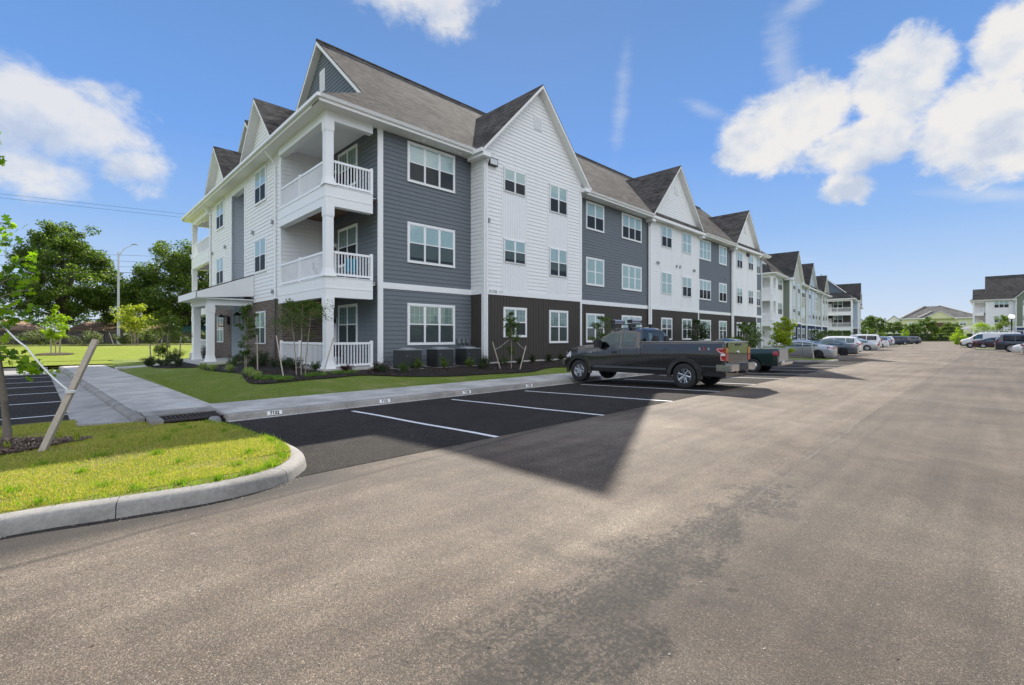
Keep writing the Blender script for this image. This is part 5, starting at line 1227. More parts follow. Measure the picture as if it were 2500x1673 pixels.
# ------------------------------------------------------------------ vehicles. local frame: x forward from the rear bumper, y to the left, z up
TYRE = M('tyre_rubber', (.018, .018, .018), .75, var=.2, scale=30); RIM = M('alloy', (.55, .56, .58), .28, .9, var=.03); RIMD = M('alloy_dark', (.03, .03, .032), .35, .7)
CARGL = glassmat('car_glass', (.30, .42, .46), .03, .95, (.72, .92, 1.0)); CARGD = glassmat('car_glass_dark', (.06, .065, .07), .0, .8)
REDL = M('tail_light_red', (.30, .008, .012), .15, spec=.7, var=.0, coat=1); WHL = M('lamp_clear', (.75, .76, .78), .1, spec=.8, var=0, coat=1); AMB = M('amber_lens', (.8, .28, .03), .2, var=0, coat=1)
BLK = M('black_plastic', (.022, .022, .023), .55, var=.1); CHR = M('chrome', (.75, .76, .78), .12, 1, var=0); INT = M('car_interior', (.03, .03, .032), .8); PLT = M('licence_plate', (.62, .66, .70), .4, var=.05)
def interp(pr, x):
    if x <= pr[0][0]: return pr[0][1]
    for (a, u), (b, v) in zip(pr[:-1], pr[1:]):
        if x <= b:
            return u + (v - u) * (x - a) / (b - a) if b > a else v
    return pr[-1][1]
def wheel(parent, x, y, r, side, rimr, kind, wd=.23, spokes=6, label=None):
    tm = MB(); w2 = wd / 2; s = side
    tm.lathe([(rimr, w2 * .8), (rimr + .015, w2 * .95), (r * .86, w2), (r * .96, w2 * .86), (r, w2 * .6), (r, -w2 * .6), (r * .96, -w2 * .86), (r * .86, -w2), (rimr, -w2 * .9)], n=36, axis='y')
    # tread blocks
    for k in range(44):
        a = k * 2 * math.pi / 44; ca, sa = math.cos(a), math.sin(a); ct, st_ = math.cos(a + .075), math.sin(a + .075); R1 = r + .006
        for (u, v) in ((-w2 * .62, -w2 * .08), (w2 * .08, w2 * .62)):
            tm.add([(ca * r * .99, u, sa * r * .99), (ct * r * .99, u, st_ * r * .99), (ct * r * .99, v, st_ * r * .99), (ca * r * .99, v, sa * r * .99), (ca * R1, u, sa * R1), (ct * R1, u, st_ * R1), (ct * R1, v, st_ * R1), (ca * R1, v, sa * R1)],
                   [(4, 5, 6, 7), (0, 1, 5, 4), (1, 2, 6, 5), (2, 3, 7, 6), (3, 0, 4, 7)])
    o = tm.build('wheel', TYRE, parent, smooth=True, ang=35, uv=False); o.location = (x, y, r); 
    rm = MB(); fo = s * w2 * .62
    rm.lathe([(rimr, s * w2 * .82), (rimr * .96, s * w2 * .86), (rimr * .90, s * w2 * .70), (rimr * .90, -s * w2 * .5)], n=36, axis='y')
    rm.lathe([(0, fo + s * .02), (rimr * .2, fo + s * .018), (rimr * .23, fo - s * .02)], n=18, axis='y')
    if kind == 'alloy':
        for k in range(spokes):
            a = k * 2 * math.pi / spokes + .26; u = Vector((math.cos(a), 0, math.sin(a))); v = Vector((-math.sin(a), 0, math.cos(a)))
            w0, w1 = rimr * .17, rimr * .23; p = lambda f, ww, yy: tuple(u * rimr * f + v * ww + Vector((0, yy, 0)))
            for sg in (-1, 1):
                rm.add([p(.14, sg * w0 * .2, fo + s * .012), p(.93, sg * w1 * .35, fo + s * .028), p(.93, sg * w1, fo + s * .024), p(.14, sg * w0, fo + s * .006), p(.14, sg * w0, fo - s * .03), p(.93, sg * w1, fo - s * .03), p(.14, sg * w0 * .2, fo - s * .02), p(.93, sg * w1 * .35, fo - s * .02)],
                       [(0, 1, 2, 3), (3, 2, 5, 4), (1, 0, 6, 7)])
    else:
        rm.lathe([(rimr * .2, fo), (rimr * .55, fo + s * .02), (rimr * .68, fo), (rimr * .9, fo - s * .02)], n=30, axis='y')
    q = rm.build('rim', RIMD if kind == 'dark' else RIM, o, smooth=True, ang=30, uv=False)
    dk = MB(); dk.lathe([(0, fo - s * .05), (rimr * .9, fo - s * .05)], n=24, axis='y')
    if kind != 'alloy':
        for k in range(8): a = k * math.pi / 4; dk.lathe([(0, fo + s * .013), (rimr * .075, fo + s * .013)], (math.cos(a) * rimr * .6, 0, math.sin(a) * rimr * .6), 8, 'y')
    dk.build('brake_disc', RIMD, o, uv=False)
    return o
def car(name, label, cat, loc, rz, S, pm, rim='alloy', detail=1, group=None, glass=None, taillabel=None):
    """S: L W top belt sill axles r rimr half windows(list of x0,x1 side glass) ws(x0,x1) rw(x0,x1) tail(z0,z1,dx) head(z0,z1,dx)"""
    t = thing(name, label, cat, loc, rz, group); L, W = S['L'], S['W']; r = S['r']; sill = S.get('sill', .24); ax = S['ax']; top, belt = S['top'], S['belt']
    tum = S.get('tum', .32); crown = S.get('crown', .05)
    xs = set(round(v, 3) for v in np.arange(0, L + .001, .045 if detail else .07))
    for q in top + belt: xs.add(round(q[0], 3))
    for w0 in S['win']: xs |= {round(w0[0], 3), round(w0[1], 3), round(w0[0] - .018, 3), round(w0[1] + .018, 3)}
    for x0, x1 in (S['ws'], S['rw']): xs |= {round(x0, 3), round(x1, 3)}
    for a in ax:
        for k in range(15): th_ = math.pi * k / 14; xs.add(round(a + (r + .055) * math.cos(th_), 3))
    xs = sorted(v for v in xs if 0 <= v <= L); xs = [v for i, v in enumerate(xs) if i == 0 or v - xs[i - 1] > .004 or v in (L,)]
    wprof = S.get('plan', [(0, .80), (.06, .90), (.2, .965), (.6, 1), (L - .9, 1), (L - .35, .93), (L - .1, .82), (L, .70)])
    nA, nB, nC = 9, 7, 5; sec = []
    for x in xs:
        zt = interp(top, x); zb = min(interp(belt, x), zt - .012); hw = W / 2 * interp(wprof, x); zl = sill + S.get('endlift', .0) * (1 if x < .1 or x > L - .1 else 0)
        for a in ax:
            d = abs(x - a)
            if d < r + .055: zl = max(zl, r + math.sqrt(max(0, (r + .055) ** 2 - d * d)))
        zl = min(zl, zb - .03); row = []
        for k in range(nA):
            f = k / (nA - 1); z = zl + (zb - zl) * f; g = (z - sill) / max(.05, zb - sill)
            y = hw * (.955 + .045 * math.sin(min(1, max(0, g * 1.25)) * math.pi * .5) - (.035 * max(0, g - .72) / .28))
            if g < .12: y -= .02 * (1 - g / .12)
            row.append((x, y, z))
        yb = row[-1][1]; h = zt - zb
        rnd_ = min(h * .42, S.get('rr', .10)); ze = zt - rnd_ * .8
        for k in range(1, nB + 1): f = k / nB; z = zb + (ze - zb) * f; row.append((x, yb - tum * (z - zb) - .012 * min(1, h * 8), z))
        ye = row[-1][1]
        for k in range(1, nC + 1):
            f = k / nC; row.append((x, ye * math.cos(f * math.pi / 2) if False else ye * (1 - f) ** .9, ze + (zt - ze) * min(1, math.sin(min(1, f * 2.2) * math.pi / 2)) + crown * (1 - (1 - f) ** 2) * min(1, h * 2.5)))
        sec.append(row)
    nR = nA + nB + nC; B = {'body': MB(), 'window': MB(), 'windscreen': MB(), 'rear_window': MB(), 'tail_light': MB(), 'headlight': MB(), 'window_seal': MB(), 'black': MB()}
    Vt = [p for row in sec for p in row]; Vm = [(x, -y, z) for x, y, z in Vt]
    for k in B: B[k].v = []
    def emit(key, idx, mir):
        P = [(Vm if mir else Vt)[i] for i in idx]
        if mir: P.reverse()
        B[key].add(P, [(0, 1, 2, 3)])
    wz = S.get('wz', (.5, 6.2)); tz = S.get('tail'); hz_ = S.get('head')
    for i in range(len(xs) - 1):
        xm = (xs[i] + xs[i + 1]) / 2
        for j in range(nR - 1):
            idx = (i * nR + j, (i + 1) * nR + j, (i + 1) * nR + j + 1, i * nR + j + 1); zc = sum(Vt[q][2] for q in idx) / 4; key = 'body'
            if j >= nA - 1 and j < nA + nB - 1:
                hh = interp(top, xm) - interp(belt, xm)
                if hh > .17 and j < nA + nB - 2:
                    for w0 in S['win']:
                        if w0[0] < xm < w0[1]: key = 'window'
                        elif w0[0] - .02 < xm < w0[1] + .02: key = 'window_seal'
            elif j >= nA + nB - 1:
                if S['ws'][0] < xm < S['ws'][1] and j >= nA + nB: key = 'windscreen'
                elif S['rw'][0] < xm < S['rw'][1] and j >= nA + nB and S.get('rwon', 1): key = 'rear_window'
                elif S['ws'][0] < xm < S['ws'][1]: key = 'window_seal'
            if j < nA - 1:
                if tz and xm < tz[2] and tz[0] < zc < tz[1]: key = 'tail_light'
                if hz_ and xm > L - hz_[2] and hz_[0] < zc < hz_[1]: key = 'headlight'
                if zc < S.get('clad', 0): key = 'black'
            emit(key, idx, 0); emit(key, idx, 1)
    for i, rev in ((0, 0), (len(xs) - 1, 1)):   # end caps
        for j in range(nR - 1):
            a, b = i * nR + j, i * nR + j + 1; P = [Vt[a], Vt[b], Vm[b], Vm[a]]
            if rev: P.reverse()
            B['body'].add(P, [(0, 1, 2, 3)])
    GM_ = glass or CARGL
    bo = B['body'].build('body', pm, t, uv=False); me = bo.data
    import bmesh
    for key, mt in (('window', GM_), ('windscreen', GM_), ('rear_window', S.get('rwm', GM_)), ('tail_light', REDL), ('headlight', WHL), ('window_seal', BLK), ('black', BLK)):
        if B[key].f:
            if key in ('window', 'tail_light', 'headlight'):
                for sg in (1, -1):
                    if key == 'window': segs = S['win']
                    else: segs = [(-1, 99)]
                    for (wa, wb) in segs:
                        nb = MB()
                        for f in B[key].f:
                            P = [B[key].v[q] for q in f]; c = sum(p[0] for p in P) / 4
                            if P[0][1] * sg > 0 and wa - .03 < c < wb + .03: nb.add([(p[0], p[1] + (0 if key == 'window' else sg * .003), p[2]) for p in P], [(0, 1, 2, 3)])
                        if nb.f: weld(nb.build({'window': 'side_window'}.get(key, key), mt, t, uv=False))
            else: weld(B[key].build({'black': 'lower_trim', 'window_seal': 'window_trim'}.get(key, key), mt, t, uv=False))
    weld(bo)
    # inside and underneath
    zr_ = max(q[1] for q in belt); ins = MB(); wx0 = min(w0[0] for w0 in S['win']) - .1; wx1 = max(w0[1] for w0 in S['win']) + .2
    ins.box(.15, L - .15, -W / 2 + .26, W / 2 - .26, sill - .03, .62); ins.box(.3, ax[0] - r - .1, -W / 2 + .1, W / 2 - .1, sill, .6) if ax[0] - r - .1 > .35 else None
    ins.box(ax[0] + r + .1, ax[1] - r - .1, -W / 2 + .09, W / 2 - .09, sill - .02, .55); ins.build('underbody', INT, t, uv=False)
    if detail:
        se = MB(); zb0 = interp(belt, (wx0 + wx1) / 2)
        for fx in (S['ws'][0] - .62, S['ws'][0] - 1.5) if len(S['win']) > 1 else (S['ws'][0] - .62,):
            for sy in (-.37, .37): se.box(fx - .1, fx + .04, sy - .24, sy + .24, .5, zb0 + .12); se.box(fx - .09, fx, sy - .12, sy + .12, zb0 + .12, zb0 + .34)
        se.build('seat', INT, t, uv=False)
        stw = MB(); stw.lathe([(.17, 0), (.185, .012), (.17, .024)], (S['ws'][0] - .05, .37, zb0 + .02), 18, 'x'); stw.build('steering_wheel', INT, t, uv=False)
    for k, a in enumerate(ax):
        for sg in (1, -1): wheel(t, a, sg * (W / 2 - .125 + S.get('wo', 0)), r, sg, S.get('rimr', r * .62), rim, S.get('tw', .22), S.get('spk', 6 if rim == 'alloy' else 5))
    # door seams, handles, mirrors
    hd = PMB(); seam = MB()
    for sx in S.get('seams', []):
        for sg in (1, -1):
            zb = interp(belt, sx); y = W / 2 * interp(wprof, sx)
            pts = [(sx, sg * (y * (.955 + .045 * math.sin(min(1, max(0, g * 1.25)) * math.pi * .5) - (.035 * max(0, g - .72) / .28)) + .0015), sill + g * (zb - sill)) for g in (.08, .3, .5, .72, .86, .99)]
            for p, q in zip(pts[:-1], pts[1:]): seam.add([(p[0] - .008, p[1], p[2]), (p[0] + .008, p[1], p[2]), (q[0] + .008, q[1], q[2]), (q[0] - .008, q[1], q[2])], [(0, 1, 2, 3)])
    if seam.f: seam.build('door_seam', BLK, t, uv=False)
    for hx in S.get('handles', []):
        for sg in (1, -1): zb = interp(belt, hx); y = sg * W / 2 * .992; h_ = MB(); h_.box(hx - .1, hx + .1, y - .02, y + .028, zb - .13, zb - .095); h_.build('door_handle', S.get('hm', pm), t, uv=False)
    mx = S['ws'][0] + S.get('mo', .38)
    for sg in (1, -1):
        zb = interp(belt, mx); y0 = sg * W / 2 * .95; ms = S.get('ms', 1); m_ = MB(); m_.box(mx - .05 * ms, mx + .07 * ms, y0 + sg * .06, y0 + sg * (.06 + .16 * ms), zb + .03, zb + .03 + .15 * ms * S.get('mh', 1)); m_.box(mx - .02, mx + .03, y0 - sg * .03, y0 + sg * .09, zb + .03, zb + .07)
        m_.build('side_mirror', S.get('mm', pm), t, uv=False)
    # rear: plate, lights across the corner, bumper line
    rzp = S.get('plate', .62); p = MB(); p.box(-.012, .0, -.15, .15, rzp, rzp + .12); p.build('licence_plate', PLT, t, uv=False)
    if tz:
        for sg in (1, -1):
            tl = MB(); yo = sg * W / 2 * .80; yi = sg * W / 2 * (.80 - S.get('tlw', .28)); tl.box(-.022, .03, min(yo, yi), max(yo, yi), tz[0] + .01, tz[1] - .01); tl.build('tail_light', REDL, t, uv=False)
    if hz_ and S.get('front', 1):
        for sg in (1, -1):
            tl = MB(); yo = sg * W / 2 * .70; yi = sg * W / 2 * .45; tl.box(L - .03, L + .012, min(yo, yi), max(yo, yi), hz_[0] + .01, hz_[1] - .01); tl.build('headlight', WHL, t, uv=False)
        g_ = MB(); g_.box(L - .02, L + .015, -W * .21, W * .21, hz_[0] - .12, hz_[1] - .02); g_.build('grille', BLK, t, uv=False)
        g_ = MB(); g_.box(L - .02, L + .01, -W * .30, W * .30, sill + .06, sill + .17); g_.build('lower_grille', BLK, t, uv=False)
    if S.get('rear_black'):
        g_ = MB(); g_.box(-.02, .05, -W * .36, W * .36, sill + .02, sill + S['rear_black']); g_.build('rear_bumper', BLK, t, uv=False)
    if S.get('rails'):
        for sg in (1, -1):
            x0, x1 = S['rails']; g_ = MB(); zz = interp(top, (x0 + x1) / 2); g_.tube([(x0, sg * W * .33, zz - .01), (x0 + .1, sg * W * .33, zz + .05), (x1 - .1, sg * W * .33, zz + .05), (x1, sg * W * .33, zz - .01)], .018, 6); g_.build('roof_rail', S.get('railm', BLK), t, uv=False)
    return t
def weld(o):
    import bmesh
    bm = bmesh.new(); bm.from_mesh(o.data); bmesh.ops.remove_doubles(bm, verts=bm.verts[:], dist=.0012); bmesh.ops.dissolve_degenerate(bm, edges=bm.edges[:], dist=.0005); bm.to_mesh(o.data); bm.free()
    o.data.polygons.foreach_set('use_smooth', [True] * len(o.data.polygons)); o.data.set_sharp_from_angle(angle=R_(32)); return o

# --- the dark grey pickup
def pickup(name, label, loc, rz, S, pm, big=True):
    t = car(name, label, 'pickup truck', loc, rz, S, pm, S.get('rimk', 'alloy'))
    return t
PT = dict(L=6.35, W=2.03, r=.405, rimr=.235, tw=.29, sill=.43, ax=(1.28, 5.52), crown=.035, tum=.24, rr=.12, endlift=.0, wo=-.0,
          top=[(0, 1.44), (.03, 1.475), (.5, 1.475), (2.84, 1.44), (2.86, 1.50), (2.92, 1.86), (3.02, 1.93), (3.3, 1.965), (3.8, 1.965), (4.15, 1.935), (5.0, 1.40), (5.2, 1.37), (5.8, 1.315), (6.15, 1.235), (6.3, 1.10), (6.35, .98)],
          belt=[(0, 1.42), (2.84, 1.40), (2.92, 1.36), (3.9, 1.33), (4.3, 1.26), (4.8, 1.22), (5.2, 1.24), (5.9, 1.18), (6.35, .9)],
          win=[(3.10, 3.62), (3.76, 4.52)], ws=(4.16, 5.0), rw=(2.86, 2.94), seams=(2.85, 3.02, 3.69, 4.66), handles=(), hm=BLK, tail=None, head=(.90, 1.10, .42),
          plan=[(0, .93), (.05, .975), (.3, 1), (5.6, 1), (6.0, .96), (6.25, .88), (6.35, .78)], clad=.50, mo=.36, ms=1.5, mh=1.2, mm=BLK, plate=.60, rwm=glassmat('truck_rear_glass', (.50, .55, .56), .04, .8), seat=1)
PM1 = paint('graphite_paint', (.042, .041, .041), .6, .24, coat=1)
TX, TY = 15.16, 5.50
tz0 = gz(0, TY + 3) 
t1 = pickup('pickup_truck', 'dark grey extended cab pickup with roof racks parked nose in by the kerb', (TX, TY, -.10), R_(90), PT, PM1)
t1.rotation_euler = (0, R_(.55), R_(90))
t1.location.z = -.045; t1.scale = (.972, 1, 1)
# fender flares, bumpers, lights, badges
def arc_band(x, r0, r1, y, out, a0=-8, a1=188, n=22):
    m = MB(); o = 0; V = []
    for k in range(n + 1):
        a = R_(a0 + (a1 - a0) * k / n); ca, sa = math.cos(a), math.sin(a); s = 1 if y > 0 else -1
        V += [(x + ca * r0, y - s * .03, .405 + sa * r0), (x + ca * r0, y + s * out, .405 + sa * r0), (x + ca * (r1 - .02), y + s * out, .405 + sa * (r1 - .02)), (x + ca * r1, y - s * .01, .405 + sa * r1)]
    F_ = [(k * 4 + j, (k + 1) * 4 + j, (k + 1) * 4 + j + 1, k * 4 + j + 1) for k in range(n) for j in range(3)]; m.add(V, F_); return m
for a in PT['ax']:
    for s in (1, -1): arc_band(a, .455, .60, s * 1.0, .045).build('wheel_arch', PM1, t1, smooth=True, ang=35, uv=False)
bp = MB(); bp.box(-.20, -.02, -.98, -.38, .60, .80); bp.box(-.20, -.02, .38, .98, .60, .80); bp.box(-.16, .25, .985, 1.012, .60, .79); bp.box(-.16, .25, -1.012, -.985, .60, .79); bp.build('rear_bumper', CHR, t1, uv=False)
bp = MB(); bp.box(-.19, -.02, -.38, .38, .60, .76); bp.box(-.28, -.05, -.07, .07, .50, .60); bp.build('bumper_step', BLK, t1, uv=False)
fb = MB(); fb.box(6.3, 6.46, -.9, .9, .58, .80); fb.build('front_bumper', CHR, t1, uv=False)
tg = MB(); tg.box(-.03, .0, -.80, .80, .84, 1.46); tg.box(-.045, -.03, -.76, .76, 1.30, 1.32); tg.build('tailgate', PM1, t1, uv=False)
hb_ = MB(); hb_.box(-.05, -.03, -.2, .2, 1.35, 1.41); hb_.build('tailgate_handle', BLK, t1, uv=False)
em = MB(); em.lathe([(0, -.05), (.07, -.046), (.075, -.035)], (0, 0, 0), 20, 'x'); e_ = em.build('badge', CHR, t1, uv=False); e_.location = (0, 0, 1.16); e_.scale = (1, 1.5, .65)
for s in (1, -1):
    tl = MB(); q = [(-.035, 1.29), (.25, 1.29), (.25, 1.22), (.12, 1.14), (.12, .92), (-.035, .92)]
    y0 = s * 1.018; pts = [(a, y0, b) for a, b in q]; pts = pts if s > 0 else pts[::-1]; tl.slab(pts[::-1], .05, off=(0, -s, 0)); tl.box(-.042, -.0, s * .80, s * 1.0, .90, 1.30)
    o = tl.build('tail_light', REDL, t1, uv=False)
    w2 = MB(); y1 = s * 1.0215
    def strip(pp, ww=.011):
        for (a, b), (c, d) in zip(pp[:-1], pp[1:]): w2.tube([(a, y1, b), (c, y1, d)], ww, 4)
    strip([(.02, 1.27), (.21, 1.26), (.21, 1.225), (.11, 1.15), (.02, 1.15)]); strip([(.10, 1.08), (.10, .93), (.0, .93)]); w2.build('light_edge', M('light_edge', (.8, .45, .45), .3, var=0), o, uv=False)
    w3 = MB(); w3.box(-.03, .10, y1 - .004, y1 + .003, 1.06, 1.13); w3.build('reversing_lens', WHL, o, uv=False)
    sl = MB(); sl.box(1.9, 4.85, s * .99, s * 1.012, .565, .625); sl.box(0.0, .72, s * .985, s * 1.01, .72, .745); sl.build('door_moulding', M('moulding_grey', (.10, .105, .115), .3, .4, var=.03), t1, uv=False)
    fd = MB(); fd.lathe([(.082, 0), (.088, s * .004), (.094, 0)], (1.90, s * 1.012, 1.16), 22, 'y'); fd.build('fuel_door', BLK, t1, uv=False)
    hd = MB(); hd.box(3.80, 4.04, s * .995, s * 1.02, 1.07, 1.15); hd.build('door_handle', BLK, t1, uv=False)
    bl_ = MB(); bl_.box(-.0, 2.82, s * .90, s * .985, 1.462, 1.49); bl_.build('bed_rail_sunlit', M('bed_rail_sunlit', (.35, .34, .33), .3, .5, var=.05), t1, uv=False)  # pale rail colour carries its sunlit highlight
SIL = M('badge_silver', (.6, .6, .62), .3, .7, var=0); RED = M('badge_red', (.5, .06, .04), .4, var=0)
for s in (1, -1):
    rt = (R_(90), 0, R_(180)) if s > 0 else (R_(90), 0, 0)
    text_mesh('F-150', .10, SIL, 'badge', t1, (5.02, s * 1.018, 1.10), rt, .003, .002)
    for tx, ch, mt in ((.76, '4', SIL), (.62, 'X', RED), (.48, '4', SIL)): text_mesh(ch, .13, mt, 'decal', t1, (tx if s > 0 else 1.24 - tx, s * 1.012, 1.26), rt, .002, .003)
tb_ = MB(); tb_.box(.05, 2.80, -.88, .88, 1.43, 1.47); tb_.build('bed_cover', M('bed_cover', (.03, .03, .032), .6), t1, uv=False)
bl2 = MB(); bl2.box(2.985, 3.01, -.16, .16, 1.90, 1.945); bl2.build('brake_light', REDL, t1, uv=False)
# roof bars with rolled carriers
for i, rx in enumerate((3.35, 4.05)):
    rk = thing('roof_rack', ['rear', 'front'][i] + ' roof rack bar with a clamped carrier on the dark grey pickup', 'roof rack', (TX, TY + rx, 1.94), R_(90))
    m = MB(); m.box(-.04, .04, -.80, .80, .07, .10)
    for s in (-1, 1): m.box(-.05, .06, s * .70 - .06, s * .70 + .06, -.06, .08)
    m.build('crossbar', BLK, rk, uv=False)
    for s in (-1, 1):
        if s < 0: continue
        c = MB(); c.tube([(-.0, .05, .21), (-.0, .68, .21)], .05, 12); c.tube([(-.0, .05, .135), (-.0, .68, .135)], .03, 10); c.tube([(.09, .08, .16), (.09, .66, .16)], .035, 10); c.build('carrier_clamp', M('rack_silver', (.42, .43, .45), .3, .8, var=.05), rk, uv=False)
        c = PMB(); c.box(-.06, .13, .68, .70, .12, .24); c.box(-.05, .11, .03, .05, .12, .24); c.build('end_cap', BLK, rk, uv=False)
# --- dark green pickup
GT = dict(L=4.95, W=1.75, r=.34, rimr=.2, sill=.36, ax=(1.05, 3.85), crown=.03, tum=.3, rr=.1,
          top=[(0, 1.15), (.03, 1.17), (1.9, 1.14), (1.92, 1.17), (1.98, 1.48), (2.1, 1.54), (2.5, 1.58), (2.8, 1.56), (3.5, 1.10), (3.7, 1.06), (4.7, .96), (4.95, .8)],
          belt=[(0, 1.13), (1.9, 1.10), (3.3, 1.02), (4.6, .92), (4.95, .75)], win=[(2.14, 2.95)], ws=(2.82, 3.48), rw=(1.92, 2.0), seams=(1.91, 2.05, 3.2), handles=(2.3,), tail=(.80, 1.05, .16), head=(.62, .78, .25), plan=[(0, .95), (.2, 1), (4.5, 1), (4.95, .85)], clad=.42, plate=.5, rear_black=.0, tlw=.12)
g1_ = car('pickup_truck', 'small dark green pickup with steel wheels parked beyond the grey pickup', 'pickup truck', (24.1, 6.72, -.12), R_(90), GT, paint('dark_green_paint', (.008, .030, .024), .3, .35), 'steel')
m = MB(); m.box(-.16, -.01, -.84, .84, .42, .54); m.build('rear_bumper', CHR, g1_, uv=False)
m = MB(); m.box(-.02, -.0, -.68, .68, .58, 1.13); m.build('tailgate', M('silver_tailgate', (.45, .45, .44), .3, .6), g1_, uv=False)
def sedan(**k):
    d = dict(L=4.7, W=1.80, r=.325, rimr=.225, sill=.2, ax=(.98, 3.70), crown=.04, tum=.42, rr=.09, top=[(0, .86), (.05, .98), (.35, 1.035), (.75, 1.07), (1.35, 1.29), (1.8, 1.395), (2.3, 1.43), (2.7, 1.40), (3.3, 1.15), (3.65, .99), (4.3, .86), (4.62, .72), (4.7, .6)],
             belt=[(0, .83), (.4, .96), (.9, .98), (2.2, .93), (3.3, .90), (4.3, .78), (4.7, .55)], win=[(1.02, 1.95), (2.03, 3.0)], ws=(2.75, 3.60), rw=(.80, 1.55), seams=(1.25, 1.99, 3.05), handles=(1.5, 2.35), tail=(.80, .94, .42), head=(.62, .75, .5), plate=.62); d.update(k); return d
def suv(**k):
    d = dict(L=4.7, W=1.88, r=.35, rimr=.235, sill=.26, ax=(.95, 3.70), crown=.04, tum=.34, rr=.1, top=[(0, 1.0), (.06, 1.2), (.35, 1.58), (.55, 1.65), (1.5, 1.70), (2.5, 1.69), (2.9, 1.60), (3.55, 1.14), (3.75, 1.08), (4.4, .98), (4.63, .82), (4.7, .7)],
             belt=[(0, .98), (.3, 1.12), (2.0, 1.05), (3.4, 1.0), (4.4, .88), (4.7, .65)], win=[(.55, 1.15), (1.25, 2.1), (2.2, 3.05)], ws=(2.85, 3.58), rw=(.05, .40), seams=(1.2, 2.14, 3.1), handles=(1.55, 2.5), tail=(.92, 1.12, .35), head=(.72, .87, .45), clad=.34, plate=.78, rails=(.7, 2.6)); d.update(k); return d
WP = paint('white_paint', (.72, .72, .70), 0, .35); SP = paint('silver_paint', (.42, .44, .47), .6, .3); LSP = paint('pale_silver_paint', (.52, .53, .53), .5, .3); GP = paint('slate_paint', (.085, .10, .115), .5, .3); NP = paint('navy_paint', (.02, .035, .07), .4, .3); BP = paint('black_paint', (.012, .012, .014), .2, .3); MP = paint('maroon_paint', (.045, .012, .022), .4, .3); LBP = paint('light_blue_paint', (.28, .34, .42), .5, .3)
ang = 90 - (-3.95); LP = 'cars parked nose in along the building row'
def park(fn, label, x, y, z, S, pm, rim, rz=None, cat='car', name='parked_car', det=1, group=LP, glass=None):
    return car(name, label, cat, (x, y, z), R_(rz if rz is not None else 94), S, pm, rim, det, group, glass)
park(0, 'silver sedan nearest behind the grass nose', 41.9, 8.15, -.12, sedan(), SP, 'dark', 92)
park(0, 'slate blue grey sedan beside the silver sedan', 50.2, 8.1, -.12, sedan(L=4.9, top=[(0, .86), (.05, 1.0), (.35, 1.06), (.7, 1.10), (1.5, 1.36), (2.0, 1.45), (2.5, 1.45), (2.9, 1.38), (3.5, 1.12), (3.85, 1.0), (4.5, .88), (4.82, .72), (4.9, .6)], ax=(1.05, 3.85), tail=(.84, .97, .45)), GP, 'dark')
park(0, 'white crossover behind the slate sedan', 55.0, 8.6, -.13, suv(rails=None), WP, 'alloy')
park(0, 'pale silver luxury sedan with tall slim tail lights', 69.5, 9.2, -.13, sedan(L=5.0, W=1.85, ax=(1.1, 3.95), tail=(.62, 1.0, .14), top=[(0, .9), (.05, 1.06), (.5, 1.12), (.9, 1.15), (1.6, 1.38), (2.1, 1.46), (2.6, 1.46), (3.0, 1.38), (3.6, 1.12), (3.95, 1.02), (4.6, .9), (5.0, .62)], tlw=.1), LSP, 'alloy')
park(0, 'big white full size utility wagon with dark glass', 79.5, 10.3, -.14, suv(L=5.4, W=2.05, r=.40, rimr=.26, ax=(1.15, 4.2), top=[(0, 1.15), (.05, 1.35), (.3, 1.85), (.5, 1.93), (1.5, 1.96), (3.0, 1.95), (3.4, 1.85), (4.0, 1.32), (4.3, 1.22), (5.1, 1.15), (5.35, .95), (5.4, .8)], belt=[(0, 1.1), (.3, 1.22), (3.9, 1.18), (5.1, 1.05), (5.4, .8)], win=[(.5, 1.5), (1.62, 2.55), (2.67, 3.55)], ws=(3.35, 4.05), rw=(.03, .32), seams=(1.56, 2.6, 3.6), tail=(1.0, 1.4, .16), rails=(.6, 3.0), tlw=.14), WP, 'alloy', glass=CARGD)
park(0, 'small white sedan in front of the pale blue car', 89.5, 10.7, -.14, sedan(), WP, 'alloy', det=0)
park(0, 'pale blue crossover between the white cars', 97.0, 11.3, -.14, suv(), LBP, 'alloy', det=0)
park(0, 'black utility wagon far along the row', 105.0, 12.2, -.15, suv(L=4.9), BP, 'alloy', det=0, glass=CARGD)
park(0, 'white crossover far along the row beside the black wagon', 114.0, 12.8, -.15, suv(), WP, 'alloy', det=0)
park(0, 'dark navy utility wagon seen side on at the end of the row', 121.5, 11.6, -.15, suv(L=5.1, ax=(1.05, 4.0), win=[(.55, 1.25), (1.35, 2.3), (2.4, 3.3)], ws=(3.1, 3.8), top=[(0, 1.0), (.06, 1.2), (.35, 1.62), (.55, 1.70), (1.5, 1.74), (2.8, 1.73), (3.15, 1.62), (3.85, 1.16), (4.1, 1.1), (4.8, .98), (5.05, .82), (5.1, .7)], seams=(1.3, 2.35, 3.35)), NP, 'alloy', 128, det=0, glass=CARGD)
park(0, 'last dark grey crossover at the far end by the hedge', 134.5, 11.0, -.15, suv(), GP, 'dark', 128, det=0, glass=CARGD)
RG = 'cars parked across the road on the right'
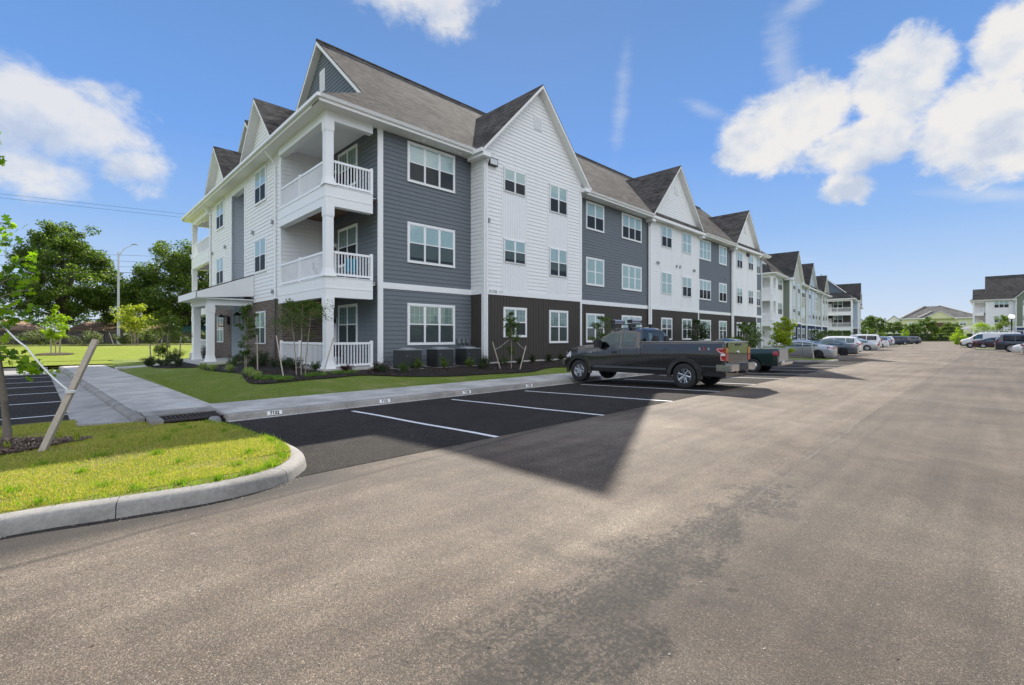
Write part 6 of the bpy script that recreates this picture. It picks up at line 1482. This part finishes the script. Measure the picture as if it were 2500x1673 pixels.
VAN = dict(L=5.7, W=2.0, r=.36, rimr=.2, sill=.3, ax=(1.3, 4.75), crown=.05, tum=.12, rr=.14, top=[(0, 1.9), (.05, 2.0), (.3, 2.06), (3.6, 2.08), (4.0, 2.02), (4.75, 1.42), (5.0, 1.28), (5.55, 1.1), (5.7, .9)], belt=[(0, 1.25), (4.2, 1.22), (5.3, 1.0), (5.7, .75)],
           win=[(3.55, 4.35)], ws=(3.95, 4.75), rw=(.02, .04), rwon=0, seams=(3.4, 4.45), handles=(3.6,), tail=(.9, 1.5, .08), head=(.72, .92, .2), clad=.45, plan=[(0, .96), (.1, 1), (5.0, 1), (5.5, .9), (5.7, .75)], plate=.5, mm=BLK, ms=1.4, mh=1.3, tlw=.08)
v_ = park(0, 'white work van with a roof ladder rack facing the road', 90.0, -2.7, .0, VAN, paint('van_white', (.66, .67, .68), 0, .4), 'steel', 92, 'van', 'work_van', group=None)
v_['group'] = RG
m = MB(); m.box(5.55, 5.74, -.85, .85, .42, .72); m.build('front_bumper', BLK, v_, uv=False)
m = MB(); m.box(5.5, 5.72, .62, .86, .74, .84); m.build('turn_signal', AMB, v_, uv=False)
lr = MB()
for x in (.7, 2.0, 3.2): lr.box(x - .03, x + .03, -.8, .8, 2.2, 2.24); lr.box(x - .03, x + .03, -.82, -.78, 2.05, 2.24); lr.box(x - .03, x + .03, .78, .82, 2.05, 2.24)
lr.build('roof_rack', M('rack_white', (.7, .7, .7), .5), v_, uv=False)
ld = MB(); 
for s in (.35, .72): ld.box(-.9, 3.9, s - .03, s + .03, 2.245, 2.33)
for k in range(15): ld.box(-.8 + k * .32, -.77 + k * .32, .38, .69, 2.27, 2.30)
o = ld.build('ladder', M('ladder_aluminium', (.62, .63, .64), .4, .6), uv=False); o.location = (90.0, -2.7, 0); o.rotation_euler = (0, 0, R_(92)); tag(o, 'long aluminium ladder lying on the rack of the white van', 'ladder')
park(0, 'dark maroon sedan between the white van and the black wagon', 87.4, 1.75, .0, sedan(), MP, 'alloy', -88, group=RG)
park(0, 'black utility wagon with a chrome tailgate on the right', 69.6, -.25, .0, suv(L=5.1, W=1.98, r=.38, rimr=.26, ax=(1.1, 4.1), top=[(0, 1.05), (.06, 1.25), (.35, 1.68), (.55, 1.76), (1.5, 1.79), (2.8, 1.77), (3.15, 1.66), (3.9, 1.2), (4.2, 1.12), (4.8, 1.0), (5.05, .85), (5.1, .7)], win=[(.55, 1.35), (1.45, 2.4), (2.5, 3.4)], ws=(3.1, 3.85), seams=(1.4, 2.45, 3.5), tail=(1.0, 1.2, .42)), paint('midnight_paint', (.012, .016, .03), .3, .3), 'alloy', -88, group=RG, glass=CARGD)
park(0, 'white sedan with its nose towards the road at right', 62.0, -6.0, .0, sedan(), WP, 'alloy', 92, group=RG)
park(0, 'silver car cut by the right edge of the picture', 57.0, -1.75, .0, sedan(), SP, 'alloy', -88, group=RG)
# ------------------------------------------------------------------ islands, far kerbs and verges
def island(x0, x1, y0, y1, z):
    pts = catmull([(x0, y1, z), (x0, y0 + .9, z), (x0 + .35, y0 + .15, z), ((x0 + x1) / 2, y0, z), (x1 - .35, y0 + .15, z), (x1, y0 + .9, z), (x1, y1, z)], 4)
    kerb(pts, step=3.4)
    inn = [(p[0] * .86 + (x0 + x1) / 2 * .14, p[1] + (.18 if p[1] < y0 + 1 else 0)) for p in pts]
    poly_fill('grass_island', GR1, inn, lambda x, y: z + .15, 1.2)
island(35.0, 37.9, 7.0, 11.25, -.1); island(100.6, 103.4, 8.6, 16.5, -.12); island(75.8, 79.4, -.1 - 5, 1.3, .0); island(93.6, 96.2, -5, 3.2, .0)
poly_fill('lawn', GR1, [(50, -5.6), (163, -5.6), (163, -60), (50, -60)], lambda x, y: .14, 30)
kerb([(163, -5.6, .0), (50, -5.6, .0)], step=4)
kerb([(188, 16, -.1), (188, -75, 0)], step=5)
poly_fill('lawn', GR1, [(188.2, 60), (188.2, -75), (330, -75), (330, 60)], lambda x, y: .13 if y < 12 else .0, 40)
# ------------------------------------------------------------------ buildings further off
spec3.update(porch=0)
b3 = apartment('apartment_building', 'farther apartment building with dark balcony walls and a steep grey gable beyond the green one', (139.95, 22.6, -.2), R_(7.2), spec3)
spec4 = dict(balc=siding('dark_screen', (.05, .045, .045)), detail=False, seed=9, porch=1, gcol=[dict(up=GRN, gr=n_), dict(up=GRN, gr=n_), dict(up=GRN, gr=n_)], bay=[WS, WS, WS, WS], bayg=[('lap', WS), n_, n_, n_], panel=WS, ret=WS, endup=WS, endlo=('flat', WS), recess=WS, endgable=WS, roofm=SHD, roofm2=SH)
b4 = apartment('apartment_building', 'white apartment building with corner balconies at the right behind the work van', (164.0, -4.08, .0), R_(-90), spec4)
YW = siding('pale_yellow_siding', (.62, .60, .40))
def yellow_building():
    t = thing('apartment_building', 'long pale yellow building with a broad brown hip roof in the far distance', 'apartment building', (281, 16, 0), R_(-90 + 4))
    def wl(fr, s0, s1, z1, m=YW): b = MB(); lap(b, fr, s0, s1, 0, z1, course=.4); b.build('wall', m, t)
    W2, D = 13, 26; f = FR((-W2, 0), (1, 0)); wl(f, 0, 2 * W2, 9.6); wl(FR((-W2, D), (0, -1)), 0, D, 9.6); wl(FR((W2, 0), (0, 1)), 0, D, 9.6)
    r = MB(); e, z0, z1 = .8, 9.6, 15.6
    r.slab([(-W2 - e, -e, z0), (W2 + e, -e, z0), (0, D / 2, z1), (-5, D / 2, z1)], .25); r.slab([(W2 + e, -e, z0), (W2 + e, D + e, z0), (0, D / 2, z1)], .25); r.slab([(W2 + e, D + e, z0), (-W2 - e, D + e, z0), (-5, D / 2, z1), (0, D / 2, z1)], .25); r.slab([(-W2 - e, D + e, z0), (-W2 - e, -e, z0), (-5, D / 2, z1)], .25)
    r.build('roof', shingles('far_roof_hazed', (.12, .115, .11), (.16, .155, .148), (.2, .19, .18)), t)  # roof colours greyed to carry the distant haze
    for a, b_ in (((-W2 - .6, -.6, 9.75), (-5, D / 2, 15.8)), ((W2 + .6, -.6, 9.75), (0, D / 2, 15.8)), ((-7.5, -.5, 9.9), (-2.5, 7, 13.1))):
        h = MB(); h.tube([a, b_], .35, 5); h.build('roof_hip', M('pale_hip', (.42, .39, .33), .8), t, uv=False)
    fa = MB(); fa.box(-W2 - e, W2 + e, -e - .05, -e, 9.35, 9.65); fa.build('fascia', WHITE, t, uv=False)
    g_ = MB(); g_.slab([(-5, -1.6, 9.4), (5, -1.6, 9.4), (0, -1.6, 12.4)], 1.5, off=(0, 1, 0)); g_.build('entrance_gable', YW, t)
    g_ = MB(); g_.slab([(-5.5, -2, 9.2), (0, -2, 12.8), (0, 4, 12.8), (-5.5, 4, 9.2)][::-1], .2); g_.slab([(5.5, -2, 9.2), (0, -2, 12.8), (0, 4, 12.8), (5.5, 4, 9.2)], .2); g_.build('gable_roof', WHITE, t)
    g_ = MB(); g_.box(-3, 3, -.08, -.02, 0, 7.6); g_.build('breezeway', M('breezeway', (.12, .07, .05), .9), t, uv=False)
    for x in (-9.5, -6, 7.5, 11):
        for z in (3.4, 6.3):
            window(t, f, x + W2 - 1.1, x + W2 + 1.1, z, z + 1.7, 2, .12, .9, False)
    # wing with a row of small gables
    for k in range(5):
        gx = -W2 - 3 - k * 7.5; gy = 8 + k * 5.5
        b = MB(); b.box(gx - 3, gx + 3, gy, gy + 8, 0, 8.6); b.build('bay', M('wing_white', (.72, .72, .66), .7), t, uv=False)
        b = MB(); b.slab([(gx - 3, gy, 8.6), (gx + 3, gy, 8.6), (gx, gy, 11.2)], 8, off=(0, 1, 0)); b.build('bay_gable', M('wing_white'), t, uv=False)
        b = MB(); b.slab([(gx - 3.5, gy - .4, 8.3), (gx, gy - .4, 11.5), (gx, gy + 8, 11.5), (gx - 3.5, gy + 8, 8.3)][::-1], .15); b.slab([(gx + 3.5, gy - .4, 8.3), (gx, gy - .4, 11.5), (gx, gy + 8, 11.5), (gx + 3.5, gy + 8, 8.3)], .15); b.build('bay_roof', M('wing_roof', (.12, .09, .08), .9), t, uv=False)
        window(t, FR((gx - 3, gy), (1, 0)), 2.1, 3.9, 5.6, 7.2, 2, .12, .9, False)
    return t
yellow_building()
# unseen blocks added behind the camera for windows and paint to reflect
b5 = dup(b2, loc=(70, -46, 0), rz=R_(183), label='unseen green and navy apartment building added behind the camera for reflections'); b6 = dup(b2, loc=(8, -52, 0), rz=R_(180), label='second unseen green and navy apartment building added behind the camera for reflections')
for o_ in (b5, b6): o_['group'] = 'unseen apartment blocks added behind the camera'
# ------------------------------------------------------------------ trees and hedges on the right
DK = [leafmat('far_tree_dark', (.05, .095, .02), (.10, .16, .04), .4, .6), leafmat('far_tree_light', (.12, .18, .045), (.19, .25, .07), .35, .6)]
big_tree('round_tree', 'round dense tree at the end of the parking row', 212, 30.0, 0, 9.0, 4.6, 41, nl=9000, mats=DK, leaf=.4, trunk=.25, crown0=.12, ncl=110, group='trees beyond the far hedge')
big_tree('flat_tree', 'flat topped tree right of the round dense tree', 208, 23.5, 0, 6.6, 3.6, 42, nl=6000, mats=DK, leaf=.36, trunk=.2, crown0=.35, ncl=80, group='trees beyond the far hedge')
big_tree('round_tree', 'small rounded tree left of the broad dark tree', 214, 19.2, 0, 6.0, 2.9, 43, nl=5000, mats=DK, leaf=.36, trunk=.2, crown0=.15, ncl=70, group='trees beyond the far hedge')
big_tree('round_tree', 'broad dark tree before the yellow building', 221, 16.2, 0, 8.0, 3.9, 44, nl=8000, mats=DK, leaf=.38, trunk=.25, crown0=.15, ncl=100, group='trees beyond the far hedge')
big_tree('round_tree', 'low wide olive tree right of the yellow gable entrance', 228, 10.2, 0, 6.2, 3.8, 45, nl=8000, mats=DK, leaf=.36, trunk=.22, crown0=.18, ncl=90, wts=(.35, .65), group='trees beyond the far hedge')
def hedge(label, x0, y0, x1, y1, w_, h, n, seed):
    t = thing('hedge', label, 'hedge', ((x0 + x1) / 2, (y0 + y1) / 2, 0)); rng = np.random.default_rng(seed); L = math.hypot(x1 - x0, y1 - y0); cl = []; cx, cy = (x0 + x1) / 2, (y0 + y1) / 2
    d = ((x1 - x0) / L, (y1 - y0) / L)
    for k in range(int(L * 3)):
        s = (k / (L * 3) - .5) * L; o = rng.uniform(-w_, w_); cl.append((d[0] * s - d[1] * o, d[1] * s + d[0] * o, rng.uniform(.3, h - .25), .42, int(n / L / 3)))
    co = MB(); a = (-d[1] * w_ * .6, d[0] * w_ * .6); e = (d[0] * L / 2, d[1] * L / 2)
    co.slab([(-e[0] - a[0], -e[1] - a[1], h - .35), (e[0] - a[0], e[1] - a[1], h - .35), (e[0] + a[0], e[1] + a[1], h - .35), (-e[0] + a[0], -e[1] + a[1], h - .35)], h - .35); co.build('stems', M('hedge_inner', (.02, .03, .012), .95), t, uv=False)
    leaves('foliage', t, cl, .2, [leafmat('clip_hedge', (.07, .12, .02), (.13, .19, .035), .35, 1), leafmat('clip_tip', (.16, .24, .04), (.24, .3, .07), .4, 1)], (.5, .5), seed, .3); return t
hedge('long clipped hedge at the end of the parking lot', 190.5, 20.5, 200, -2, .6, 1.75, 9000, 51)
hedge('taller dark hedge behind the clipped hedge', 196, 33, 209, 4, .8, 2.7, 10000, 52)
def far_sap(label, x, y, h, r, seed, mats=LIME, name='sapling', c0=.25, n=2200, leaf=.16): young_tree(label, x, y, 0, h, [(0, 0)], (r, c0), mats, leaf, n, seed, sr=.05, name=name, spread=.7)
far_sap('bright green sapling left before the round dense tree', 150, 22.0, 3.9, 1.5, 61, n=2600); far_sap('smaller bright sapling beside it at the end of the row', 152, 19.6, 3.2, 1.1, 62, n=1800)
far_sap('bright green sapling in front of the middle of the hedge', 189.6, 18.9, 4.2, 1.0, 63, n=2000)
far_sap('bright lime tree at the left of the white work van', 121, 4.3, 3.5, 1.2, 64, c0=.05, n=3600); far_sap('layered lime sapling behind the white work van', 119, 1.0, 3.9, 1.8, 65, c0=.55, n=2400)
far_sap('tall layered green tree beside the globe street lamp', 112, -1.3, 5.4, 1.35, 66, [leafmat('layer_leaf', (.12, .19, .03), (.2, .27, .05), .4, 1)], 'young_tree', .3, 4200, .15)
young_tree('yellow green tree on the grass nose by the silver sedan', 37.4, 10.4, .05, 3.1, [(0, 0), (.08, .05)], (1.0, .12), [leafmat('yg_leaf', (.24, .34, .02), (.40, .44, .04), .5, 2), leafmat('orange_tip', (.45, .28, .08), (.5, .35, .1), .4, 2)], .12, 5200, 71, (.93, .07), sr=.03, name='crape_myrtle', spread=.7)
young_tree('dark multi stemmed tree behind the yellow green one', 39.5, 13.8, .0, 2.9, [(0, 0), (.1, 0)], (1.1, .1), DK, .13, 3000, 72, sr=.03, name='crape_myrtle')
stake('leaning stake on the grass nose by the silver sedan', (37.2, 8.5, .02), (37.75, 8.75, 1.15), .04); strap('strap from leaning stake to the yellow green tree', [(37.65, 8.7, 1.0), (37.4, 10.3, 1.3)], .01)
for i, (x, y) in enumerate([(92, 20.6), (99.5, 20.9), (108.5, 21.6), (118, 22.6), (128, 22.5)]):
    young_tree('small dark tree before the green building, %s from the left' % ['first', 'second', 'third', 'fourth', 'fifth'][i], x, y, -.05, 2.9, [(0, 0)], (1.3, .15), DK, .17, 1500, 73 + i, sr=.04, name='young_tree', group='small trees before the green building')
# globe lamp
t = thing('street_lamp', 'black post lamp with a white globe before the white building', 'street lamp', (109.8, -2.3, .1))
m = MB(); m.lathe([(.14, 0), (.14, .5), (.085, .62), (.075, 4.0), (.12, 4.1), (.14, 4.25), (0, 4.25)], n=12); m.build('post', DARKM, t, smooth=True, uv=False)
m = MB(); m.lathe([(.16, 4.25), (.36, 4.45), (.40, 4.62), (.30, 4.86), (.10, 4.98), (0, 5.0)], n=16); m.build('globe', M('globe_glass', (.85, .85, .85), .25, var=0, emit=((1, 1, 1), .25)), t, smooth=True, uv=False)
# ------------------------------------------------------------------ left background: street light, wires, fence, houses
ST = M('galvanised', (.50, .52, .54), .4, .5, var=.06)
t = thing('street_light', 'tall galvanised street light with an arm reaching right above the oaks', 'street light', (5.85, 78.2, .5))
m = MB(); m.tube([(0, 0, 0), (0, 0, 11.9)], [.17, .09], 10); m.build('pole', ST, t, smooth=True, uv=False)
m = MB(); m.tube([(0, 0, 11.3), (.5, -.15, 12.3), (1.4, -.6, 12.95)], [.05, .045, .04], 8); m.build('arm', ST, t, smooth=True, uv=False)
m = MB(); m.lathe([(0, .06), (.12, .05), (.17, 0), (.14, -.05), (0, -.06)], (0, 0, 0), 14); o = m.build('lamp_head', ST, t, smooth=True, uv=False); o.location = (1.6, -.7, 12.98); o.scale = (2.2, 1.2, 1)
WIRE = M('wire_black', (.01, .01, .01), .6, var=0)
ws_ = [((-40, 9.6), (60, 17.0), .018, 'topmost thin wire crossing between the oaks'), ((-40, 9.7), (60, 15.1), .02, 'second wire crossing between the oaks'), ((-40, 7.7), (60, 15.7), .02, 'third wire crossing between the oaks'),
       ((-60, 4.4), (60, 15.6), .035, 'thick black cable, lowest across the oaks'), ((-40, 17.3), (70, 22.9), .016, 'upper of two faint wires high above the oaks'), ((-40, 16.9), (70, 22.2), .016, 'lower of two faint wires high above the oaks')]
for (x0, z0), (x1, z1), r_, lab in ws_:
    m = MB(); m.tube([(x0 + (x1 - x0) * k / 12, 84, z0 + (z1 - z0) * k / 12 - .25 * 4 * (k / 12) * (1 - k / 12)) for k in range(13)], r_, 5); tag(m.build('power_line', WIRE, uv=False), lab, 'power line', 'power lines')
t = thing('board_fence', 'dark board fence behind the dusty hedge shrubs', 'fence', (-5, 87, .5))
m = MB(); k = -30
while k < 32: m.box(k, k + .13, -.02, .02, 0, 1.75 + .02 * math.sin(k * 7)); k += .145
m.build('boards', M('fence_board', (.045, .038, .036), .9, var=.3), t, uv=False)
for k in range(-30, 33, 4): m = MB(); m.box(k - .06, k + .06, .02, .14, 0, 1.8); m.build('post', M('fence_board'), t, uv=False)
def house(name, label, x, y, w_, d, h, rh, wm, rm, rz=0, cat='house'):
    t = thing(name, label, cat, (x, y, .4), rz)
    m = MB(); m.box(-w_, w_, -d, d, 0, h); m.build('wall', wm, t, uv=False)
    m = MB(); e = .5; m.slab([(-w_ - e, -d - e, h), (w_ + e, -d - e, h), (w_ - 2, 0, h + rh), (-w_ + 2, 0, h + rh)], .15); m.slab([(w_ + e, d + e, h), (-w_ - e, d + e, h), (-w_ + 2, 0, h + rh), (w_ - 2, 0, h + rh)], .15)
    m.slab([(w_ + e, -d - e, h), (w_ + e, d + e, h), (w_ - 2, 0, h + rh)], .15); m.slab([(-w_ - e, d + e, h), (-w_ - e, -d - e, h), (-w_ + 2, 0, h + rh)], .15); m.build('roof', rm, t)
    for k in (-.5, .35): m = MB(); m.box(w_ * k - .6, w_ * k + .6, -d - .04, -d, 1.1, 2.3); m.build('window', ROOM, t, uv=False)
    return t
BR_ = shingles('brown_roof', (.46, .30, .21), (.56, .38, .28), (.62, .45, .34))
house('house', 'low pale house with a brown hip roof behind the fence', 9.2, 108, 7.5, 4.5, 2.2, 1.5, M('pale_wall', (.55, .54, .50), .8), BR_)
house('house', 'low house with a brown roof at the far left edge', -9.5, 108, 8, 5, 2.2, 1.6, M('brick_wall_far', (.30, .24, .2), .8), BR_)
house('shed', 'small pale blue shed with a dark green roof behind the fence', 17.5, 95, 3.0, 2.0, 2.1, 1.0, M('shed_wall', (.52, .58, .62), .7), M('shed_roof', (.03, .10, .08), .6), cat='shed')
# ------------------------------------------------------------------ things by the main building
ACM = M('ac_casing', (.055, .06, .062), .5, .3); ACT = M('ac_top', (.26, .28, .29), .5, .3)
for i, x in enumerate((10.52, 12.17, 13.75)):
    t = thing('air_conditioner', 'dark grey air conditioning unit on a slab, %s of three in a row' % ['leftmost', 'middle', 'rightmost'][i], 'air conditioner', (x, 17.0, .2), 0, 'air conditioning units')
    m = MB(); m.box(-.52, .52, -.52, .52, -.05, .06); m.build('pad', CONC, t, uv=False)
    m = MB(); m.box(-.415, .415, -.415, .415, .06, .82)
    for s in (-1, 1):
        for q in range(27): z = .10 + q * .026; m.box(-.41, .41, s * .415, s * .423, z, z + .009); m.box(s * .415, s * .423, -.41, .41, z, z + .009)
        for q in range(5): a = -.4 + q * .2; m.box(a - .008, a + .008, s * .42, s * .428, .08, .8); m.box(s * .42, s * .428, a - .008, a + .008, .08, .8)
    m.build('casing', ACM, t, uv=False)
    m = MB(); m.box(-.44, .44, -.44, .44, .82, .86); m.lathe([(.36, .86), (.34, .90), (.1, .925), (0, .925)], n=24); m.build('top_cover', ACT, t, uv=False)
    m = MB(); m.box(-.31, -.25, -.432, -.428, .58, .62); m.build('badge', M('ac_badge', (.12, .2, .4), .4, var=0), t, uv=False)
MW = M('meter_box', (.20, .22, .235), .5, .2)
for i, x in enumerate((14.0, 14.27, 14.53)):
    t = thing('meter_box', 'small grey electric box on the siding, %s of three' % ['left', 'middle', 'right'][i], 'electric box', (x, 18.06, 1.24), 0, 'electric boxes')
    m = MB(); m.box(-.085, .085, -.09, -.0, 0, .25); m.box(-.07, .07, -.1, -.09, .03, .2); m.build('cover', MW, t, uv=False); m = MB(); m.tube([(0, -.05, 0), (0, -.05, -.3), (.0, -.2, -.42)], .012, 6); m.build('conduit', BLK, t, uv=False)
# fittings that belong to the wall
def wpart(name, bm, mat, lab=None): o = bm.build(name, mat, b1, uv=False, label=lab); return o
m = MB(); m.box(.20, .76, -.17, -.02, 8.42 + 1.50, 10.28); wpart('flood_light', m, M('lamp_frame', (.03, .03, .032), .5)); m = MB(); m.box(.25, .71, -.19, -.171, 9.96, 10.23); wpart('lamp_lens', m, M('lens', (.62, .64, .66), .3))
m = MB(); m.box(36.9, 37.4, .6, .78, 9.95, 10.25); wpart('flood_light', m, M('lamp_frame'))
for x, yy in [(-3.0, .65), (-1.0, .65), (9.0, .65), (12.5, .65), (16.0, .65), (26.5, .65), (30, .65)]: m = MB(); m.lathe([(.09, 10.36), (.08, 10.29), (0, 10.28)], (x, yy, 0), 12); wpart('soffit_light', m, WHITE)
for x, z, yy in [(18.16, 7.2, .8), (18.35, 7.2, .8), (21.3, 7.25, .8), (21.9, 7.25, .8), (24.4, 7.2, .8), (24.6, 7.2, .8), (21.2, 10.7, .8), (21.8, 10.7, .8), (7.85, 7.1, 1.0), (31.8, 7.2, 1.0), (.3 - .05, 7.2, 0)]:
    m = MB(); m.box(x - .06, x + .06, yy - .12, yy - .02, z - .02, z + .13); m.box(x - .08, x + .05, yy - .13, yy - .02, z - .06, z - .02); wpart('wall_vent', m, GREYVENT)
for x, yy in [(18.3, .8), (21.1, .8), (21.8, .8), (24.6, .8), (7.86, 1.0), (.22, 1.0 - .02)]: m = MB(); m.lathe([(.10, 0), (.09, .05), (0, .06)], (x, yy - .05, 3.78), 12, 'y'); wpart('round_vent', m, WHITE)
for y_, z in [(7.3, 7.1), (10.5, 7.1), (10.5, 3.68), (7.3, 3.72), (16.2, 7.1), (19.5, 7.1)]: m = MB(); m.box(-7.18 - .13, -7.2, y_ - .06, y_ + .06, z, z + .14); m.box(-7.18 - .14, -7.2, y_ - .05, y_ + .08, z - .05, z); wpart('wall_vent', m, GREYVENT)
text_mesh('X1728', .19, M('sign_grey', (.12, .12, .13), .6, var=0), 'unit_number', b1, (.55, -.04, 3.78), (R_(90), 0, 0), .002)
m = MB()
for r_ in (3.81, 3.75): 
    for k in range(5): m.box(.95 + k * .06, .99 + k * .06, -.039, -.036, r_, r_ + .035)
wpart('small_lettering', m, M('faint_grey', (.5, .51, .52), .6, var=0))
# chairs on the balconies
def chair(label, x, y, z, rz, cf, cs, folding=True):
    t = thing('patio_chair', label, 'patio chair', (x, y, z), R_(rz), 'chairs on the balconies'); FM = M('chair_frame_' + cf, {'white': (.7, .72, .73), 'dark': (.03, .03, .035)}[cf], .4)
    for s in (-1, 1):
        m = MB(); m.tube([(s * .25, .22, 0), (s * .25, -.2, .62)], .012, 6); m.build('leg', FM, t, uv=False); m = MB(); m.tube([(s * .25, -.24, 0), (s * .25, .2, .42), (s * .25, .32, .95)], .012, 6); m.build('leg', FM, t, uv=False)
        m = MB(); m.box(s * .25 - .02, s * .25 + .02, -.22, .26, .62, .645); m.build('armrest', FM, t, uv=False)
    SM = M('chair_cloth_' + cs, {'teal': (.01, .22, .33), 'blue': (.03, .07, .16), 'black': (.02, .02, .022)}[cs], .8)
    m = MB(); m.box(-.24, .24, -.2, .22, .41, .44); m.build('seat', SM, t, uv=False); m = MB(); m.slab([(-.24, .2, .45), (.24, .2, .45), (.24, .32, .95), (-.24, .32, .95)], .025, off=(0, 1, 0)); m.build('backrest', SM, t, uv=False); return t
chair('teal folding chair on the middle balcony near the right railing', 9.0, 19.0, 3.88, 160, 'white', 'teal'); chair('dark blue folding chair with white frame on the middle balcony', 8.4, 20.6, 3.88, 80, 'white', 'blue')
chair('dark chair on the top balcony behind the railing', 8.7, 19.4, 7.44, 120, 'dark', 'black'); chair('black chair on the ground floor patio behind the railing', 8.6, 19.4, .33, 130, 'dark', 'black')
m = MB(); m.box(-.3, .3, -.25, .25, .40, .44)
for a in (-.26, .26):
    for b in (-.21, .21): m.box(a - .02, a + .02, b - .02, b + .02, 0, .4)
o = m.build('side_table', M('table_wood', (.25, .17, .11), .6), uv=False); o.location = (8.9, 20.0, 3.88); tag(o, 'low wooden table between the chairs on the middle balcony', 'table')
# no air volume here: distant haze is only in the far roof colour
